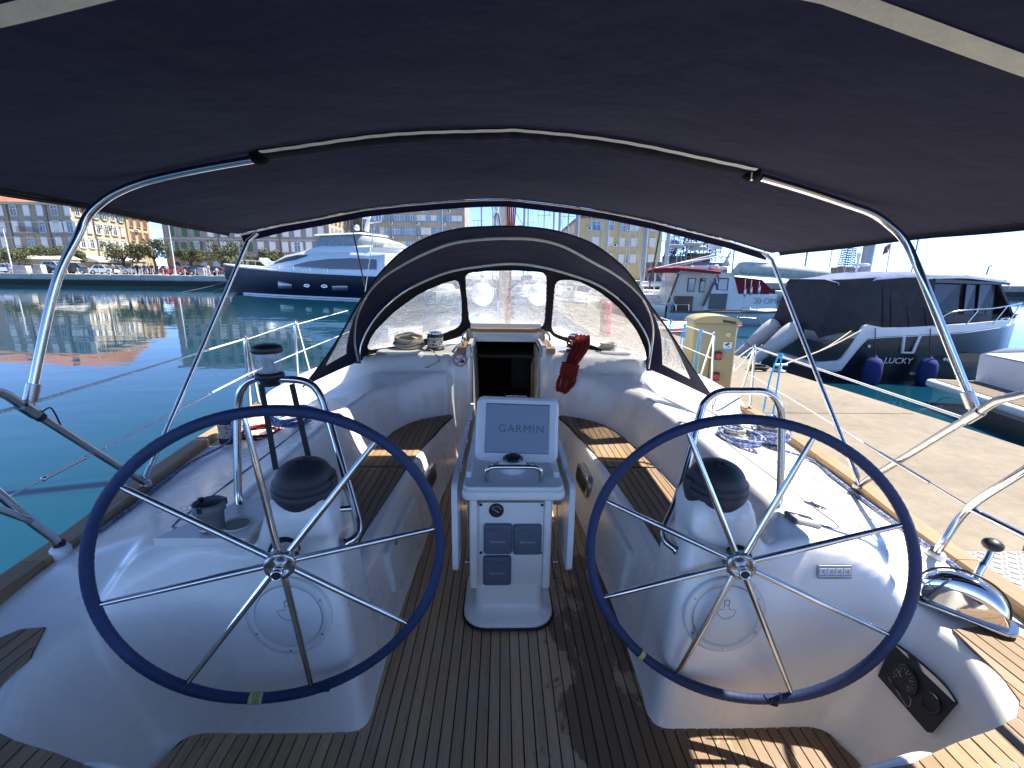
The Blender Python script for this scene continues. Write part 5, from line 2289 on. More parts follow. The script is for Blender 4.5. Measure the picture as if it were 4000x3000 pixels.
# cabin top winches
cw1 = Vector((-0.675, 4.38, 0.935))
winch(cw1, 0.068, 0.19, 'black and chrome winch left of the cabin entrance under the sprayhood')
rope('halyard_turns', helix(cw1, 0.068, 0.04, 0.135, 6, 0.008), 0.0085, R_BW, 'black and white rope wound on the winch left of the cabin entrance')
rope('rope_coil', coil(Vector((-0.93, 4.40, 0.955)), 0.135, 0.10, 10, 0.009, 21, 0.10, Matrix.Rotation(R(18), 3, 'X')), 0.010, R_CREAM, 'cream rope hank beside the winch left of the cabin entrance')
rope('halyard_tail', catmull([cw1 + Vector((-0.06, -0.07, 0.03)), cw1 + Vector((0.0, -0.14, 0.02)), cw1 + Vector((0.03, -0.22, 0.005)), Vector((-0.60, 4.085, 0.90)), Vector((-0.68, 4.05, 0.85)), Vector((-0.73, 4.04, 0.835))], 6), 0.0055, R_BW, 'black and white rope tail hanging by the no shoes sticker')
b = MB()
b.rbox((-0.98, 4.28, 0.945), (0.42, 0.2, 0.02), 0.03, 3)
b.build('clutch_plate', GEL2, yacht)
cw2 = Vector((0.66, 4.34, 0.935))
winch(cw2, 0.068, 0.19, 'chrome winch right of the cabin entrance holding the red rope bundle')
rope('rope_coil', coil(Vector((1.0, 4.42, 0.95)), 0.085, 0.07, 5, 0.008, 31, 0.05), 0.0085, R_CREAM, 'small cream rope knot right of the red rope bundle')
b = MB()
ov = [(0.16 * math.cos(a), 0.07 * math.sin(a)) for a in np.linspace(0, 2 * math.pi, 28, endpoint=False)]
b.prism(ov, 0.94, 0.958, Matrix.Identity(3), (1.06, 4.30, 0))
b.build('clutch_plate', STEELW, yacht)
rope('halyard_tail', catmull([Vector((1.05, 4.42, 0.99)), Vector((1.18, 4.36, 0.96)), Vector((1.24, 4.22, 0.92)), Vector((1.25, 4.12, 0.86))], 6), 0.006, R_CREAM, 'thin cream line trailing off the small knot toward the right coaming')

# red rope bundle hung over the winch: bights, wrapping turns, tail loop
red = thing('rope_bundle', cw2, 'big red rope bundle hung from the winch right of the cabin entrance', 'rope', 'ropes on the yacht')
top_ = aty(2275, 1335, 4.16)
mid_ = aty(2225, 1435, 4.0)
low_ = aty(2198, 1530, 4.02)
rnd = random.Random(4)
b = MB()
axis1 = (mid_ - top_)
for k in range(11):
    w0 = (k / 10 - 0.5)
    e = 0.115
    side_ = Vector((1, 0, 0))
    dep = Vector((0, -1, 0)) * (0.028 * rnd.uniform(0.2, 1.3))
    pts = [mid_ + side_ * w0 * 0.075 + dep * 0.5, mid_.lerp(top_, 0.4) + side_ * w0 * 0.12 + dep, mid_.lerp(top_, 0.85) + side_ * w0 * 0.14 + dep * 1.2, top_ + side_ * w0 * 0.12 + Vector((0, 0.03 + rnd.uniform(0, 0.05), 0.035 + rnd.uniform(0, 0.02))), top_ + side_ * w0 * 0.1 + Vector((0, 0.16, -0.03))]
    b.tube(catmull(pts, 6), 0.0095, 7)
for k in range(4):
    a0 = rnd.uniform(0, 6)
    b.tube([cw2 + Vector((0.078 * math.cos(a), 0.078 * math.sin(a), 0.07 + 0.022 * k + 0.01 * math.sin(a * 2 + a0))) for a in np.linspace(0, 2 * math.pi, 22, endpoint=False)], 0.0095, 7, closed=True)
b.build('bights', R_RED, red)
b = MB()
axd = (low_ - mid_).normalized()
for k in range(6):
    cen = mid_ + axd * (0.018 * k - 0.03)
    tilt_ = rnd.uniform(-0.12, 0.12) - 0.22
    b.tube([cen + Vector((0.072 * math.cos(a), 0.032 * math.sin(a) - 0.015, 0.072 * math.cos(a) * tilt_)) for a in np.linspace(0, 2 * math.pi, 22, endpoint=False)], 0.0095, 7, closed=True)
b.build('wrapping_turns', R_RED, red)
b = MB()
for k in range(9):
    w0 = (k / 8 - 0.5)
    pts = [mid_ + Vector((w0 * 0.09, -0.01, 0)), mid_.lerp(low_, 0.5) + Vector((w0 * 0.155, -0.015 - 0.02 * rnd.random(), 0)), mid_.lerp(low_, 0.85) + Vector((w0 * 0.125, -0.02 - 0.02 * rnd.random(), rnd.uniform(-0.03, 0.02))), low_ + Vector((w0 * 0.04, -0.02, rnd.uniform(-0.01, 0.03)))]
    b.tube(catmull(pts, 6), 0.0095, 7)
b.build('tail_loop', R_RED, red)
b = MB()
b.bar(cw2 + Vector((-0.05, -0.12, 0.10)), cw2 + Vector((0.03, 0.0, 0.16)), 0.02, 0.02)
b.build('winch_handle', STEELW, red)

# ---- mast, boom lines and standing rigging ahead of the hood
mast_c = aty(1972, 1180, 6.4)
b = MB()
b.lathe([(0.085, 0.9), (0.085, 14.0)], (mast_c.x, 6.4, 0), (0, 0, 1), 18)
b.build('mast', mat('mast_alloy', (0.62, 0.57, 0.46), 0.4, 0.2, 0.1, 3), yacht)
for k in range(5):
    b = MB()
    dx = 0.05 + 0.028 * k
    b.tube([(mast_c.x + dx * 0.6 - 0.02, 6.28, 0.95), (mast_c.x + 0.055 + dx * 0.10, 6.26, 1.6), (mast_c.x + dx - 0.03, 6.26, 2.6)], 0.011, 6)
    b.build('halyard', R_RED, yacht)
for k in range(3):
    b = MB()
    b.tube([(mast_c.x - 0.11 - 0.03 * k, 6.35, 0.95), (mast_c.x - 0.12 - 0.02 * k, 6.35, 8.0)], 0.006, 5)
    b.build('halyard', R_CREAM, yacht)
rope('rope_coil', [aty(1942, 870, 6.2) + Vector((0.03 * math.cos(a * 1.0) * (1 + 0.2 * math.sin(a * 0.3)), 0.02 * math.sin(a), 0.12 * math.sin(a))) for a in np.linspace(0, 30, 120)], 0.011, R_CREAM, 'cream rope hank hanging high on the mast')
b = MB()
bl = aty(1993, 795, 6.2)
b.rbox(bl, (0.05, 0.05, 0.09), 0.012, 3)
b.build('block', BLACKP, yacht)
for (x0, y0), (x1, y1) in (((1905, 700), (1938, 905)), ((1920, 700), (1952, 905)), ((2010, 820), (2050, 892))):
    b = MB()
    b.tube([aty(x0, y0, 7.0), aty(x1, y1, 5.6)], 0.005, 5)
    b.build('shroud', STEELD, yacht)
b = MB()
b.tube([(-2.05, 6.3, 0.5), (-0.35, 6.4, 9.0)], 0.006, 5)
b.build('shroud', STEELD, yacht)
b = MB()
b.tube([(2.05, 6.3, 0.5), (0.3, 6.4, 9.0)], 0.006, 5)
b.build('shroud', STEELD, yacht)
for i, (px_, py_, lab) in enumerate(((1885, 1150, 'round white fender left of the mast, seen through the middle window'), (2105, 1150, 'round white fender right of the mast, seen through the middle window'))):
    c0 = aty(px_, py_, 8.2)
    f = thing('ball_fender', c0, lab, 'fender', 'round fenders on the foredeck')
    b = MB()
    b.ball(c0, 0.2, 20, 12)
    b.tube([c0 + Vector((0, 0, 0.19)), c0 + Vector((0, 0, 0.25))], 0.03, 10)
    b.build('ball', WHITEP, f)
    b = MB()
    b.tube([c0 + Vector((0, 0, 0.24)), Vector((c0.x * 1.6, 8.4, c0.z + 0.3))], 0.008, 5)
    b.build('lanyard', R_CREAM, f)

# ================================================================== water, pier, far quay
def water_mat():
    mt, t, b = nodes_of('harbour_water')
    v = pos(t)
    n1 = noise(t, pos(t, (0.55, 1.0, 1)), 0.9, 2, 0.5, 0.3)
    n2 = noise(t, pos(t, (0.6, 1.0, 1)), 3.6, 2, 0.5, 0.2)
    n3 = noise(t, v, 0.12, 2, 0.5)
    h = math_n(t, 'ADD', math_n(t, 'MULTIPLY', n1, 0.75), math_n(t, 'MULTIPLY', n2, 0.12))
    h = math_n(t, 'MULTIPLY', h, ramp(t, n3, ((0.3, 0.45), (0.7, 1.0))))
    bumpn(t, b, h, 0.065, 0.25)
    c = mixc(t, ramp(t, n3, ((0.3, 0.0), (0.7, 1.0))), (0.003, 0.034, 0.060), (0.005, 0.050, 0.085))
    t.links.new(c, b.inputs['Base Color'])
    b.inputs['Roughness'].default_value = 0.02
    b.inputs['IOR'].default_value = 1.34
    b.inputs['Specular IOR Level'].default_value = 0.6
    return mt


b = MB()
b.add([(-900, -200, WATER_Z), (900, -200, WATER_Z), (900, 1600, WATER_Z), (-900, 1600, WATER_Z)], [(0, 1, 2, 3)], False)
structure(b.build('water', water_mat()))


def concrete_mat(name, c, wet=0.0):
    mt, t, b = nodes_of(name)
    v = pos(t)
    n1 = noise(t, v, 0.7, 6, 0.65)
    n2 = noise(t, v, 9, 5, 0.7)
    n3 = noise(t, v, 90, 3, 0.7)
    f = math_n(t, 'ADD', math_n(t, 'MULTIPLY', n1, 0.5), math_n(t, 'ADD', math_n(t, 'MULTIPLY', n2, 0.3), math_n(t, 'MULTIPLY', n3, 0.2)))
    t.links.new(mixc(t, ramp(t, f, ((0.35, 0.0), (0.66, 1.0))), tuple(x * 0.6 for x in c), tuple(x * 1.2 for x in c)), b.inputs['Base Color'])
    st = noise(t, pos(t, (1, 0.4, 1)), 1.3, 6, 0.7, 0.8)
    base_l = b.inputs['Base Color'].links[0].from_socket
    t.links.new(mixc(t, ramp(t, st, ((0.56, 0.0), (0.72, 0.55))), base_l, tuple(x * 0.5 for x in c)), b.inputs['Base Color'])
    b.inputs['Roughness'].default_value = 0.85
    bumpn(t, b, math_n(t, 'ADD', n2, math_n(t, 'MULTIPLY', n3, 0.4)), 0.4, 0.01)
    return mt


CONC = concrete_mat('pier_concrete', (0.25, 0.21, 0.155))
CONCD = concrete_mat('wet_concrete', (0.10, 0.10, 0.08))
PZ = 0.15
b = MB()
b.prism([(2.45, -6.0), (4.98, -6.0), (4.82, 4.8), (4.75, 6.0), (4.62, 7.4), (4.5, 30.0), (2.35, 30.0)], WATER_Z - 1, PZ)
pier_o = structure(b.build('pier', CONC))
for yj in (1.4, 5.0, 8.6, 12.2, 15.8):
    bj = MB()
    bj.box((3.62, yj, PZ - 0.004), (2.2 if yj > 4 else 2.4, 0.022, 0.012))
    bj.build('slab_joint', CONCD, pier_o)
b = MB()
pts = [(2.45, -6.0), (4.98, -6.0), (4.82, 4.8), (4.75, 6.0), (4.62, 7.4), (4.5, 30.0), (2.35, 30.0)]
b.prism([(x + (0.02 if x > 3.5 else -0.02), y) for x, y in pts], WATER_Z - 1, WATER_Z + 0.28)
structure(b.build('pier_tide_band', CONCD))

# treadplate gangway on the pier edge by the stern
gp = [atz(x, y, PZ + 0.04) for x, y in ((3705, 2175), (3815, 2170), (4000, 2265), (4010, 2345))]
tr = thing('gangway_plate', gp[0], 'silver treadplate gangway lying on the pier edge beside the throttle', 'gangway')
x0, y1_ = gp[0].x, gp[0].y + 0.06
b = MB()
ALU = mat('aluminium', (0.22, 0.22, 0.21), 0.5, 0.5, 0.1, 10)
b.rbox((x0 + 0.26, y1_ - 0.9, PZ + 0.025), (0.48, 1.8, 0.03), 0.02, 2)
b.build('plate', ALU, tr)
b = MB()
for i in range(42):
    for j in range(11):
        cx, cy = x0 + 0.04 + j * 0.043, y1_ - 0.03 - i * 0.043
        sgn = 1 if (i + j) % 2 else -1
        b.bar((cx - 0.011, cy - 0.011 * sgn, PZ + 0.041), (cx + 0.011, cy + 0.011 * sgn, PZ + 0.041), 0.007, 0.003)
o = b.build('tread_bars', ALU, tr)
o['kind'] = 'stuff'
for dx in (0.0, 0.52):
    b = MB()
    b.box((x0 + dx, y1_ - 0.9, PZ + 0.035), (0.03, 1.84, 0.06))
    b.build('edge_strip', mat('weathered_alloy', (0.25, 0.24, 0.22), 0.5, 0.5), tr)

# power and water pedestal on the pier
KHAKI = mat('khaki_plastic', (0.36, 0.31, 0.15), 0.5, 0, 0.06, 3, 0.03, 60)
sp = atz(2775, 1530, PZ)
sv = thing('service_pedestal', sp, 'khaki dock power pedestal with rounded lid standing on the pier', 'power pedestal')
M = Matrix.Rotation(R(-8), 3, 'Z')
cx = sp + Vector((0.0, 0.2, 0))
b = MB()
b.rbox(cx + Vector((0, 0, 0.46)), (0.56, 0.42, 0.92), 0.03, 3, M)
b.build('body', KHAKI, sv)
b = MB()
rows = []
for k in range(13):
    a = math.pi * k / 12
    x = -0.30 * math.cos(a)
    z = 0.92 + 0.10 * math.sin(a) ** 0.8
    rows.append([cx + M @ Vector((x, y, z)) for y in (-0.24, 0.24)])
b.grid(rows, True)
b.add([r_[0] for r_ in rows], [tuple(range(13))], False)
b.add([r_[1] for r_ in rows], [tuple(range(13))], False)
b.build('lid', KHAKI, sv)
b = MB()
b.box(cx + M @ Vector((-0.03, -0.213, 0.42)), (0.012, 0.006, 0.8), M=M)
b.build('panel_seam', mat('khaki_shadow_gap', (0.12, 0.10, 0.05), 0.7), sv)
fy = -0.214
b = MB()
b.lathe([(0.035, 0), (0.035, 0.012), (0.03, 0.018)], cx + M @ Vector((0.16, fy, 0.78)), M @ Vector((0, -1, 0)), 20)
b.build('lamp_lens', mat('cream_lens', (0.5, 0.45, 0.25), 0.3), sv)
b = MB()
b.box(cx + M @ Vector((0.17, fy - 0.002, 0.62)), (0.11, 0.006, 0.12), M=M)
lb = b.build('camera_sign', STK_W, sv)
b = MB()
b.box(cx + M @ Vector((0.17, fy - 0.0055, 0.578)), (0.11, 0.004, 0.036), M=M)
b.build('sign_footer', mat('sign_blue', (0.12, 0.32, 0.62), 0.5), lb)
b = MB()
Mc = M @ Matrix(((1, 0, 0), (0, 0, -1), (0, 1, 0)))
b.prism([(-0.035, 0.012), (0.012, 0.040), (0.026, 0.022), (-0.02, -0.004)], 0, 0.003, Mc, cx + M @ Vector((0.17, fy - 0.0055, 0.635)))
b.prism([(0.0, -0.002), (0.008, -0.002), (0.01, -0.014), (0.03, -0.014), (0.03, -0.022), (0.0, -0.022)], 0, 0.003, Mc, cx + M @ Vector((0.17, fy - 0.0055, 0.635)))
b.build('camera_picture', INK, lb)
SOCK = mat('socket_red', (0.5, 0.04, 0.03), 0.4)
for z in (0.50, 0.22):
    for xx in (0.06,):
        b = MB()
        b.rbox(cx + M @ Vector((xx, fy - 0.02, z)), (0.09, 0.11, 0.05), 0.015, 3, Mc)
        so = b.build('socket', BLACKP, sv)
        b = MB()
        b.lathe([(0.042, 0.0), (0.042, 0.02), (0.036, 0.026)], cx + M @ Vector((xx, fy - 0.04, z)), M @ Vector((0, -1, 0)), 18)
        b.build('socket_cap', SOCK, so)
b = MB()
b.bar(cx + M @ Vector((0.07, -0.243, 0.955)), cx + M @ Vector((0.23, -0.243, 0.935)), 0.03, 0.006, (0, -1, 0))
b.build('handle_slot', BLACKP, sv)

# mooring cleat and chain lying on the pier
cl = atz(3045, 1452, PZ)
ct = thing('mooring_cleat', cl, 'small steel mooring cleat on the far pier edge holding two ropes', 'cleat')
b = MB()
b.rbox(cl + Vector((0, 0, 0.02)), (0.14, 0.18, 0.04), 0.03, 3)
b.lathe([(0.035, 0.03), (0.03, 0.10)], cl, (0, 0, 1), 12)
b.build('foot', STEEL, ct)
b = MB()
b.tube([cl + Vector((-0.11, 0, 0.11)), cl + Vector((0.11, 0, 0.11))], 0.025, 10)
b.build('horn', STEEL, ct)
rope('chain_heap', coil(atz(2960, 1445, PZ), 0.16, 0.16, 5, 0.02, 41, 0.03), 0.017, BLACKR, 'dark chain heap lying on the pier near the small cleat', 'pier ropes')

# far quay across the water
STONE = concrete_mat('quay_stone', (0.42, 0.40, 0.36))
STONEB = concrete_mat('quay_block', (0.50, 0.48, 0.44))
ALGAE = concrete_mat('tide_stained_stone', (0.035, 0.04, 0.028))
QY, QZ = 75.0, 0.95
b = MB()
b.box((-60, QY + 150.4, QZ / 2 - 1.2), (420, 300, QZ + 2.4 - 0.02))
qo = structure(b.build('quay', STONE))
b = MB()
b.box((-60, QY + 0.2, WATER_Z - 0.1), (420, 0.6, 1.75))
structure(b.build('quay_tide_band', ALGAE))
x = -150.0
i = 0
blk = None
rnd = random.Random(9)
while x < 12:
    L = rnd.uniform(3.2, 5.2)
    b = MB()
    d = rnd.uniform(-0.03, 0.03)
    b.rbox((x + L / 2, QY + 0.2 + d, 0.53), (L - 0.06, 0.6, 0.80 + d * 0.6), 0.03, 2)
    b.build('kerb_block', STONEB, qo)
    x += L

# ================================================================== town across the water
def wallm(name, c, var=0.12):
    mt, t, b = nodes_of(name)
    v = pos(t)
    n1 = noise(t, v, 0.25, 5, 0.65)
    n2 = noise(t, pos(t, (1.2, 1.2, 0.25)), 1.6, 5, 0.7)
    f = math_n(t, 'ADD', math_n(t, 'MULTIPLY', n1, 0.5), math_n(t, 'MULTIPLY', n2, 0.5))
    t.links.new(mixc(t, ramp(t, f, ((0.35, 0.0), (0.68, 1.0))), tuple(x * (1 - var * 1.6) for x in c), tuple(min(1, x * (1 + var)) for x in c)), b.inputs['Base Color'])
    b.inputs['Roughness'].default_value = 0.9
    b.inputs['Specular IOR Level'].default_value = 0.2
    bumpn(t, b, n2, 0.2, 0.03)
    MATS[name] = mt
    return mt


W_A = wallm('plaster_beige_grey', (0.35, 0.305, 0.245))
W_A_LIT = wallm('plaster_beige_lit', (0.46, 0.395, 0.28))  # lit copy of the palace plaster, sunshine on the flank worked into its colour
W_B = wallm('plaster_yellow', (0.46, 0.37, 0.22))
W_C = wallm('plaster_mauve_grey', (0.30, 0.265, 0.25))
W_C2 = wallm('plaster_pink_cream', (0.42, 0.35, 0.265))
W_BASE = wallm('plaster_ochre_base', (0.34, 0.22, 0.12))
W_D = wallm('stained_concrete_panel', (0.36, 0.33, 0.27), 0.18)
W_E = wallm('plaster_straw_yellow', (0.52, 0.42, 0.22), 0.06)
TRIM = wallm('stone_trim', (0.46, 0.42, 0.36))
TRIMD = wallm('dark_cornice', (0.18, 0.15, 0.13))
ROOFT = wallm('terracotta_tiles', (0.45, 0.20, 0.11), 0.25)
ROOFG = wallm('roof_grey', (0.22, 0.21, 0.20))
SH_W = mat('shutter_white', (0.70, 0.70, 0.68), 0.6, 0, 0.06, 2)
SH_G = mat('shutter_green', (0.055, 0.13, 0.06), 0.6, 0, 0.15, 2)
SH_T = mat('shutter_teal', (0.09, 0.17, 0.15), 0.6, 0, 0.15, 2)
SH_B = mat('shutter_brown', (0.20, 0.085, 0.05), 0.6, 0, 0.15, 2)
WINF = mat('window_frame_white', (0.70, 0.70, 0.68), 0.5, 0, 0.05, 2)
WINY = mat('window_frame_ochre', (0.48, 0.40, 0.20), 0.5, 0, 0.1, 2)
PANE = glass_mat('window_glass', (0.05, 0.065, 0.085), 0.06)
PANEB = glass_mat('window_glass_blue', (0.10, 0.22, 0.36), 0.08)
PANEW = mat('roller_blind', (0.66, 0.66, 0.64), 0.6, 0, 0.04, 3)
ACM = mat('air_conditioner_white', (0.66, 0.65, 0.62), 0.5, 0, 0.06, 3)
FOLI = None

LOCAL = {}


def local_mesh(key, fn, mats):
    if key not in LOCAL:
        b = MB()
        fn(b)
        o = b.build(key, mats)
        LOCAL[key] = o.data
        bpy.data.objects.remove(o)
    return LOCAL[key]


def put(me, name, M4, parent):
    o = bpy.data.objects.new(name, me)
    o.matrix_basis = M4
    col.objects.link(o)
    adopt(o, parent)
    return o


def wmat(p, ang):
    """local x along wall, local -y out of the wall, ang = direction of wall's x axis"""
    return Matrix.Translation(Vector(p)) @ Matrix.Rotation(ang, 4, 'Z')


def add_window(par, p, ang, wd, hg, kind='case', shut=None, open_=True, trim=TRIM, pane=None, frame=WINF, lint=True):
    """window > pane, shutters, sill, lintel"""
    k = f'w{wd:.2f}{hg:.2f}'

    def fr(b):
        t = 0.09
        b.box((0, -0.03, hg / 2), (wd, 0.12, t))
        b.box((0, -0.03, -hg / 2), (wd, 0.12, t))
        b.box((-wd / 2, -0.03, 0), (t, 0.12, hg + t))
        b.box((wd / 2, -0.03, 0), (t, 0.12, hg + t))
        b.box((0, -0.03, 0), (t * 0.8, 0.08, hg - t))
        b.box((0, -0.035, hg * 0.18), (wd - t, 0.07, t * 0.7))
    M4 = wmat(p, ang)
    o = put(local_mesh('frame' + k + frame.name, fr, frame), 'window', M4, par)
    put(local_mesh('pane' + k + (pane or PANE).name, lambda b: b.box((0, 0.0, 0), (wd - 0.05, 0.06, hg - 0.05)), pane or PANE), 'pane', M4, o)
    put(local_mesh('sill' + k + trim.name, lambda b: b.box((0, -0.07, -hg / 2 - 0.10), (wd + 0.28, 0.26, 0.1)), trim), 'sill', M4, o)
    if lint:
        put(local_mesh('lint' + k + trim.name, lambda b: (b.box((0, -0.06, hg / 2 + 0.22), (wd + 0.34, 0.22, 0.12)), b.box((0, -0.03, hg / 2 + 0.12), (wd + 0.2, 0.1, 0.1))), trim), 'lintel', M4, o)
    if shut is not None:
        def sh(b):
            b.box((0, 0, 0), (wd / 2, 0.05, hg + 0.05))
            for j in range(5):
                b.box((0, -0.03, -hg / 2 + hg * (j + 0.5) / 5), (wd / 2 - 0.1, 0.02, hg / 5 * 0.8))
        me_ = local_mesh('shut' + k + shut.name, sh, shut)
        for s in (-1, 1):
            x = s * (wd * 0.77 if open_ else wd * 0.253)
            put(me_, 'shutter', M4 @ Matrix.Translation((x, -0.12 if not open_ else -0.09, 0)), o)
    return o


def add_ac(par, p, ang):
    def f(b):
        b.rbox((0, -0.22, 0), (0.85, 0.34, 0.6), 0.03, 2)
        b.box((-0.3, -0.12, -0.36), (0.05, 0.4, 0.06))
        b.box((0.3, -0.12, -0.36), (0.05, 0.4, 0.06))
    M4 = wmat(p, ang)
    o = put(local_mesh('ac', f, ACM), 'air_conditioner', M4, par)
    put(local_mesh('acf', lambda b: b.lathe([(0.23, 0), (0.23, 0.02), (0.18, 0.03)], (-0.12, -0.39, 0), (0, -1, 0), 14), BLACKP), 'fan_grille', M4, o)


def block(par, p0, p1, depth, z0, z1, m_, name='wall'):
    """box wall from p0 to p1 (plan), going back by depth"""
    p0, p1 = Vector((p0[0], p0[1], 0)), Vector((p1[0], p1[1], 0))
    d = (p1 - p0)
    nrm = Vector((-d.y, d.x, 0)).normalized() * depth
    b = MB()
    poly = [(p0.x, p0.y), (p1.x, p1.y), (p1.x + nrm.x, p1.y + nrm.y), (p0.x + nrm.x, p0.y + nrm.y)]
    b.prism(poly, z0, z1)
    return b.build(name, m_, par)


def colx(px_, Y):
    return aty(px_, 1000, Y).x


def rowz(px_, py_, Y):
    return aty(px_, py_, Y).z


# ---- building A: long grey-beige palace on the left, its right flank in the sun
YA = 98.0
xa = colx(305, YA)
zA = rowz(305, 802, YA)
A_ = thing('palace', (xa - 25, YA, QZ), 'grey beige four storey palace at far left with white windows and sunlit right flank', 'building')
block(A_, (xa - 52, YA), (xa, YA), 13.5, QZ, zA, W_A)
b = MB()
b.box((xa - 26, YA + 6.5, zA + 0.18), (53.4, 14.6, 0.45))
b.build('cornice', TRIM, A_)
b = MB()
b.prism([(-0.8, 0.36), (14.6, 0.36), (6.9, 4.0)], 0, 53, Matrix(((0, 0, 1), (1, 0, 0), (0, 1, 0))), (xa - 52.6, YA, zA))
rf = b.build('roof', ROOFT, A_)
for k in range(5):
    b = MB()
    cx_, cy_ = xa - 6 - 9.5 * k, YA + 1.8
    b.box((cx_, cy_ + 0.8, zA + 1.7), (1.5, 2.2, 1.5))
    dm = b.build('dormer', W_A, rf)
    b = MB()
    b.box((cx_, cy_ - 0.33, zA + 1.75), (0.8, 0.08, 0.9))
    b.build('pane', PANE, dm)
for yy in (868, 930, 985):
    b = MB()
    b.box((xa - 26, YA - 0.06, rowz(150, yy, YA)), (52.2, 0.2, 0.25))
    b.build('string_course', TRIM, A_)
for r_, (py_, hg) in enumerate(((822, 1.95), (886, 2.05), (948, 2.0))):
    for c_, px_ in enumerate((-52, 0, 52, 104, 156, 212, 264)):
        sx_ = px_ + r_ * 10
        p = aty(sx_, py_, YA - 0.06)
        add_window(A_, (p.x, YA - 0.06, p.z), 0, 1.15, hg, shut=(SH_W if (c_ + r_) % 3 != 2 else None), open_=(r_ == 1 and c_ > 4), pane=PANEW if (c_ * 3 + r_) % 4 == 0 else PANE)
bx = aty(120, 905, YA)
b = MB()
b.box((bx.x, YA - 0.6, bx.z - 0.2), (3.2, 1.2, 0.2))
bal = b.build('balcony', TRIM, A_)
b = MB()
for k in range(17):
    b.box((bx.x - 1.55 + k * 0.194, YA - 1.15, bx.z + 0.35), (0.04, 0.04, 0.9))
b.box((bx.x, YA - 1.15, bx.z + 0.82), (3.2, 0.07, 0.07))
rl = b.build('balcony_railing', TRIMD, bal)
for px0, px1 in ((172, 206), (20, 30)):
    q = aty(px0, 780, YA)
    b = MB()
    b.tube([(q.x, YA - 0.12, zA), (q.x, YA - 0.12, QZ)], 0.09, 6)
    b.build('drainpipe', TRIMD, A_)
# sunlit flank
block(A_, (xa + 0.02, YA), (xa + 0.022, YA + 13.5), 0.3, QZ, zA - 0.2, W_A_LIT, 'flank_wall')
ZR = [aty(305, y, YA).z for y in (822, 886, 948)]
for r_, z in enumerate(ZR):
    for c_ in range(6):
        y = YA + 1.6 + c_ * 2.15
        sh = (SH_W, SH_B, SH_T, SH_T, SH_T, SH_T)[c_] if r_ == 0 else SH_W
        add_window(A_, (xa + 0.08, y, z), R(90), 0.95, 1.75, shut=sh if (c_ + r_) % 4 else None, open_=r_ != 1 or c_ % 2 == 0)
for y, z in ((YA + 3.4, ZR[0] - 2.0), (YA + 9.2, ZR[0] - 2.1), (YA + 6.6, ZR[0] - 2.3)):
    add_ac(A_, (xa + 0.08, y, z), R(90))
b = MB()
b.tube([(xa + 0.2, YA + 5.0, zA), (xa + 0.2, YA + 5.0, QZ)], 0.1, 6)
b.build('drainpipe', TRIMD, A_)

# ---- building B: yellow house beyond, same street line
B_ = thing('yellow_house', (xa - 5, YA + 17, QZ), 'yellow house with brown shutters beyond the sunlit palace flank', 'building')
block(B_, (xa - 10, YA + 13.6), (xa + 0.3, YA + 13.6), 7.0, QZ, zA - 0.6, W_B)
b = MB()
b.box((xa - 4.9, YA + 17.1, zA - 0.45), (11.0, 7.3, 0.35))
b.build('cornice', TRIM, B_)
for r_, z in enumerate(ZR):
    for c_ in range(3):
        add_window(B_, (xa + 0.36, YA + 14.9 + c_ * 2.1, z - 0.7), R(90), 0.95, 1.75, shut=SH_B, open_=False)
    add_ac(B_, (xa + 0.36, YA + 16.0, z - 2.4), R(90))

# cafe awning along the flank
aw = thing('cafe_awning', (xa + 2, YA + 5, QZ), 'long white cafe awning along the foot of the sunlit flank', 'awning')
b = MB()
b.prism([(0.3, 3.4), (3.4, 2.5), (3.4, 2.2), (0.3, 2.3)], 0, 13.0, Matrix(((1, 0, 0), (0, 0, 1), (0, 1, 0))), (xa, YA + 0.5, QZ))
b.build('awning_cloth', SH_W, aw)
for y in (1.0, 7.0, 13.0):
    b = MB()
    b.tube([(xa + 3.3, YA + y, QZ), (xa + 3.3, YA + y, QZ + 2.3)], 0.06, 6)
    b.build('awning_post', STEELD, aw)

# ---- building C: mauve grey block with green and white shutters
YC = 105.0
xc0, xc1 = colx(650, YC), colx(1292, YC)
zC = rowz(900, 755, YC)
C_ = thing('mauve_block', ((xc0 + xc1) / 2, YC, QZ), 'mauve grey apartment block with green and white shutters behind the motor yacht', 'building')
block(C_, (xc0, YC), (xc1, YC), 28.0, QZ + 4.0, zC, W_C)
block(C_, (xc0 - 0.05, YC - 0.05), (xc1 + 0.05, YC - 0.05), 28.1, QZ, QZ + 4.0, W_BASE, 'ground_floor')
block(C_, (xc1 + 0.02, YC), (xc1 + 0.022, YC + 27.8), 0.3, QZ + 4.05, zC - 0.3, W_C2, 'flank_wall')  # flank slab paler and warmer than the front: sunlight put into its colour
b = MB()
b.box(((xc0 + xc1) / 2, YC + 14, zC + 0.2), (xc1 - xc0 + 1.6, 29.6, 0.5))
b.build('cornice', TRIM, C_)
b = MB()
b.prism([(xc0 - 0.8, YC - 0.8), (xc1 + 0.8, YC - 0.8), (xc1 + 0.8, YC + 28.8), (xc0 - 0.8, YC + 28.8)], zC + 0.45, zC + 0.7)
b.build('roof', ROOFT, C_)
cols_c = [672, 722, 770, 822, 874, 928, 978, 1020, 1066, 1115, 1162, 1208, 1253]
for r_, py_ in enumerate((786, 845, 905, 965)):
    for c_, px_ in enumerate(cols_c):
        p = aty(px_, py_, YC - 0.06)
        gr = (r_ in (0, 1)) or (r_ == 3 and c_ in (0, 1, 2, 6)) or (r_ == 2 and c_ in (0, 1, 2))
        sh = SH_G if gr else SH_W
        add_window(C_, (p.x, YC - 0.06, p.z), 0, 1.25, 2.05, shut=sh, open_=(r_ == 3 and c_ in (0, 2, 10)), pane=PANE)
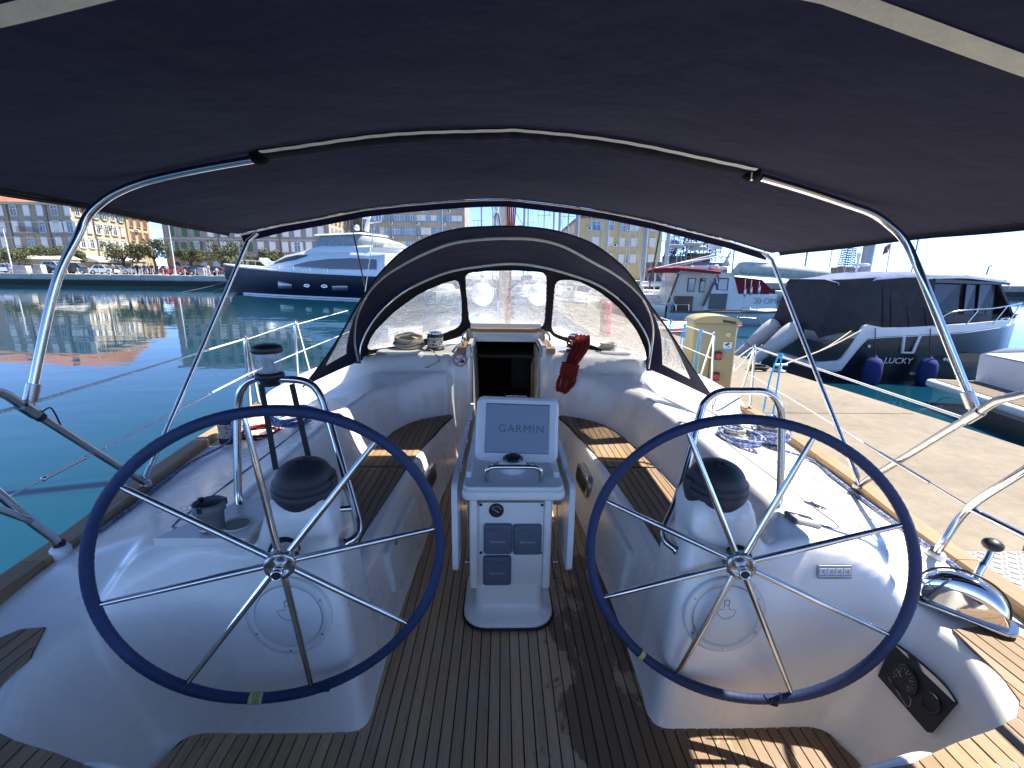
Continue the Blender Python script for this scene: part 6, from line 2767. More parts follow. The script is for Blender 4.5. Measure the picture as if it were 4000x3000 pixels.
for yy in (875, 935, 995):
    b = MB()
    b.box(((xc0 + xc1) / 2, YC - 0.05, rowz(970, yy, YC)), (xc1 - xc0 + 0.2, 0.2, 0.25))
    b.build('string_course', TRIM, C_)
for px_ in (850, 1090):
    q = aty(px_, 900, YC)
    b = MB()
    b.tube([(q.x, YC - 0.15, zC), (q.x, YC - 0.15, QZ)], 0.1, 6)
    b.build('drainpipe', TRIMD, C_)
for px_ in (695, 745, 800, 848):
    p = aty(px_, 1042, YC - 0.1)
    b = MB()
    pol = [(-0.9, -1.4), (0.9, -1.4)] + [(0.9 * math.cos(a), 0.5 + 0.9 * math.sin(a)) for a in np.linspace(0, math.pi, 9)]
    b.prism(pol, 0, 0.12, Matrix(((1, 0, 0), (0, 0, -1), (0, 1, 0))), (p.x, YC - 0.05, QZ + 1.5))
    fr_ = b.build('arched_window', TRIM, C_)
    b = MB()
    pol = [(-0.7, -1.3), (0.7, -1.3)] + [(0.7 * math.cos(a), 0.5 + 0.7 * math.sin(a)) for a in np.linspace(0, math.pi, 9)]
    b.prism(pol, 0.125, 0.16, Matrix(((1, 0, 0), (0, 0, -1), (0, 1, 0))), (p.x, YC - 0.05, QZ + 1.5))
    b.build('pane', PANE, fr_)
ZC = [aty(1270, y, YC).z for y in (845, 905, 965)]
for r_, z in enumerate(ZC):
    for c_ in range(10):
        add_window(C_, (xc1 + 0.08, YC + 2 + c_ * 2.6, z), R(90), 1.0, 1.9, shut=SH_B if r_ == 0 else None, open_=False, lint=False)
for y, z in ((YC + 8, ZC[1] - 1.8), (YC + 13, ZC[0] - 1.9), (YC + 18, ZC[1] - 1.7)):
    add_ac(C_, (xc1 + 0.08, y, z), R(90))
# a further block behind along the same street
F_ = thing('cream_block', (xc1 - 4, YC + 45, QZ), 'cream apartment block far down the side street left of the office block', 'building')
block(F_, (xc1 - 14, YC + 29.5), (xc1 + 0.4, YC + 29.5), 34, QZ, zC + 0.2, W_C2)
b = MB()
b.box((xc1 - 6.8, YC + 46.5, zC + 0.4), (15.6, 35, 0.4))
b.build('cornice', TRIM, F_)
for r_, z in enumerate(ZC):
    for c_ in range(11):
        add_window(F_, (xc1 + 0.45, YC + 31.5 + c_ * 3.0, z - 0.5), R(90), 1.0, 1.9, lint=False)

# ---- building D: office block with ribbon windows
YD = 118.0
xd0, xd1 = colx(1437, YD), colx(1817, YD)
D_ = thing('office_block', ((xd0 + xd1) / 2, YD, QZ), 'concrete office block with bands of blue windows behind the sprayhood', 'building')
block(D_, (xd0, YD), (xd1, YD), 16, QZ, 27.5, W_D)
b = MB()
b.box(((xd0 + xd1) / 2, YD + 8, 27.7), (xd1 - xd0 + 0.8, 16.8, 0.4))
b.build('roof', ROOFG, D_)
rnd = random.Random(12)
wD = (xd1 - xd0 - 1.2) / 18
for r_, py_ in enumerate((690, 740, 798, 848, 903, 958, 1012)):
    z = rowz(1630, py_, YD)
    for c_ in range(18):
        x = xd0 + 0.6 + wD * (c_ + 0.5)
        if c_ in (4, 9, 14):
            b = MB()
            b.box((x - wD * 0.4, YD - 0.25, z), (0.3, 0.4, 3.3))
            b.build('pilaster', W_D, D_)
        op = rnd.random() < 0.4
        add_window(D_, (x, YD - 0.07, z), 0, wD * 0.86, 1.75, pane=PANEB if rnd.random() < 0.75 else PANEW, frame=WINY if op else STEELW, trim=W_D, lint=False)
    b = MB()
    b.box(((xd0 + xd1) / 2, YD - 0.16, z - 1.75), (xd1 - xd0, 0.3, 1.35))
    b.build('spandrel', W_D, D_)
    for c_ in rnd.sample(range(1, 17), 3):
        add_ac(D_, (xd0 + 0.6 + wD * (c_ + 0.5), YD - 0.32, z - 1.5), 0)

# ---- building E: straw yellow block on the right
YE = 95.0
e0 = Vector((colx(2258, YE), YE, 0))
e1 = Vector((colx(2580, YE + 4.5), YE + 4.5, 0))
zE = rowz(2258, 852, YE)
E_ = thing('straw_yellow_block', (e0.x + 8, YE + 8, QZ), 'straw yellow four storey block with air conditioners and rooftop aerials', 'building')
dE = (e1 - e0).normalized()
angE = math.atan2(dE.y, dE.x)
nE = Vector((-dE.y, dE.x, 0))
LE = (e1 - e0).length
back0 = e0 + Vector((0.6, 30, 0))
b = MB()
back1 = e1 + (back0 - e0)
b.prism([(e0.x, e0.y), (e1.x, e1.y), (back1.x, back1.y), (back0.x, back0.y)], QZ, zE)
b.build('wall', W_E, E_)
b = MB()
cexp = [(e0 - dE * 0.5 - nE * 0.6), (e1 + dE * 0.5 - nE * 0.6), back1 + dE * 0.5, back0 - dE * 0.5]
b.prism([(p.x, p.y) for p in cexp], zE, zE + 0.4)
b.build('roof', TRIMD, E_)
b = MB()
cexp = [(e0 - dE * 0.25 - nE * 0.35), (e1 + dE * 0.25 - nE * 0.35), back1 + dE * 0.2, back0 - dE * 0.2]
b.prism([(p.x, p.y) for p in cexp], zE - 0.3, zE - 0.01)
b.build('cornice', W_E, E_)
colsE = [2318, 2377, 2426, 2477, 2555]
for r_, py_ in enumerate((886, 948, 1012)):
    for c_, px_ in enumerate(colsE):
        if r_ > 0 and c_ == 0 and r_ != 1:
            continue
        t = (colx(px_, YE + 2) - e0.x) / (e1.x - e0.x)
        p = e0.lerp(e1, t) - nE * 0.05
        z = aty(px_, py_ - (4 if c_ < 2 else 0), YE + 4.5 * t).z
        add_window(E_, (p.x, p.y, z), angE, 1.9 if (r_ == 0 and c_ in (0, 3)) else 1.35, 1.75, pane=PANEW if r_ > 0 or c_ in (3, 4) else PANEB, frame=WINF, trim=W_E, lint=False)
        if c_ in (0, 3) or (r_ == 1 and c_ == 2):
            q = p - dE * 1.5
            add_ac(E_, (q.x, q.y, z - 0.55), angE)
dL = (back0 - e0).normalized()
angL = math.atan2(-dL.y, -dL.x)
for r_, z in enumerate([aty(2240, y, YE + 3).z for y in (884, 946)]):
    for y in (4, 9, 15, 22):
        p = e0 + dL * y + Vector((-0.05, 0, 0))
        add_window(E_, (p.x, p.y, z), angL, 1.5, 1.7, pane=PANEW, trim=W_E, lint=False)
# stair house and aerials on its roof
sh0 = e0 + dE * 8.0 + nE * 4
b = MB()
b.box((sh0.x, sh0.y, zE + 1.6), (5.0, 4, 2.4), rz=angE)
b.box((sh0.x, sh0.y, zE + 2.95), (5.6, 4.6, 0.25), rz=angE)
st = b.build('stair_house', W_E, E_)
b = MB()
b.box((sh0.x + 0.8, sh0.y - 2.0, zE + 1.8), (2.4, 0.1, 1.2), rz=angE)
b.build('pane', PANE, st)
b = MB()
s2 = e0 + dE * 13.5 + nE * 4
b.box((s2.x, s2.y, zE + 1.2), (2.4, 2, 1.7), rz=angE)
b.build('vent_house', W_E, E_)
b = MB()
rnd = random.Random(3)
for k in range(16):
    p = e0 + dE * rnd.uniform(6, 16) + nE * rnd.uniform(2, 6)
    base = zE + (3.0 if 5.6 < (p - e0).dot(dE) < 10.6 else 0.4)
    h = rnd.uniform(1.0, 2.4)
    b.tube([(p.x, p.y, base), (p.x, p.y, base + h)], 0.035, 4)
    b.tube([(p.x - rnd.uniform(0.4, 0.9), p.y, base + h * 0.9), (p.x + rnd.uniform(0.4, 0.9), p.y, base + h * 0.9)], 0.025, 4)
ae = b.build('aerials', STEELD, E_)
ae['kind'] = 'stuff'


# ---------------------------------------------------------------- trees
def leaf_mat(name, c):
    mt, t, b = nodes_of(name)
    v = pos(t)
    n1 = noise(t, v, 0.9, 3, 0.6)
    n2 = noise(t, v, 7, 3, 0.7)
    f = math_n(t, 'ADD', math_n(t, 'MULTIPLY', n1, 0.5), math_n(t, 'MULTIPLY', n2, 0.5))
    t.links.new(mixc(t, ramp(t, f, ((0.35, 0.0), (0.68, 1.0))), tuple(x * 0.55 for x in c), tuple(x * 1.5 for x in c)), b.inputs['Base Color'])
    b.inputs['Roughness'].default_value = 0.6
    tr_ = t.nodes.new('ShaderNodeBsdfTranslucent')
    tr_.inputs[0].default_value = (c[0] * 1.4, c[1] * 1.6, c[2] * 0.8, 1)
    mx = t.nodes.new('ShaderNodeMixShader')
    mx.inputs[0].default_value = 0.2
    t.links.new(b.outputs[0], mx.inputs[1])
    t.links.new(tr_.outputs[0], mx.inputs[2])
    t.links.new(mx.outputs[0], t.nodes['Material Output'].inputs[0])
    return mt


LEAF = leaf_mat('holm_oak_leaves', (0.075, 0.085, 0.035))
LEAF2 = leaf_mat('olive_leaves', (0.11, 0.12, 0.06))
BARK = mat('bark', (0.07, 0.055, 0.04), 0.9, 0, 0.3, 3, 0.5, 9)


def tree(px_, w_px, y_top, y_bot, Y, lab, seed, m_=LEAF, name='street_tree', lean=0.0):
    rnd = random.Random(seed)
    g = Vector((colx(px_, Y), Y, QZ))
    sc_ = Y / FPX * 1.03
    wd = w_px * sc_ / 2
    zt, zb = rowz(px_, y_top, Y), rowz(px_, y_bot, Y)
    t = thing(name, g, lab, 'tree', 'trees along the far quay')
    hc = (zt + zb) / 2
    hh = (zt - zb) / 2
    b = MB()
    top = Vector((g.x + lean, Y, hc))
    fork = g.lerp(top, 0.55)
    b.tube(catmull([g, g.lerp(fork, 0.5) + Vector((rnd.uniform(-0.1, 0.1), 0, 0)), fork], 4), [0.26] * 4 + [0.2] * 5, 8)
    for k in range(5):
        a = rnd.uniform(0, 6.28)
        e = Vector((g.x + math.cos(a) * wd * 0.6, Y + math.sin(a) * wd * 0.5, hc + rnd.uniform(-0.2, 0.5) * hh))
        b.tube(catmull([fork, fork.lerp(e, 0.5) + Vector((0, 0, 0.2)), e], 4), [0.14, 0.13, 0.12, 0.11, 0.1, 0.08, 0.06, 0.05, 0.04], 6)
    b.build('trunk', BARK, t)
    b = MB()
    clumps = []
    for k in range(26):
        a, ph = rnd.uniform(0, 6.28), rnd.uniform(-0.9, 1.0)
        rr = rnd.uniform(0.45, 0.95)
        clumps.append((Vector((g.x + lean + math.cos(a) * wd * rr * math.cos(ph * 0.9), Y + math.sin(a) * wd * rr * 0.9, hc + hh * rr * math.sin(ph))), rnd.uniform(0.22, 0.40) * max(wd, hh)))
    vs, fs = [], []
    for cpos, cr in clumps:
        for q in range(75):
            d = Vector((rnd.gauss(0, 1), rnd.gauss(0, 1), rnd.gauss(0, 1)))
            d.normalize()
            p = cpos + d * cr * rnd.uniform(0.55, 1.0) * Vector((1, 1, 0.8)).length / 1.62
            n_ = (d + Vector((rnd.uniform(-.6, .6), rnd.uniform(-.6, .6), rnd.uniform(-.2, .8)))).normalized()
            u = n_.orthogonal().normalized()
            v_ = n_.cross(u)
            ang = rnd.uniform(0, 6.28)
            u, v_ = u * math.cos(ang) + v_ * math.sin(ang), v_ * math.cos(ang) - u * math.sin(ang)
            s_ = rnd.uniform(0.12, 0.26)
            o = len(vs)
            vs += [p - u * s_, p - v_ * s_ * 0.5, p + u * s_, p + v_ * s_ * 0.5]
            fs.append((o, o + 1, o + 2, o + 3))
    b.add(vs, fs, False)
    b.build('crown', m_, t, fix=False)
    return t


tree(478, 118, 948, 1022, 84, 'round holm oak in front of the sunlit palace flank', 1)
tree(600, 118, 925, 1018, 86, 'taller loose holm oak right of the round one by the yellow house', 2)
tree(742, 96, 972, 1022, 85, 'small round holm oak at the left end of the mauve block', 3)
tree(882, 140, 938, 1030, 84, 'big dense holm oak in front of the mauve block, right of the small one', 4)
tree(1050, 110, 975, 1040, 82, 'low dense tree beside the bow of the navy motor yacht', 5)
tree(120, 130, 962, 1018, 90, 'broad dark tree under the left palace windows', 6)
tree(235, 130, 958, 1020, 90, 'broad dark tree left of the first steel bow', 7)
tree(300, 60, 985, 1025, 92, 'small dark tree at the corner of the palace', 8)
tree(32, 110, 972, 1018, 84, 'pale olive coloured tree at the far left edge', 9, LEAF2)
tree(898, 70, 1008, 1035, 79, 'small pale olive bush in front of the big holm oak', 10, LEAF2, name='olive_bush')
tree(965, 80, 1005, 1035, 81, 'small pale bush left of the navy motor yacht', 11, LEAF2, name='olive_bush')


# ---------------------------------------------------------------- cars
TYRE = mat('tyre', (0.015, 0.015, 0.015), 0.8)
LAMPW = mat('headlamp', (0.7, 0.7, 0.7), 0.15, 0.2)
LAMPR = mat('tail_lamp', (0.35, 0.02, 0.02), 0.2)


def car(px_, Y, paint, lab, L=4.2, H=1.48, suv=False, flip=1, name='parked_car'):
    g = Vector((colx(px_, Y), Y, QZ))
    t = thing(name, g, lab, 'car', 'cars parked along the far quay')
    f = flip
    k = L / 4.2
    hb = 0.95 if suv else 0.86
    low = [(-2.1, 0.35), (-2.12, 0.62), (-2.02, hb), (-1.2, hb + 0.04), (0.75, hb + 0.02), (1.55, hb - 0.10), (1.98, hb - 0.24), (2.1, 0.55), (2.08, 0.3)]
    rows = []
    for w_, ins in ((-0.86, 0.06), (-0.80, 0.0), (0.80, 0.0), (0.86, 0.06)):
        rows.append([])
    b = MB()
    secs = []
    for x, z in low:
        secs.append((x * k, z))
    pts = secs + [(secs[-1][0], 0.28), (secs[0][0], 0.28)]
    M = Matrix(((f, 0, 0), (0, 0, 1), (0, 1, 0)))
    b.prism(pts, -0.82, 0.82, M, g)
    zt = H
    cab0 = [(-1.95 if suv else -1.75, hb), (-1.55 if suv else -1.15, zt - 0.03), (-0.2, zt), (0.25, zt - 0.06), (1.1, hb)]
    vs, fs = [], []
    n_ = len(cab0)
    for w_, sh in ((0.78, 0), (0.60, 1)):
        pass
    va = []
    for s in (-1, 1):
        for x, z in cab0:
            w_ = 0.79 if z < hb + 0.1 else 0.60
            va.append(g + Vector((f * x * k, s * w_, z)))
    fs = [tuple(range(n_)), tuple(range(n_, 2 * n_))[::-1]] + [(i, i + 1, n_ + i + 1, n_ + i) for i in range(n_ - 1)]
    b.add(va, fs, False)
    b.build('body', paint, t)
    for s in (-1, 1):
        for i, (xa_, xb_) in enumerate(((-1.3, -0.3), (-0.22, 0.75))):
            xa2, xb2 = (-1.05, -0.3) if i == 0 else (-0.22, 0.28)
            b = MB()
            if i == 0 and suv:
                xa_, xa2 = -1.6, -1.42
            q = [Vector((f * x * k, s * w_, z)) for x, w_, z in ((xa_, 0.795, hb + 0.05), (xb_, 0.795, hb + 0.05), (xb2, 0.63, zt - 0.1), (xa2, 0.63, zt - 0.1))]
            b.add([g + p for p in q] + [g + p - Vector((0, s * 0.03, 0)) for p in q], [(0, 1, 2, 3), (4, 5, 6, 7), (0, 1, 5, 4), (2, 3, 7, 6)], False)
            b.build('side_window', PANE, t)
    for (x0, z0), (x1, z1), nm in (((1.06, hb + 0.06), (0.30, zt - 0.08), 'windscreen'), ((-1.72 if not suv else -1.93, hb + 0.06), (-1.2 if not suv else -1.58, zt - 0.08), 'rear_window')):
        b = MB()
        sg = 1 if x0 > 0 else -1
        q = [Vector((f * (x0 + 0.02 * sg) * k, -0.68, z0)), Vector((f * (x0 + 0.02 * sg) * k, 0.68, z0)), Vector((f * (x1 + 0.05 * sg) * k, 0.54, z1)), Vector((f * (x1 + 0.05 * sg) * k, -0.54, z1))]
        b.add([g + p for p in q] + [g + p - Vector((f * sg * 0.05, 0, 0.02)) for p in q], [(0, 1, 2, 3), (4, 5, 6, 7), (0, 1, 5, 4), (2, 3, 7, 6)], False)
        b.build(nm, PANE, t)
    for x in (-1.3, 1.3):
        for s in (-1, 1):
            b = MB()
            b.lathe([(0.2, 0.09), (0.31, 0.1), (0.33, 0.05), (0.33, -0.08), (0.2, -0.1)], g + Vector((f * x * k, s * 0.76, 0.33)), (0, s, 0), 16)
            wh = b.build('wheel', TYRE, t)
            b = MB()
            b.lathe([(0.2, 0.085), (0.19, 0.105), (0.05, 0.11)], g + Vector((f * x * k, s * 0.76, 0.33)), (0, s, 0), 12)
            b.build('rim', STEELW, wh)
    for s in (-1, 1):
        b = MB()
        b.rbox(g + Vector((f * 1.98 * k, s * 0.62, 0.62)), (0.2, 0.3, 0.13), 0.05, 2)
        b.build('headlight', LAMPW, t)
        b = MB()
        b.rbox(g + Vector((-f * 2.03 * k, s * 0.66, 0.72)), (0.14, 0.22, 0.18), 0.04, 2)
        b.build('tail_light', LAMPR, t)
    return t


def paint(name, c):
    return mat('paint_' + name, c, 0.25, 0.1, 0.05, 2, coat=0.6)


CARS = [(18, 80.5, 'white', (0.7, 0.7, 0.7), 'small white car at the far left end of the quay', 3.9, 1.5, False, 1),
        (128, 80, 'charcoal', (0.03, 0.032, 0.036), 'charcoal saloon left of the white van on the quay', 4.4, 1.42, False, 1),
        (182, 81, 'blue_black', (0.02, 0.028, 0.05), 'blue black hatchback behind the white stone block', 4.2, 1.45, False, 1),
        (212, 84, 'van_white', (0.74, 0.74, 0.74), 'white van parked behind the dark saloons', 4.6, 2.0, True, 1),
        (292, 80, 'black', (0.014, 0.015, 0.018), 'black off roader beside the first steel bow', 4.6, 1.78, True, 1),
        (398, 79.5, 'white2', (0.68, 0.68, 0.69), 'white hatchback in front of the round holm oak', 3.9, 1.5, False, 1),
        (455, 82, 'grey', (0.30, 0.31, 0.32), 'grey hatchback behind the white one', 4.0, 1.46, False, 1),
        (528, 80, 'silver', (0.42, 0.43, 0.43), 'silver saloon behind the standing people on the quay', 4.4, 1.42, False, -1),
        (675, 80, 'red', (0.42, 0.012, 0.018), 'bright red car on the quay', 4.4, 1.55, True, 1),
        (742, 82, 'white3', (0.66, 0.66, 0.66), 'white car half hidden between red and black ones', 3.9, 1.5, False, 1),
        (785, 80, 'black2', (0.012, 0.014, 0.02), 'black estate right of the red car', 4.4, 1.6, True, 1),
        (850, 81, 'dark_red', (0.16, 0.012, 0.02), 'dark red car near the bow of the navy motor yacht', 4.2, 1.46, False, 1)]
for px_, Y, nm, c_, lab, L, H_, suv, fl in CARS:
    car(px_, Y, paint(nm, c_), lab, L, H_, suv, fl)

# ---------------------------------------------------------------- people on the quay
SKIN = mat('skin', (0.46, 0.28, 0.20), 0.6)
HAIR = mat('dark_hair', (0.03, 0.022, 0.016), 0.7)


def person(px_, Y, top_c, leg_c, lab, seed, h=1.74, face=1, walk=0.12, sit=False):
    rnd = random.Random(seed)
    g = Vector((colx(px_, Y), Y, QZ))
    t = thing('person', g, lab, 'person', 'people on the far quay')
    k = h / 1.74
    dz = -0.38 if sit else 0.0
    ar = rnd.uniform(0.05, 0.3) * face
    V_ = [(0, 0, 0.95 + dz), (0, 0, 1.18 + dz), (0, 0, 1.42 + dz), (0, 0, 1.53 + dz), (0.015 * face, 0, 1.66 + dz),
          (-0.09, 0.02, 0.90 + dz), (-0.10 + (0.4 if sit else walk) * face * 0.5, 0, 0.50), (-0.10 + (0.42 if sit else walk) * face * 0.6, 0, 0.09), (-0.02 + (0.46 if sit else walk) * face, -0.02, 0.04),
          (0.09, 0.02, 0.90 + dz), (0.10 + (0.38 if sit else -walk) * face * 0.6, 0.04, 0.50), (0.10 + (0.4 if sit else -walk) * face, 0.04, 0.09), (0.18 * face + (0.36 if sit else -walk) * face, 0.04, 0.04),
          (-0.19, 0, 1.40 + dz), (-0.25, -0.02, 1.13 + dz), (-0.22 + ar, -0.1, 0.90 + dz),
          (0.19, 0, 1.40 + dz), (0.25, 0, 1.13 + dz), (0.22 + ar, -0.12, 0.92 + dz)]
    E_ = [(0, 1), (1, 2), (2, 3), (3, 4), (0, 5), (5, 6), (6, 7), (7, 8), (0, 9), (9, 10), (10, 11), (11, 12), (2, 13), (13, 14), (14, 15), (2, 16), (16, 17), (17, 18)]
    rad = [0.12, 0.125, 0.13, 0.06, 0.105, 0.095, 0.065, 0.045, 0.045, 0.095, 0.065, 0.045, 0.045, 0.06, 0.045, 0.035, 0.06, 0.045, 0.035]
    me = bpy.data.meshes.new('body')
    me.from_pydata([tuple(Vector(p) * k + g) for p in V_], E_, [])
    o = bpy.data.objects.new('body', me)
    col.objects.link(o)
    o.modifiers.new('skin', 'SKIN')
    for i, s_ in enumerate(me.skin_vertices[0].data):
        s_.radius = (rad[i] * k * 0.92, rad[i] * k * 0.92)
        s_.use_root = (i == 0)
    sb = o.modifiers.new('sub', 'SUBSURF')
    sb.levels = sb.render_levels = 1
    me.materials.append(SKIN)
    adopt(o, t)
    tm, lm = mat(f'cloth_{seed}_top', top_c, 0.9), mat(f'cloth_{seed}_legs', leg_c, 0.9)
    P = [Vector(p) * k + g for p in V_]
    b = MB()
    b.tube([P[0] + Vector((0, 0, -0.06)), P[1], P[2], P[2].lerp(P[3], 0.7)], [0.15 * k, 0.15 * k, 0.16 * k, 0.07 * k], 10)
    for a_ in ((2, 13, 14), (2, 16, 17)):
        b.tube([P[a_[0]], P[a_[1]], P[a_[2]]], [0.09 * k, 0.075 * k, 0.06 * k], 8)
    b.build('shirt', tm, t)
    b = MB()
    for a_ in ((0, 5, 6, 7), (0, 9, 10, 11)):
        b.tube([P[i] for i in a_], [0.13 * k, 0.115 * k, 0.085 * k, 0.07 * k], 8)
    b.build('trousers', lm, t)
    b = MB()
    b.ball(P[4] + Vector((-0.01 * face, 0.015, 0.035)), 0.105 * k, 10, 7, (1, 1, 0.9))
    b.build('hair', HAIR, t)
    return t


PEOPLE = [(20, 76.5, (0.15, 0.2, 0.4), (0.2, 0.2, 0.25), 'person in blue at the far left end of the quay', 1, 1, False),
          (432, 77, (0.35, 0.33, 0.3), (0.12, 0.12, 0.13), 'person in grey leaning by the planter left of the silver car', 2, 1, False),
          (527, 76.6, (0.012, 0.012, 0.014), (0.012, 0.012, 0.014), 'person in long black clothes, leftmost of the standing group', 3, 1, False),
          (556, 77, (0.03, 0.04, 0.06), (0.04, 0.06, 0.12), 'person in dark jacket second in the standing group', 4, -1, False),
          (574, 77.4, (0.25, 0.22, 0.2), (0.05, 0.05, 0.06), 'person in light brown top third in the standing group', 5, 1, False),
          (586, 76.8, (0.03, 0.03, 0.035), (0.10, 0.10, 0.08), 'person in dark top and khaki trousers in the standing group', 6, -1, False),
          (606, 77, (0.04, 0.05, 0.09), (0.05, 0.07, 0.16), 'person in navy top and jeans, rightmost of the standing group', 7, 1, False),
          (643, 76.6, (0.7, 0.68, 0.68), (0.45, 0.03, 0.05), 'person in white shirt and red shorts in front of the red car', 8, 1, False),
          (806, 76.6, (0.55, 0.55, 0.62), (0.5, 0.5, 0.55), 'person in pale clothes right of the black estate', 9, -1, False),
          (838, 76.8, (0.6, 0.5, 0.45), (0.05, 0.05, 0.06), 'person sitting near the bow of the navy motor yacht', 10, 1, True)]
for px_, Y, tc_, lc_, lab, sd_, fc_, sit in PEOPLE:
    person(px_, Y, tc_, lc_, lab, sd_, face=fc_, sit=sit)

# quay furniture
for px_, wd, hg, lab in ((75, 2.2, 1.15, 'pale stone block at the left end of the quay edge'), (145, 1.3, 1.35, 'tall pale stone block left of the black off roader'), (782, 1.0, 1.2, 'small pale stone block in front of the black estate')):
    g = Vector((colx(px_, 76.5), 76.5, QZ))
    b = MB()
    b.rbox(g + Vector((0, 0, hg / 2)), (wd, 1.0, hg), 0.08, 3, taper=0.94)
    tag(b.build('stone_block', STONEB), lab, 'stone block', 'stone blocks on the quay')
for px_, top, lab in ((658, 860, 'tall thin lamp post between the yellow house and the mauve block'), (18, 890, 'white lamp post at the far left of the quay')):
    g = Vector((colx(px_ + 18, 78), 78, QZ))
    t = thing('lamp_post', g, lab, 'lamp post', 'lamp posts on the quay')
    zt = rowz(px_, top, 78)
    b = MB()
    b.tube([g, g + Vector((0, 0, zt - QZ))], [0.11, 0.06], 8)
    b.build('pole', STEELW, t)
    b = MB()
    b.rbox((g.x, g.y - 0.4, zt), (0.25, 0.9, 0.12), 0.05, 2)
    b.build('lamp_head', STEELD, t)
g = Vector((colx(165, 86), 86, QZ))
kio = thing('kiosk', g, 'low white kiosk roof behind the parked dark saloons', 'kiosk')
b = MB()
b.box(g + Vector((0, 1.5, 1.2)), (7.6, 3, 2.4))
b.build('wall', W_C2, kio)
b = MB()
b.prism([(-0.4, 2.4), (3.4, 2.4), (1.5, 3.0)], -4.0, 4.0, Matrix(((0, 0, 1), (1, 0, 0), (0, 1, 0))), g)
b.build('roof', SH_W, kio)
for k in range(16):
    g = Vector((colx(250 + 42 * k, 75.9), 75.9, QZ))
    b = MB()
    b.lathe([(0.11, 0), (0.09, 0.1), (0.08, 0.75), (0.10, 0.8), (0.08, 0.92), (0.02, 0.95)], g, (0, 0, 1), 8)
    tag(b.build('bollard', TRIM), 'slim pale bollard in the row along the far quay edge', 'bollard', 'bollards along the quay edge')

# ================================================================== boats
def loft_hull(b, secs, smooth=True):
    b.grid(secs, smooth)


def hullform(stations, prof):
    """stations: (x, half-beam, z deck, z keel); prof(t): beam factor from deck (t=0) to keel (t=1)"""
    rows = []
    for x, hb, zd, zk in stations:
        left, right = [], []
        for j in range(9):
            t = j / 8
            z = zd + (zk - zd) * t
            w_ = hb * prof(t, x)
            right.append(Vector((x, -w_, z)))
            left.append(Vector((x, w_, z)))
        rows.append(right + left[::-1])
    return rows


def xf(pts, M4):
    return [[M4 @ p for p in r_] for r_ in pts]


NAVYH = mat('navy_hull_gloss', (0.004, 0.010, 0.028), 0.3, 0, 0.12, 0.6, sp=0.12, rvar=0.04)
NAVYH2 = mat('midnight_hull_paint', (0.018, 0.022, 0.032), 0.3, 0, 0.12, 1.2, coat=0.3)
COVERG = canvas_mat('grey_cover', (0.36, 0.39, 0.39), 0.1)

# ---- navy motor yacht
bow_ = Vector((-32.6, 56.5, WATER_Z))
stern_ = Vector((-7.5, 43.5, WATER_Z))
dir_ = (bow_ - stern_)
Lm = dir_.length
ang = math.atan2(dir_.y, dir_.x)
M4 = Matrix.Translation(stern_) @ Matrix.Rotation(ang, 4, 'Z')
my = thing('motor_yacht', stern_.lerp(bow_, 0.5), 'long navy and white motor yacht with covered flybridge moored at the far quay', 'motor yacht')


def P(x, y, z):
    return M4 @ Vector((x, y, z))


sts = [(0, 2.9, 2.1, -0.8), (4, 3.05, 2.15, -0.8), (10, 3.1, 2.3, -0.8), (15, 3.0, 2.5, -0.7), (19, 2.5, 2.7, -0.6), (22.5, 1.7, 2.9, -0.4), (25, 0.8, 3.05, 0.3), (26.6, 0.08, 3.15, 1.6)]
sts = [(x * Lm / 26.6, a, c_, d_) for x, a, c_, d_ in sts]
prof = lambda t, x: 1 - 0.22 * t ** 2 - (0.35 * t * max(0, (x / Lm - 0.6)) / 0.4)
b = MB()
rows = xf(hullform(sts, prof), M4)
b.grid(rows)
b.add(rows[0], [tuple(range(18))], False)
b.build('hull', NAVYH, my)
b = MB()
rows = []
for x, hb, zd, zk in sts:
    rows.append([P(x, -hb - 0.03, zd), P(x, -hb - 0.03, zd + 0.14), P(x, hb + 0.03, zd + 0.14), P(x, hb + 0.03, zd)])
b.grid(rows, False)
b.build('gunwale', WHITEP, my)
b = MB()
b.tube([P(x, -hb - 0.0, zd - 0.35) for x, hb, zd, zk in sts], 0.03, 5)
b.build('rub_stripe', WHITEP, my)
b = MB()
rows = []
for x in np.linspace(0.0, Lm * 0.80, 20):
    hb = float(np.interp(x, [s_[0] for s_ in sts], [s_[1] for s_ in sts])) * 0.93
    rows.append([P(x, -hb - 0.06, 0.02), P(x, -hb - 0.06, 0.16), P(x, hb + 0.06, 0.16), P(x, hb + 0.06, 0.02)])
b.grid(rows, False)
b.build('boot_stripe', WHITEP, my)


def body(secs, name, m_, par, cap=True):
    """secs: (x, half-width bottom, z bottom, half-width top, z top)"""
    b = MB()
    rows = []
    for x, wb, zb, wt, zt in secs:
        rows.append([P(x, -wb, zb), P(x, -wb * 0.6 - wt * 0.4, zb + (zt - zb) * 0.6), P(x, -wt, zt - 0.06), P(x, -wt * 0.9, zt), P(x, wt * 0.9, zt), P(x, wt, zt - 0.06), P(x, wb * 0.6 + wt * 0.4, zb + (zt - zb) * 0.6), P(x, wb, zb)])
    b.grid(rows, True)
    if cap:
        for r_ in (rows[0], rows[-1]):
            b.add(r_, [tuple(range(8))], False)
    return b.build(name, m_, par)


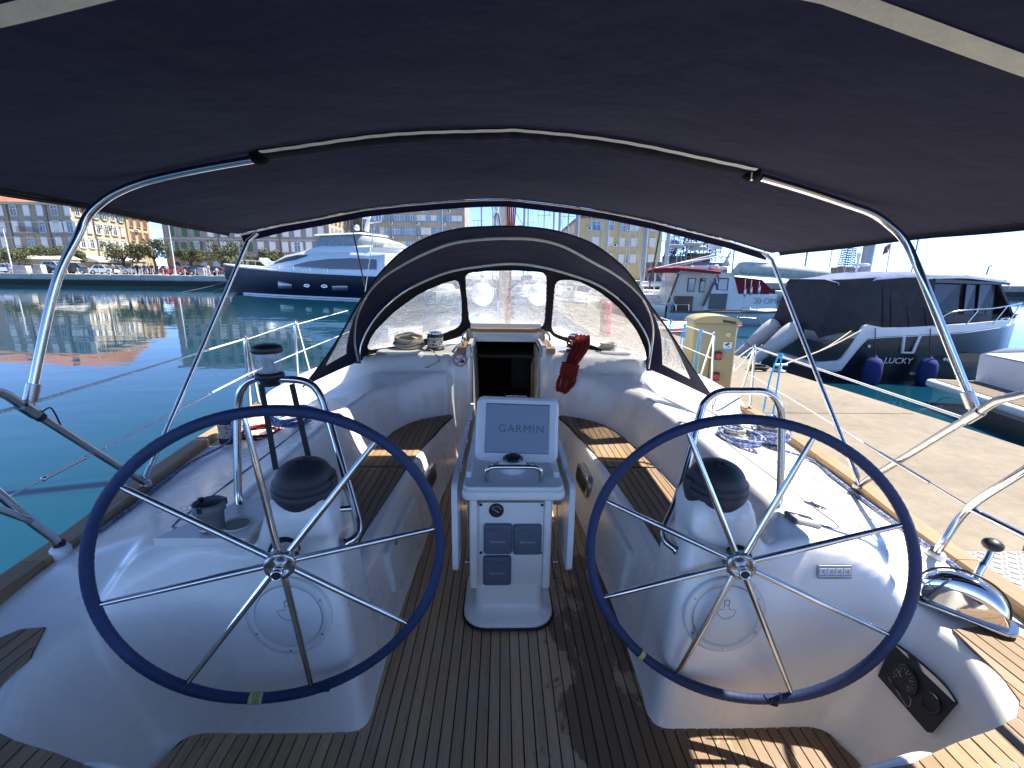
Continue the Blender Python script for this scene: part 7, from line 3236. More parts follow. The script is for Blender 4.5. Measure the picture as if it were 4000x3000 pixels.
k = Lm / 26.6 * 0.88
body([(2 * k, 2.6, 2.2, 2.45, 4.15), (8 * k, 2.7, 2.3, 2.5, 4.3), (13.5 * k, 2.6, 2.45, 2.3, 4.35), (16.5 * k, 2.3, 2.6, 1.9, 4.05), (19 * k, 1.9, 2.75, 1.4, 3.45), (21.2 * k, 1.3, 2.85, 0.8, 3.05)], 'superstructure', WHITEP, my)
body([(4 * k, 2.3, 4.1, 2.2, 4.85), (11 * k, 2.3, 4.25, 2.1, 4.9), (13.6 * k, 2.0, 4.3, 1.6, 4.6)], 'flybridge_coaming', WHITEP, my)
body([(2.8 * k, 1.9, 4.7, 1.2, 5.1), (6 * k, 2.15, 4.65, 1.75, 5.85), (8.8 * k, 2.15, 4.7, 1.75, 5.9), (11.6 * k, 1.9, 4.6, 1.6, 5.8), (12.6 * k, 1.7, 4.6, 1.3, 5.0)], 'flybridge_cover', COVERG, my)
body([(5.5 * k, 1.95, 5.85, 1.8, 6.02), (12 * k, 1.75, 5.85, 1.6, 6.02)], 'hard_top', WHITEP, my)
for s in (-1, 1):
    # curved dark side glass
    def strip(pts, name):
        b = MB()
        vs = []
        for x, z0, z1 in pts:
            for z in (z0, z1):
                zb, zt = np.interp(x / k, [2, 8, 13.5, 16.5, 19, 21.2], [2.2, 2.3, 2.45, 2.6, 2.75, 2.85]), np.interp(x / k, [2, 8, 13.5, 16.5, 19, 21.2], [4.15, 4.3, 4.35, 4.05, 3.45, 3.05])
                wb, wt = np.interp(x / k, [2, 8, 13.5, 16.5, 19, 21.2], [2.6, 2.7, 2.6, 2.3, 1.9, 1.3]), np.interp(x / k, [2, 8, 13.5, 16.5, 19, 21.2], [2.45, 2.5, 2.3, 1.9, 1.4, 0.8])
                t_ = (z - zb) / (zt - zb)
                mw = wb * 0.6 + wt * 0.4
                w_ = wb + (mw - wb) * t_ / 0.6 if t_ < 0.6 else mw + (wt - mw) * (t_ - 0.6) / 0.4
                vs.append(P(x, s * (w_ + 0.07), z))
        n_ = len(pts)
        b.add(vs, [(2 * i, 2 * i + 1, 2 * i + 3, 2 * i + 2) for i in range(n_ - 1)], True)
        b.build(name, DGLASS, my, fix=False)
    strip([(3.0 * k, 2.75, 3.6), (6 * k, 2.72, 3.72), (9 * k, 2.75, 3.66), (12 * k, 2.85, 3.45), (14.4 * k, 2.98, 3.1)], 'saloon_window')
    strip([(12.3 * k, 3.95, 4.05), (14 * k, 3.62, 4.05), (16 * k, 3.42, 3.84), (18.3 * k, 3.18, 3.36)], 'cockpit_window')
    b = MB()
    b.tube([P(x, s * hb_, z) for x, hb_, z in ((9 * k, 2.95, 2.75), (14 * k, 2.85, 2.95), (16.5 * k, 2.6, 3.1))], 0.025, 5)
    for x, hb_, z in ((9.0 * k, 2.95, 2.75), (11.5 * k, 2.92, 2.85), (14 * k, 2.85, 2.95), (16.5 * k, 2.6, 3.1)):
        b.tube([P(x, s * hb_, z - 0.4), P(x, s * hb_, z)], 0.02, 4)
    b.build('side_rail', STEEL, my)
    b = MB()
    pts_ = [(18.5 * k, 2.45, 3.35), (21.5 * k, 1.85, 3.5), (24 * k, 1.05, 3.6), (26.2 * k, 0.2, 3.7)]
    b.tube([P(*q) for q in [(x, s * y, z) for x, y, z in pts_]], 0.022, 5)
    for x, y, z in pts_:
        b.tube([P(x, s * y, z - 0.6), P(x, s * y, z)], 0.02, 4)
    b.build('bow_rail', STEEL, my)
    for x in (9.5, 12.0):
        b = MB()
        hb = float(np.interp(x * k, [s_[0] for s_ in sts], [s_[1] for s_ in sts]))
        ov = [(0.42 * math.cos(a), 0.15 * math.sin(a)) for a in np.linspace(0, 2 * math.pi, 16, endpoint=False)]
        Ml = M4.to_3x3() @ Matrix(((1, 0, 0), (0, 0, -1 * -s), (0, 1, 0)))
        b.prism(ov, 0.0, 0.05, Ml, P(x * k, s * (hb * 0.985), 1.15))
        pt_ = b.build('hull_port', STEELD, my)
        b = MB()
        b.prism([(x_ * 0.8, y_ * 0.7) for x_, y_ in ov], 0.03, 0.07, Ml, P(x * k, s * (hb * 0.985), 1.15))
        b.build('pane', DGLASS, pt_)
    for x in (15.5, 7.5):
        b = MB()
        hb = float(np.interp(x * k, [s_[0] for s_ in sts], [s_[1] for s_ in sts]))
        b.rbox(P(x * k, s * (hb * 0.955), 1.15), (2.0, 0.12, 0.75), 0.04, 2, M4.to_3x3())
        b.build('hull_window', DGLASS, my)
b = MB()
b.tube([P(6.6 * k, 0, 6.3), P(6.2 * k, 0, 7.5)], [0.22, 0.15], 8)
b.rbox(P(6.4 * k, 0, 7.55), (0.8, 0.35, 0.3), 0.1, 3, M4.to_3x3())
b.tube([P(6.2 * k, 0, 7.0), P(4.6 * k, 0, 7.1), P(4.4 * k, 0, 7.9)], 0.06, 6)
b.ball(P(7.2 * k, 0.6, 6.55), 0.28, 12, 8)
for dx in (0.0, 0.7, 1.6):
    b.tube([P((5.0 + dx) * k, 0.5, 6.3), P((4.8 + dx) * k, 0.5, 8.9)], 0.018, 4)
b.build('radar_mast', WHITEP, my)
b = MB()
b.rbox(P(20.5 * k, 0, 3.3), (1.6, 1.4, 0.35), 0.1, 3, M4.to_3x3())
b.build('bow_sunpad', WHITEP, my)
b = MB()
b.bar(P(21.8 * k, 0, 3.2), P(23.2 * k, -0.3, 3.75), 0.9, 0.3)
b.build('deck_locker', WHITEP, my)
for i, (x, y) in enumerate(((712, 1128), (826, 1128))):
    q = atz(x, y + 14, WATER_Z)
    b = MB()
    a_ = P(26.0 * k, -0.3, 2.3)
    e_ = Vector((q.x, q.y, WATER_Z))
    b.tube(catmull([a_, a_.lerp(e_, 0.5) + Vector((0, 0, -0.25)), e_], 6), 0.03, 5)
    tag(b.build('mooring_line', R_CREAM), ('long mooring line from the navy motor yacht bow into the water' if i == 0 else 'short mooring line from the navy motor yacht bow, right of the long one'), 'rope', 'mooring lines')

# ---- blue motor boat LUCKY, stern to the pier
YL = 10.75
la = atz(3100, 1462, WATER_Z)
M4 = Matrix.Translation((7.55, YL + 1.45, WATER_Z)) @ Matrix.Rotation(R(-2.5), 4, 'Z')
lk = thing('motor_boat', (9.5, YL + 1.45, WATER_Z), 'dark blue motor boat with grey canvas enclosure and two white outboards', 'motor boat')


def P(x, y, z):
    return M4 @ Vector((0.1 + (x - 0.25) * 0.62, y, z if z < 1.3 else 1.3 + (z - 1.3) * 0.80))


def PX(x, y, off=0.0):
    """point on the near side of the boat for a pixel"""
    q = aty(x, y, YL - off)
    return q


z_w = WATER_Z


def zpx(y, Yd=YL, x=3500):
    return aty(x, y, Yd).z - WATER_Z


sts = [(0.35, 1.40, 0.92, -0.35), (1.0, 1.42, 1.02, -0.35), (3.0, 1.45, 1.10, -0.35), (5.5, 1.42, 1.2, -0.3), (7.5, 1.1, 1.32, -0.2), (9.0, 0.45, 1.42, 0.1), (9.6, 0.05, 1.45, 0.6)]
prof = lambda t, x: 1 - 0.16 * t ** 1.5
b = MB()
rows = [[P(*q) for q in r_] for r_ in hullform(sts, prof)]
b.grid(rows)
b.add(rows[0], [tuple(range(18))], False)
b.build('hull', NAVYH2, lk)
# white topside band with the cut-away quarter
for s in (-1, 1):
    b = MB()
    pol = [(0.25, 0.10), (1.25, 0.10), (2.0, 1.05), (9.4, 1.52), (9.4, 1.66), (5.0, 1.42), (2.5, 1.30), (1.75, 1.42), (1.55, 1.12), (1.1, 0.50), (0.25, 0.44)]
    rows = []
    Ms = M4.to_3x3() @ Matrix(((1, 0, 0), (0, 0, 1), (0, 1, 0)))
    # follow the plan curve of the hull
    def yb(x):
        return float(np.interp(x, [q[0] for q in sts], [q[1] for q in sts])) + 0.025
    top = [(0.2, 0.44), (1.1, 0.50), (1.55, 1.12), (1.75, 1.40), (2.5, 1.30), (3.6, 1.34), (5.0, 1.42), (7.0, 1.52), (8.4, 1.6), (9.3, 1.64)]
    bot = [(0.2, 0.26), (1.12, 0.26), (1.62, 0.80), (1.9, 1.05), (2.6, 1.10), (3.6, 1.14), (5.0, 1.20), (7.0, 1.32), (8.4, 1.42), (9.3, 1.5)]
    tp = resample([Vector((x, 0, z)) for x, z in top], 60)
    bt = resample([Vector((x, 0, z)) for x, z in bot], 60)
    rows = []
    for p, q in zip(bt, tp):
        y0, y1 = yb(p.x), yb(q.x)
        rows.append([P(p.x, s * y0, p.z), P(q.x, s * y1, q.z), P(q.x, s * (y1 - 0.12), q.z), P(p.x, s * (y0 - 0.12), p.z)])
    b.grid(rows, False)
    b.build('topside_band', WHITEP, lk)
    b = MB()
    b.tube([P(p.x, s * (yb(p.x) + 0.005), p.z - 0.02) for p in bt], 0.012, 5)
    b.build('pin_stripe', WHITEP, lk)
b = MB()
b.rbox(P(0.75, 0, 0.34), (0.8, 2.7, 0.16), 0.08, 3, M4.to_3x3())
b.build('swim_platform', WHITEP, lk)
b = MB()
b.rbox(P(1.75, 0, 0.75), (0.25, 2.6, 0.9), 0.06, 3, M4.to_3x3())
b.build('transom', WHITEP, lk)
b = MB()
b.grid([[P(x, -yb(x) + 0.1, z), P(x, yb(x) - 0.1, z)] for x, z in ((1.8, 1.0), (4.9, 1.38), (7, 1.5), (9.2, 1.6))])
b.build('deck', WHITEP, lk)
# wheelhouse
b = MB()
secs = [(4.3, 1.15, 1.3, 1.05, 2.78), (6.9, 1.1, 1.45, 0.95, 2.72), (7.0, 1.1, 1.46, 0.94, 2.70)]
rows = []
for x, wb, zb, wt, zt in secs:
    rows.append([P(x, -wb, zb), P(x, -wt, zt), P(x, wt, zt), P(x, wb, zb)])
b.grid(rows, False)
b.add(rows[0], [(0, 1, 2, 3)], False)
b.build('wheelhouse', mat('wheelhouse_black', (0.02, 0.02, 0.022), 0.3), lk)
b = MB()
rows = []
for x, w_, z in ((4.0, 1.15, 2.74), (4.1, 1.2, 2.86), (5.5, 1.18, 2.90), (7.2, 1.05, 2.78), (7.7, 0.9, 2.66), (7.8, 0.8, 2.58)):
    rows.append([P(x, -w_, z - 0.14), P(x, -w_ * 1.02, z - 0.04), P(x, -w_ * 0.8, z + 0.03), P(x, w_ * 0.8, z + 0.03), P(x, w_ * 1.02, z - 0.04), P(x, w_, z - 0.14)])
b.grid(rows, True)
b.build('roof', WHITEP, lk)
for s in (-1, 1):
    for x0, x1, mm in ((4.45, 5.55, DGLASS), (5.75, 6.15, DGLASS), (6.25, 6.75, DGLASS)):
        b = MB()
        vs = [P(x0, s * 1.17, 1.72), P(x1, s * 1.16, 1.72), P(x1, s * 1.03, 2.60), P(x0, s * 1.075, 2.60)]
        b.add(vs + [v_ + (P(0, 0, 0) - P(0, s * 0.03, 0)) for v_ in vs], [(0, 1, 2, 3), (4, 5, 6, 7), (0, 1, 5, 4), (1, 2, 6, 5), (2, 3, 7, 6), (3, 0, 4, 7)], False)
        b.build('side_window', mm, lk)
    b = MB()
    b.bar(P(6.95, s * 1.02, 2.68), P(7.9, s * 1.02, 1.6), 0.07, 0.05)
    b.build('windscreen_post', BLACKP, lk)
    b = MB()
    vs = [P(4.35, s * 1.21, 2.62), P(7.4, s * 1.06, 2.58), P(7.4, s * 1.06, 2.64), P(4.35, s * 1.22, 2.72)]
    b.add(vs, [(0, 1, 2, 3)], False)
    b.build('roof_stripe', mat('stripe_slate', (0.06, 0.07, 0.10), 0.4), lk, fix=False)
b = MB()
vs = [P(7.0, -0.93, 2.66), P(7.0, 0.93, 2.66), P(7.95, 1.0, 1.62), P(7.95, -1.0, 1.62)]
b.add(vs, [(0, 1, 2, 3)], False)
b.build('windscreen', DGLASS, lk, fix=False)
b = MB()
b.grid([[P(6.9, -1.0, 1.62), P(6.9, 1.0, 1.62)], [P(8.6, -0.75, 1.72), P(8.6, 0.75, 1.72)], [P(9.0, -0.4, 1.58), P(9.0, 0.4, 1.58)]])
b.build('foredeck_trunk', WHITEP, lk)
# canvas enclosure aft
rows = []
for x, zb, wb, wt, zt in ((0.35, 1.0, 1.2, 1.0, 1.15), (0.95, 1.15, 1.35, 1.12, 2.66), (1.9, 1.22, 1.42, 1.15, 2.72), (2.2, 1.25, 1.42, 1.15, 2.74), (3.2, 1.32, 1.42, 1.16, 2.80), (4.35, 1.36, 1.40, 1.18, 2.80)):
    rows.append([P(x, -wb, zb), P(x, -(wb + wt) / 2, (zb + zt) / 2), P(x, -wt, zt), P(x, wt, zt), P(x, (wb + wt) / 2, (zb + zt) / 2), P(x, wb, zb)])
b = MB()
b.grid(rows, False)
b.add(rows[1], [(0, 1, 2, 3, 4, 5)], False)
b.build('canvas_enclosure', MESHG, lk)
b = MB()
rows = []
for x, w_, z in ((0.85, 1.13, 2.62), (1.85, 1.15, 2.72), (2.2, 1.18, 2.80), (3.2, 1.19, 2.88), (4.0, 1.2, 2.90), (4.45, 1.21, 2.84)):
    rows.append([P(x, -w_, z - 0.13), P(x, -w_ * 0.97, z - 0.05), P(x, -w_ * 0.5, z + 0.05), P(x, w_ * 0.5, z + 0.05), P(x, w_ * 0.97, z - 0.05), P(x, w_, z - 0.13)])
b.grid(rows)
b.build('canvas_roof', canvas_mat('blue_grey_canvas', (0.16, 0.20, 0.34), 0.05), lk)
for x in (2.45, 2.75, 3.45, 4.1):
    b = MB()
    b.tube([P(x - (0.25 if x > 3 else 0.0), -1.15, 2.7), P(x, -1.435, 1.3)], 0.012, 5)
    b.build('canvas_seam', NAVYD, lk)
b = MB()
pl = [(2.72, 1.36), (3.85, 1.42), (3.55, 1.62), (3.35, 2.0), (3.15, 2.12), (3.0, 1.9), (2.9, 2.15), (2.78, 2.2), (2.86, 1.8)]
# hull window with white surround, name, fenders
for (x, z) in ((3.55, 0.88),):
    b = MB()
    Ml = M4.to_3x3() @ Matrix(((1, 0, 0), (0, 0, -1), (0, 1, 0)))
    b.tube([P(x + a, -1.452, z + c_) for a, c_ in ((-0.26, 0.24), (-0.20, -0.16), (0.20, -0.16), (0.34, 0.26))], 0.038, 6)
    b.build('boarding_step_frame', WHITEP, lk)
Ml = M4.to_3x3() @ Matrix(((1, 0, 0), (0, 0, -1), (0, 1, 0)))
n0 = PX(3522, 1385)
text_mesh('LUCKY', 0.20, 'boat_name', STK_W, lk, Ml, P(3.22, -1.475, 0.52), ext=0.004, shear=0.2, sx=1.05)
for x, z in ((5.0, 0.58), (5.13, 0.575), (5.26, 0.57), (3.86, 0.22), (3.96, 0.22), (2.05, 0.86)):
    b = MB()
    b.lathe([(0.035, 0), (0.035, 0.02)], P(x, -1.43 - 0.02, z), M4.to_3x3() @ Vector((0, -1, 0)), 12)
    b.build('hull_fitting', STK_W, lk)
b = MB()
ov = [(0.5 * math.cos(a), 0.17 * math.sin(a)) for a in np.linspace(0, 2 * math.pi, 20, endpoint=False)]
b.prism(ov, 0.0, 0.01, Ml, P(6.0, -1.36, 0.55))
b.build('hull_window', DGLASS, lk)
FENB = mat('fender_sock_blue', (0.012, 0.028, 0.16), 0.85, 0, 0.2, 10, 0.2, 60)
for x, lab in ((2.1, 'blue fender hanging left of the white name on the dark blue boat'), (4.15, 'blue fender hanging right of the white name, partly behind the steel bow')):
    c0 = P(x, -1.66, 0.17)
    f = thing('hull_fender', c0, lab, 'fender', 'blue fenders on the dark blue boat')
    b = MB()
    b.lathe([(0.03, -0.36), (0.13, -0.32), (0.185, -0.22), (0.195, 0.0), (0.185, 0.2), (0.13, 0.30), (0.05, 0.34), (0.03, 0.38)], c0 + Vector((0, 0, 0.12)), (0.04, 0, 1), 18)
    b.build('fender_body', FENB, f)
    b = MB()
    b.tube([c0 + Vector((0, 0, 0.45)), P(x, -1.5, 1.3)], 0.012, 5)
    b.build('fender_line', BLACKR, f)
# railing
b = MB()
rp = [(4.3, -1.5, 1.36), (4.75, -1.5, 1.78), (6.5, -1.42, 1.92), (8.2, -0.95, 2.05)]
b.tube(catmull([P(*q) for q in rp], 6), 0.018, 8)
b.build('deck_rail', STEEL, lk)
for x0, x1, y, z in ((5.5, 5.75, -1.5, 1.85), (6.7, 7.0, -1.36, 1.96), (7.7, 7.9, -1.1, 2.02)):
    b = MB()
    b.tube([P(x0, y + 0.04, 1.44), P(x1, y, z)], 0.015, 6)
    b.build('rail_post', STEEL, lk)
b = MB()
b.tube([P(5.2, -1.0, 2.95), P(5.9, -1.0, 2.97), P(5.9, -1.0, 2.84)], 0.014, 5)
b.tube([P(5.9, -0.9, 2.90), P(7.0, -0.85, 2.88), P(7.0, -0.85, 2.74)], 0.014, 5)
b.tube([P(7.1, -0.6, 2.7), P(7.15, -0.6, 3.1), P(7.25, -0.6, 3.15)], 0.02, 5)
b.build('roof_rail', STEELD, lk)
b = MB()
b.lathe([(0.03, 0), (0.03, 0.35), (0.05, 0.36), (0.05, 0.5)], P(2.9, 0.2, 2.9), (0, 0, 1), 10)
b.lathe([(0.16, 0.16), (0.2, 0.2), (0.16, 0.24)], P(3.3, 0.4, 2.9), (0, 0, 1), 14)
b.build('roof_antenna', WHITEP, lk)
# outboards
def P(x, y, z):
    return M4 @ Vector((x, y, z))


OUT = mat('outboard_white', (0.60, 0.60, 0.56), 0.35, 0, 0.06, 5)
for i, y in enumerate((-0.52, 0.42)):
    cz = 0.92
    o0 = Vector((-0.28, y, cz))
    tl = Matrix.Rotation(R(48), 3, 'Y')
    b = MB()
    rows = []
    for z, hx, hy, ox in ((-0.56, 0.10, 0.09, 0.0), (-0.52, 0.17, 0.14, 0.0), (-0.2, 0.21, 0.17, 0.0), (0.10, 0.25, 0.19, 0.0), (0.32, 0.24, 0.18, 0.0), (0.43, 0.19, 0.14, 0.0), (0.46, 0.06, 0.05, 0.0)):
        rows.append([P(*(o0 + tl @ Vector((ox + hx * math.cos(a) * (1 if abs(math.cos(a)) < 0.9 else 0.97), hy * math.sin(a), z)))) for a in np.linspace(0, 2 * math.pi, 20, endpoint=False)])
    b.grid(rows, True, True)
    eg = b.build('outboard_motor', OUT, lk)
    b = MB()
    rows = []
    for z, hx, hy in ((-0.58, 0.14, 0.11), (-0.9, 0.12, 0.08), (-1.12, 0.13, 0.05)):
        rows.append([P(*(o0 + tl @ Vector((hx * math.cos(a), hy * math.sin(a), z)))) for a in np.linspace(0, 2 * math.pi, 14, endpoint=False)])
    b.grid(rows, True, True)
    b.tube([P(*(o0 + tl @ Vector((-0.25, 0, -1.12)))), P(*(o0 + tl @ Vector((0.22, 0, -1.12))))], [0.09, 0.05], 10)
    b.build('motor_leg', OUT, eg)
    b = MB()
    b.lathe([(0.21, 0), (0.215, 0.02), (0.15, 0.05)], P(*(o0 + tl @ Vector((0.0, 0, 0.40)))), M4.to_3x3() @ (tl @ Vector((0.0, 0, 1))), 16)
    b.build('cowl_trim', BLACKP, eg)
    b = MB()
    for a in (0, 120, 240):
        b.bar(P(*(o0 + tl @ Vector((-0.30, 0, -1.12)))), P(*(o0 + tl @ Vector((-0.32, 0.17 * math.cos(R(a)), -1.12 + 0.17 * math.sin(R(a)))))), 0.09, 0.02)
    b.build('propeller', STEELD, eg)
    text_mesh('300', 0.11, 'lettering', GREYP, eg, M4.to_3x3() @ tl @ Matrix(((1, 0, 0), (0, 0, -1), (0, 1, 0))), P(*(o0 + tl @ Vector((0.05, -0.222, 0.30)))), ext=0.002, shear=0.2)
for i, dy in enumerate((0.0, 0.25)):
    b = MB()
    a_, e_ = cl + Vector((0.05, 0, 0.12)), P(1.05, -1.38, 1.25 + 0.0 * i) + Vector((0, dy, 0))
    b.tube(catmull([a_, a_.lerp(e_, 0.5) + Vector((0, 0, -0.06 - 0.05 * i)), e_], 6), 0.014, 6)
    tag(b.build('mooring_line', R_CREAM), 'pale stern line from the dark blue boat to the cleat, ' + ('lower one' if i else 'upper one'), 'rope', 'mooring lines')

# ---- white boat stern at the right edge
s0 = atz(3745, 1660, -0.62)
M4 = Matrix.Translation((s0.x + 1.0, s0.y + 0.65, WATER_Z)) @ Matrix.Rotation(R(-12), 4, 'Z')
wb_ = thing('white_cruiser', (s0.x + 2, s0.y + 0.8, WATER_Z), 'white cruiser stern with teak swim platform cut off by the right edge', 'motor boat')


def P(x, y, z):
    return M4 @ Vector((x, y, z))


b = MB()
rows = xf(hullform([(0.75, 1.35, 1.0, -0.3), (1.2, 1.45, 1.12, -0.3), (3.5, 1.5, 1.2, -0.3), (6.5, 1.2, 1.35, -0.2), (8.4, 0.1, 1.5, 0.5)], lambda t, x: 1 - 0.14 * t ** 1.5), M4)
b.grid(rows)
b.add(rows[0], [tuple(range(18))], False)
b.build('hull', WHITEP, wb_)
b = MB()
b.rbox(P(0.35, 0, 0.40), (0.95, 2.7, 0.14), 0.12, 4, M4.to_3x3())
b.build('swim_platform', WHITEP, wb_)
for k in range(18):
    b = MB()
    b.box(P(0.36, -1.15 + 0.135 * k, 0.478), (0.72, 0.12, 0.014), M=M4.to_3x3())
    b.build('platform_plank', mat('grey_platform_teak', (0.16, 0.125, 0.09), 0.8), wb_)
b = MB()
b.grid([[P(0.8, -1.3, 1.02), P(0.8, 1.3, 1.02)], [P(3.5, -1.45, 1.2), P(3.5, 1.45, 1.2)], [P(8, -0.3, 1.45), P(8, 0.3, 1.45)]])
b.build('deck', WHITEP, wb_)
b = MB()
b.rbox(P(6.0, 0, 1.5), (2.6, 1.6, 0.7), 0.3, 4, M4.to_3x3(), taper=0.85)
b.build('cabin', WHITEP, wb_)
b = MB()
b.tube([P(0.95, -1.0, 1.05), P(1.2, -1.1, 1.9), P(2.5, -1.3, 1.95)], 0.016, 6)
b.build('stern_rail', STEEL, wb_)
b = MB()
b.tube([P(1.4, -1.2, 1.1), P(1.25, -1.15, 2.5)], 0.014, 6)
b.build('rail_post', STEEL, wb_)
b = MB()
b.rbox(P(0.98, -0.9, 1.22), (0.3, 0.2, 0.2), 0.03, 3, M4.to_3x3())
b.tube([P(0.98, -0.9, 1.15), P(0.95, -0.9, 0.7)], 0.015, 6)
b.build('stern_light', GREYC, wb_)
b = MB()
b.ball(P(0.72, -1.25, 0.85), 0.13, 12, 8, (1, 0.8, 1.3))
b.build('side_fender', BLACKR, wb_)

# ---- white work boat with red awning
YT = 24.0


def Q(px_, py_, Y=YT):
    return aty(px_, py_, Y)


tw = thing('work_boat', Q(2800, 1200), 'white wooden work boat with dark red awning and slanted wheelhouse', 'boat')
REDC = canvas_mat('dark_red_canvas', (0.22, 0.025, 0.03), 0.1)
LBLUE = mat('pale_blue_hull', (0.52, 0.60, 0.64), 0.5, 0, 0.08, 1)
VARN = mat('varnished_wood', (0.12, 0.05, 0.025), 0.4, 0, 0.2, 3)


def slab(pxs, Y, depth, m_, name, par, off=0.0):
    """flat shape drawn in pixels at station Y and given real depth"""
    b = MB()
    pts = [Q(x, y, Y) for x, y in pxs]
    n_ = len(pts)
    bk = [p + Vector((0, depth, 0)) for p in pts]
    fs = [tuple(range(n_)), tuple(range(n_, 2 * n_))[::-1]] + [(i, (i + 1) % n_, n_ + (i + 1) % n_, n_ + i) for i in range(n_)]
    b.add(pts + bk, fs, False)
    return b.build(name, m_, par)


# hull: long, with a curved bow to the right
zt_ = Q(2700, 1222).z
sts = []
x0, x1 = Q(2555, 1200).x, Q(3090, 1200).x + 1.5
b = MB()
rows = []
for t in np.linspace(0, 1, 14):
    x = x0 + (x1 - x0) * t
    hb = 1.75 * (1 - max(0, (t - 0.6) / 0.4) ** 2.2) * (0.85 + 0.15 * min(1, t / 0.2))
    zd = zt_ + 0.02 + 0.35 * max(0, t - 0.55) ** 1.5
    ring = []
    for j in range(8):
        u_ = j / 7
        ring.append(Vector((x, YT + 1.75 - hb * (1 - 0.25 * u_ ** 2), zd + (WATER_Z - 0.3 - zd) * u_)))
    for j in range(7, -1, -1):
        u_ = j / 7
        ring.append(Vector((x, YT + 1.75 + hb * (1 - 0.25 * u_ ** 2), zd + (WATER_Z - 0.3 - zd) * u_)))
    rows.append(ring)
b.grid(rows)
b.add(rows[0], [tuple(range(16))], False)
b.build('hull', LBLUE, tw)
b = MB()
b.grid([[r_[0], r_[-1]] for r_ in rows])
b.build('deck', LBLUE, tw)
b = MB()
b.tube([r_[0] + Vector((0, -0.02, 0.03)) for r_ in rows], 0.06, 6)
b.build('rub_rail', TRIMD, tw)
slab([(2652, 1062), (2810, 1062), (2748, 1215), (2612, 1215)], YT + 0.4, 2.3, mat('wheelhouse_cream', (0.72, 0.68, 0.56), 0.5), 'wheelhouse_aft', tw)
slab([(2812, 1064), (2868, 1066), (2886, 1148), (3035, 1150), (3030, 1205), (2745, 1212)], YT + 0.3, 2.5, WHITEP, 'wheelhouse', tw)
slab([(2868, 1080), (2975, 1092), (3030, 1148), (2886, 1148)], YT + 0.28, 2.5, REDC, 'red_windscreen_cover', tw)
for pxs in ([(2690, 1086), (2719, 1087), (2712, 1140), (2684, 1139)], [(2738, 1086), (2758, 1087), (2750, 1142), (2730, 1141)]):
    w_ = slab(pxs, YT + 0.34, 0.08, VARN, 'window', tw)
    cx_ = sum(p[0] for p in pxs) / 4
    cy_ = sum(p[1] for p in pxs) / 4
    slab([(cx_ + (x - cx_) * 0.8, cy_ + (y - cy_) * 0.88) for x, y in pxs], YT + 0.32, 0.04, DGLASS, 'pane', w_)
w_ = slab([(2798, 1084), (2848, 1086), (2842, 1135), (2798, 1133)], YT + 0.26, 0.06, VARN, 'window', tw)
slab([(2808, 1090), (2843, 1091), (2838, 1132), (2806, 1131)], YT + 0.24, 0.04, PANEW, 'blind', w_)
slab([(2776, 1147), (2843, 1147), (2834, 1210), (2768, 1208)], YT + 0.22, 0.05, mat('grey_tarpaulin', (0.14, 0.15, 0.15), 0.8), 'tarpaulin', tw)
slab([(2792, 1090), (2800, 1092), (2752, 1195), (2742, 1195)], YT + 0.2, 0.06, VARN, 'slanted_beam', tw)
slab([(2649, 1066), (2656, 1066), (2614, 1185), (2606, 1185)], YT + 0.3, 0.06, VARN, 'slanted_beam', tw)
# awning and its frame
b = MB()
rows = []
for x, y in ((2530, 1058), (2560, 1048), (2640, 1046), (2740, 1052), (2815, 1062)):
    rows.append([Q(x, y, YT - 0.6), Q(x, y - 8, YT + 1.2), Q(x, y - 6, YT + 3.0)])
b.grid(rows)
b.build('awning', REDC, tw)
b = MB()
b.grid([[Q(x, y, YT - 0.6), Q(x, y + d, YT - 0.61)] for x, y, d in ((2530, 1058, 8), (2560, 1048, 18), (2645, 1046, 20), (2660, 1047, 10), (2740, 1053, 12), (2815, 1063, 8))])
b.build('awning_valance', REDC, tw)
b = MB()
for (xa_, ya_), (xb_, yb_) in (((2570, 1060), (2640, 1200)), ((2610, 1055), (2660, 1068)), ((2740, 1070), (2790, 1100)), ((2560, 1048), (2790, 995)), ((2600, 1050), (2810, 1000)), ((2640, 1030), (2825, 1000))):
    b.tube([Q(xa_, ya_, YT - 0.4), Q(xb_, yb_, YT - 0.2)], 0.03, 5)
b.build('awning_frame', STEELW, tw)
b = MB()
for x0_, y0_, x1_, y1_ in ((2720, 1036, 2775, 1052), (2785, 1034, 2815, 1050), (2700, 1040, 2715, 1050), (2826, 1040, 2850, 1052)):
    a_, c_ = Q(x0_, y0_, YT), Q(x1_, y1_, YT)
    b.rbox((a_ + c_) / 2 + Vector((0, 0.5, 0)), (c_.x - a_.x, 0.6, abs(a_.z - c_.z)), 0.05, 2)
    b.build('roof_box', WHITEP, tw)
    b = MB()
rp = Q(2795, 960, YT + 0.5)
b = MB()
b.rbox(rp + Vector((0, 0, 0)), (0.62, 0.5, 0.36), 0.12, 3)
b.tube([rp + Vector((-0.1, 0, -0.2)), Q(2776, 1000, YT + 0.5)], 0.06, 6)
rd = b.build('radar', WHITEP, tw)
b = MB()
b.rbox(rp + Vector((0.05, 0, 0.32)), (1.35, 0.12, 0.12), 0.04, 2)
b.build('radar_bar', WHITEP, rd)
b = MB()
for (xa_, ya_), (xb_, yb_) in (((2810, 1060), (2855, 985)), ((2850, 1040), (2836, 1000)), ((2770, 1000), (2852, 1002)), ((2830, 1050), (2850, 990))):
    b.tube([Q(xa_, ya_, YT + 0.4), Q(xb_, yb_, YT + 0.4)], 0.05, 6)
b.build('signal_frame', STEELD, tw)
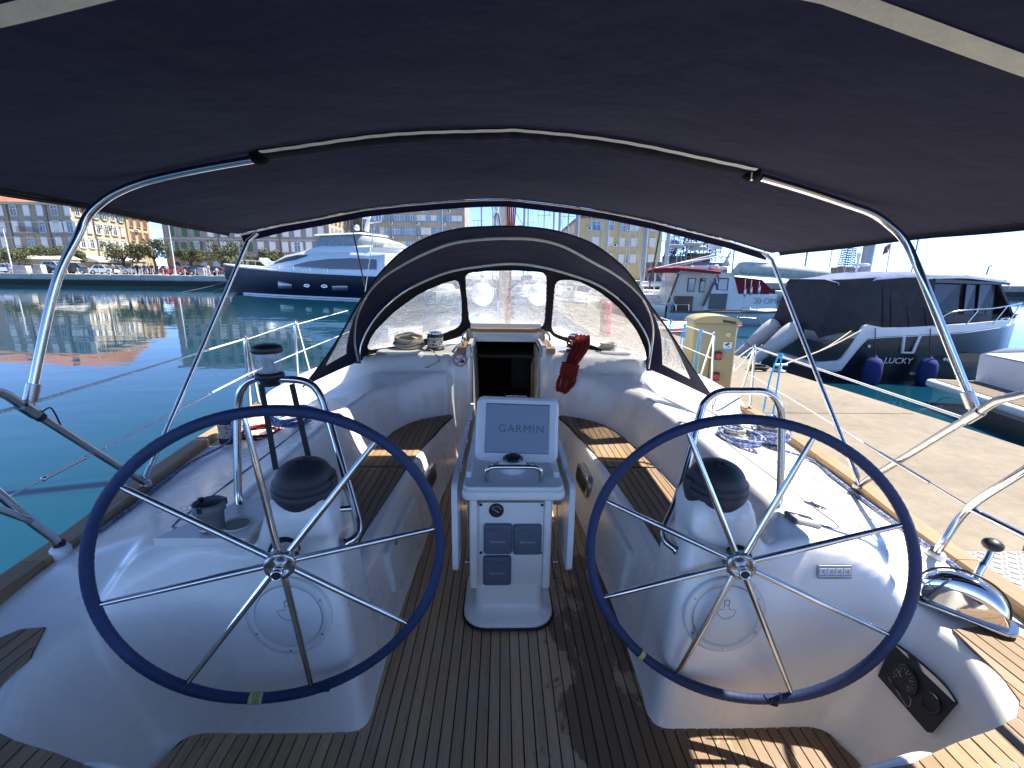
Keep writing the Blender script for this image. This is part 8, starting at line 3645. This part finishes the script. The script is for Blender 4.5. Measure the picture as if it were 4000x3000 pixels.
# boom with rolled white sail
b = MB()
b.tube(catmull([Q(2868, 1072, YT - 0.2), Q(2890, 1050, YT - 0.2), Q(2960, 1050, YT - 0.2), Q(3100, 1062, YT - 0.2), Q(3230, 1075, YT - 0.2)], 5), [0.08] + [0.2] * 4 + [0.33] * 12 + [0.3] * 4, 10)
b.build('furled_sail', canvas_mat('furled_sail_cloth', (0.55, 0.53, 0.47), 0.05), tw)
b = MB()
b.tube([Q(2862, 1068, YT - 0.2), Q(3250, 1095, YT - 0.2)], 0.09, 8)
b.build('boom', STEELW, tw)
text_mesh('20 OM', 0.42, 'lettering', mat('faded_grey_print', (0.33, 0.35, 0.36), 0.6), tw, frame_at((0, -1, 0)), Q(2988, 1177, YT + 0.28), ext=0.004)
# tackle hanging over the side
for x, yt, yb_ in ((2912, 1090, 1195), (2936, 1092, 1180), (2967, 1098, 1165)):
    b = MB()
    b.tube([Q(x, yt, YT - 0.5), Q(x - 6, yb_, YT - 0.5)], 0.02, 5)
    b.rbox(Q(x - 2, (yt + yb_) / 2, YT - 0.5), (0.12, 0.1, 0.42), 0.05, 3)
    b.build('tackle', STEELD, tw)
b = MB()
for x in (2570, 2640, 2690):
    b.tube([Q(x, 1222, YT + 0.1), Q(x, 1190, YT + 0.1)], 0.025, 5)
b.tube([Q(2555, 1190, YT + 0.1), Q(2690, 1190, YT + 0.1)], 0.025, 5)
b.build('deck_rail', STEEL, tw)
b = MB()
b.rbox(Q(2662, 1190, YT + 0.5), (0.9, 0.8, 0.9), 0.05, 2)
b.build('wooden_crate', VARN, tw)
fl_ = thing('ensign', Q(2800, 1085, YT - 0.7), 'small red white and blue flag on the white work boat', 'flag', 'flags')
b = MB()
b.tube([Q(2788, 1100, YT - 0.7), Q(2808, 1065, YT - 0.7)], 0.012, 5)
b.build('staff', VARN, fl_)
for k, c_ in enumerate(((0.45, 0.03, 0.03), (0.7, 0.7, 0.7), (0.04, 0.08, 0.35))):
    b = MB()
    p0 = Q(2806 - 5 * k, 1070 + 6 * k, YT - 0.7)
    b.add([p0, p0 + Vector((0.12, 0.02, -0.38)), p0 + Vector((0.02, 0.05, -0.42)), p0 + Vector((-0.07, 0.0, -0.1))], [(0, 1, 2, 3)], False)
    b.build('stripe', mat(f'flag_{k}', c_, 0.8), fl_, fix=False)

# ---- small white sailing boat bow beyond the pedestal
sb_ = thing('sailing_dinghy', Q(2880, 1300, 15), 'white sailboat bow with red stripe moored beyond the khaki power pedestal', 'sailboat')
YS = 15.0
b = MB()
rows = []
xs0, xs1 = Q(2700, 1300, YS).x, Q(2972, 1270, YS).x
for t in np.linspace(0, 1, 14):
    x = xs0 - 3.5 + (xs1 - xs0 + 3.5) * t
    hb = 1.3 * (1 - max(0, (t - 0.35) / 0.65) ** 2)
    zd = Q(2860, 1288, YS).z + 0.22 * max(0, t - 0.4)
    ring = []
    for j in range(8):
        u_ = j / 7
        ring.append(Vector((x - 0.35 * u_ * t, YS + 1.2 - hb * (1 - 0.3 * u_ ** 2), zd + (WATER_Z - 0.2 - zd) * u_)))
    for j in range(7, -1, -1):
        u_ = j / 7
        ring.append(Vector((x - 0.35 * u_ * t, YS + 1.2 + hb * (1 - 0.3 * u_ ** 2), zd + (WATER_Z - 0.2 - zd) * u_)))
    rows.append(ring)
b.grid(rows)
b.build('hull', GEL, sb_)
b = MB()
b.grid([[r_[0], r_[-1]] for r_ in rows])
b.build('deck', mat('cream_deck', (0.66, 0.62, 0.50), 0.6), sb_)
b = MB()
b.tube([r_[0] + Vector((0, -0.01, -0.12)) for r_ in rows], 0.03, 5)
b.build('red_stripe', STK_R, sb_)
b = MB()
yy = YS + 1.0
for pts_ in ([(2872, 1280), (2900, 1200), (2955, 1205), (2975, 1272)], [(2880, 1240), (2965, 1243)]):
    b.tube([Q(x, y, yy) for x, y in pts_], 0.014, 5)
b.build('bow_pulpit', STEEL, sb_)
b = MB()
b.rbox(Q(2700, 1285, YS + 1.2), (2.4, 1.2, 0.4), 0.2, 3)
b.build('cabin', GEL, sb_)

# ---- masts of moored sailing boats
MST = mat('mast_grey_alloy', (0.32, 0.33, 0.34), 0.4, 0.3, 0.06, 2)
MASTS = [(2176, 2180, 36, 0.10, 'thin grey mast left of the yellow block'), (2252, 2248, 30, 0.12, 'grey mast in front of the corner of the yellow block'), (2527, 2512, 28, 0.14, 'thick pale mast in front of the right part of the yellow block'), (2612, 2600, 34, 0.15, 'pale grey mast between the yellow block and the lattice ship'), (3395, 3380, 26, 0.28, 'thick grey mast behind the canvas roof of the dark blue boat'), (2345, 2342, 60, 0.08, 'very thin dark mast in front of the yellow block windows')]
for i, (xt, xb, Y, rr, lab) in enumerate(MASTS):
    p = aty(xb, 1050, Y)
    t = thing('sailboat', (p.x, Y, WATER_Z), 'sailboat with ' + lab, 'sailboat', 'moored sailboats')
    b = MB()
    b.tube([(p.x, Y, WATER_Z + 1.0), (p.x, Y, 16.0)], rr, 8)
    b.build('mast', MST, t)
    b = MB()
    rows = []
    for q in np.linspace(-1, 1, 9):
        hb = 1.4 * (1 - abs(q) ** 2.4) + 0.05
        rows.append([Vector((p.x - hb, Y + q * 4.5, WATER_Z + 1.0)), Vector((p.x - hb * 0.85, Y + q * 4.4, WATER_Z - 0.1)), Vector((p.x + hb * 0.85, Y + q * 4.4, WATER_Z - 0.1)), Vector((p.x + hb, Y + q * 4.5, WATER_Z + 1.0))])
    b.grid(rows)
    b.grid([[r_[0], r_[-1]] for r_ in rows])
    b.build('hull', GEL, t)
    b = MB()
    b.rbox((p.x, Y, WATER_Z + 1.2), (1.5, 4.0, 0.45), 0.3, 3, taper=0.8)
    b.build('coachroof', GEL, t)
    b = MB()
    b.tube([(p.x, Y - 0.1, WATER_Z + 2.0), (p.x + 0.1, Y - 3.6, WATER_Z + 2.05)], 0.14, 8)
    b.build('boom', STEELW, t)
    b = MB()
    b.tube([(p.x - 1.3, Y, WATER_Z + 1.0), (p.x, Y, 15.5)], 0.012, 4)
    b.tube([(p.x + 1.3, Y, WATER_Z + 1.0), (p.x, Y, 15.5)], 0.012, 4)
    b.tube([(p.x, Y - 4.4, WATER_Z + 1.0), (p.x, Y, 15.8)], 0.012, 4)
    b.build('stays', STEELD, t)

# more rigging behind the work boat and the dark blue boat
rnd = random.Random(77)
for i in range(12):
    px_ = (2060, 2120, 2210, 2300, 2410, 2450, 2560, 2640, 2860, 3140, 3235, 3560)[i]
    Y = rnd.uniform(45, 70)
    p = aty(px_, 1060, Y)
    t = thing('sailboat_rig', (p.x, Y, WATER_Z), ('thin distant mast with stays, number %s from the left above the boats' % ('first second third fourth fifth sixth seventh eighth ninth tenth eleventh twelfth'.split()[i])).replace('number ', ''), 'mast', 'distant masts above the boats')
    b = MB()
    b.tube([(p.x, Y, WATER_Z), (p.x + rnd.uniform(-0.2, 0.2), Y, rnd.uniform(15, 19))], rnd.uniform(0.06, 0.10), 6)
    b.build('mast', MST, t)
    b = MB()
    for s_ in (-1, 1):
        b.tube([(p.x + s_ * 1.5, Y, WATER_Z + 1), (p.x, Y, 15.0)], 0.018, 4)
    b.tube([(p.x + rnd.uniform(3, 5), Y, WATER_Z + 1), (p.x, Y, 15.0)], 0.018, 4)
    b.tube([(p.x - 0.8, Y, 8.5), (p.x + 0.8, Y, 8.5)], 0.03, 4)
    b.build('stays', STEELD, t)
    b = MB()
    rows = []
    for q in np.linspace(-1, 1, 7):
        hb = 1.4 * (1 - abs(q) ** 2.4) + 0.05
        rows.append([Vector((p.x - hb, Y + q * 4.5, WATER_Z + 1.1)), Vector((p.x - hb * 0.85, Y + q * 4.4, WATER_Z - 0.1)), Vector((p.x + hb * 0.85, Y + q * 4.4, WATER_Z - 0.1)), Vector((p.x + hb, Y + q * 4.5, WATER_Z + 1.1))])
    b.grid(rows)
    b.grid([[r_[0], r_[-1]] for r_ in rows])
    b.build('hull', GEL, t)
# boats on the far side of the pier, seen through the hood windows
for i, (x, Y, lab) in enumerate(((7.2, 33, 'white moored sailboat hull beyond the pier, left of the work boat'), (-5.0, 40, 'white moored sailboat ahead, seen through the left hood window'), (1.5, 34, 'white moored sailboat ahead, seen through the middle hood window'), (4.0, 38, 'white moored sailboat ahead, seen through the right hood window'), (-2.0, 46, 'white moored sailboat far ahead behind the mast'))):
    t = thing('sailboat', (x, Y, WATER_Z), lab, 'sailboat', 'moored sailboats')
    b = MB()
    rows = []
    for q in np.linspace(-1, 1, 9):
        hb = 1.5 * (1 - abs(q) ** 2.4) + 0.05
        rows.append([Vector((x - hb, Y + q * 5, WATER_Z + 1.1)), Vector((x - hb * 0.85, Y + q * 4.9, WATER_Z - 0.1)), Vector((x + hb * 0.85, Y + q * 4.9, WATER_Z - 0.1)), Vector((x + hb, Y + q * 5, WATER_Z + 1.1))])
    b.grid(rows)
    b.grid([[r_[0], r_[-1]] for r_ in rows])
    b.build('hull', GEL, t)
    b = MB()
    b.rbox((x, Y, WATER_Z + 1.35), (1.7, 4.4, 0.5), 0.3, 3, taper=0.8)
    b.build('coachroof', GEL, t)
    b = MB()
    b.tube([(x, Y, WATER_Z + 1.1), (x, Y, 13.5 - i)], 0.08, 8)
    b.build('mast', MST, t)
    b = MB()
    b.tube([(x, Y - 0.1, WATER_Z + 2.2), (x + 0.2, Y - 4, WATER_Z + 2.25)], 0.2, 8)
    b.build('furled_sail', (NAVY, COVERG, NAVY, COVERG, NAVY)[i], t)
b = MB()
g = Vector((2.62, 11.8, PZ))
b.lathe([(0.16, 0), (0.17, 0.05), (0.13, 0.1), (0.15, 0.8), (0.1, 0.88), (0.02, 0.9)], g, (0, 0, 1), 16)
tag(b.build('hydrant', STK_R), 'red hydrant post on the pier seen through the right hood window', 'hydrant')

# ---- lattice ship (fishing vessel with light trusses) behind
LAT = mat('lattice_dark_steel', (0.05, 0.05, 0.052), 0.6, 0.4, 0.2, 2)
YX = 80.0
ls = thing('lattice_ship', Q(2700, 1040, YX), 'dark ship with tall lattice towers and hanging lights behind the work boat', 'ship', None)
b = MB()
a_, c_ = Q(2595, 1050, YX), Q(2792, 998, YX)
b.box(((a_.x + c_.x) / 2, YX + 2, (WATER_Z + a_.z) / 2 + 0.6), (c_.x - a_.x + 4, 6, a_.z - WATER_Z + 1.0))
b.build('hull', TRIMD, ls)
for x0_, x1_, y0_, y1_ in ((2610, 2690, 1000, 1045), (2700, 2770, 990, 1045)):
    p0, p1 = Q(x0_, y1_, YX), Q(x1_, y0_, YX)
    b = MB()
    b.box(((p0.x + p1.x) / 2, YX + 1.5, (p0.z + p1.z) / 2), (p1.x - p0.x, 4, p1.z - p0.z))
    b.build('deckhouse', TRIMD, ls)


def truss(b, pts0, pts1, wd, n, r0=0.08):
    """square lattice between two points"""
    p0, p1 = Vector(pts0), Vector(pts1)
    d = (p1 - p0)
    ax = d.normalized()
    u = ax.cross(Vector((0, 1, 0))).normalized()
    v_ = Vector((0, 1, 0))
    cor = [(u * a + v_ * c_) for a, c_ in ((-1, -1), (1, -1), (1, 1), (-1, 1))]

    def at_(t, k_):
        w_ = wd[0] + (wd[1] - wd[0]) * t
        return p0 + d * t + cor[k_] * w_ / 2
    for k_ in range(4):
        b.tube([at_(0, k_), at_(1, k_)], r0, 4)
    for i in range(n):
        t0, t1 = i / n, (i + 1) / n
        for k_ in range(4):
            l_ = (k_ + 1) % 4
            b.tube([at_(t0, k_), at_(t1, l_)], r0 * 0.6, 3, cap=False)
            b.tube([at_(t1, k_), at_(t1, l_)], r0 * 0.6, 3, cap=False)
    return b


for (xa_, ya_), (xb_, yb_), w0 in (((2640, 1030), (2675, 800), (3.4, 2.2)), ((2745, 1030), (2745, 810), (4.6, 2.4)), ((2690, 1010), (2735, 800), (2.4, 1.6)), ((2610, 1010), (2640, 940), (1.4, 1.0)), ((2770, 1020), (2778, 860), (1.6, 1.2))):
    b = MB()
    truss(b, Q(xa_, ya_, YX + 1), Q(xb_, yb_, YX + 1), w0, 11)
    b.build('lattice_tower', LAT, ls)
for x, y in ((2637, 962), (2700, 955), (2725, 970)):
    p = Q(x, y, YX - 1)
    b = MB()
    b.rbox(p, (2.6, 1.6, 0.6), 0.3, 3)
    b.tube([p + Vector((-1.2, 0, 0.3)), p + Vector((-0.4, 0, 1.6))], 0.07, 4)
    b.tube([p + Vector((1.0, 0, 0.3)), p + Vector((0.5, 0, 1.8))], 0.07, 4)
    b.build('work_platform', TRIM, ls)
# harbour crane far right
cr_ = thing('harbour_crane', Q(3310, 1060, 140), 'distant lattice harbour crane above the dark blue motor boat', 'crane')
b = MB()
truss(b, Q(3300, 1060, 140), Q(3318, 970, 140), (3.0, 2.4), 10, 0.14)
b.build('lattice_jib', LAT, cr_)
b = MB()
p = Q(3300, 1064, 140)
b.rbox(p, (6, 5, 3.0), 0.4, 2)
b.build('crane_house', TRIMD, cr_)
b = MB()
b.box((p.x, p.y, (p.z + WATER_Z) / 2 - 1), (3, 3, p.z - WATER_Z))
b.build('crane_leg', TRIMD, cr_)
# lamp posts on the far mole
for px_, top, Y, lab in ((1868, 862, 120, 'double headed street lamp left of the mast'), (2590, 940, 110, 'street lamp right of the yellow block')):
    p = aty(px_, 1055, Y)
    t = thing('lamp_post', (p.x, Y, QZ), lab, 'lamp post', 'lamp posts beyond the boats')
    zt = aty(px_, top, Y).z
    b = MB()
    b.tube([(p.x, Y, QZ - 1), (p.x, Y, zt)], [0.16, 0.09], 8)
    b.build('pole', STEELD, t)
    for s in (-1, 1):
        b = MB()
        b.rbox((p.x + s * 0.75, Y, zt + 0.02), (1.3, 0.35, 0.16), 0.05, 2)
        b.build('lamp_head', STEELD, t)

# flag on a mast behind LUCKY
fg = thing('ensign', Q(3470, 1000, 30), 'red flag on a thin mast above the dark blue motor boat', 'flag', 'flags')
b = MB()
b.tube([Q(3462, 1060, 30), Q(3482, 940, 30)], 0.04, 5)
b.tube([Q(3468, 975, 30), Q(3505, 966, 30)], 0.02, 5)
b.build('staff', STEELW, fg)
b = MB()
p0 = Q(3479, 952, 30)
rr = []
for i in range(8):
    t = i / 7
    rr.append([p0 + Vector((-0.42 * t, 0.08 * math.sin(5 * t), -0.20 * t)), p0 + Vector((-0.42 * t - 0.06, 0.08 * math.sin(5 * t), -0.55 - 0.2 * t))])
b.grid(rr)
b.build('cloth', mat('flag_red', (0.35, 0.04, 0.05), 0.8), fg, fix=False)

# breakwater far right and hazy hills
b = MB()
b.box((150, 190, 0.05), (210, 8, 1.6))
bw = b.build('breakwater', CONCD)
tag(bw, 'long low grey breakwater on the right horizon', 'breakwater')
b = MB()
for k in range(60):
    b.tube([(50 + 3.5 * k, 186.2, 0.85), (50 + 3.5 * k, 186.2, 1.9)], 0.05, 3)
for z in (1.35, 1.9):
    b.tube([(46, 186.2, z), (255, 186.2, z)], 0.05, 3)
adopt(b.build('railing', STEELD), bw)
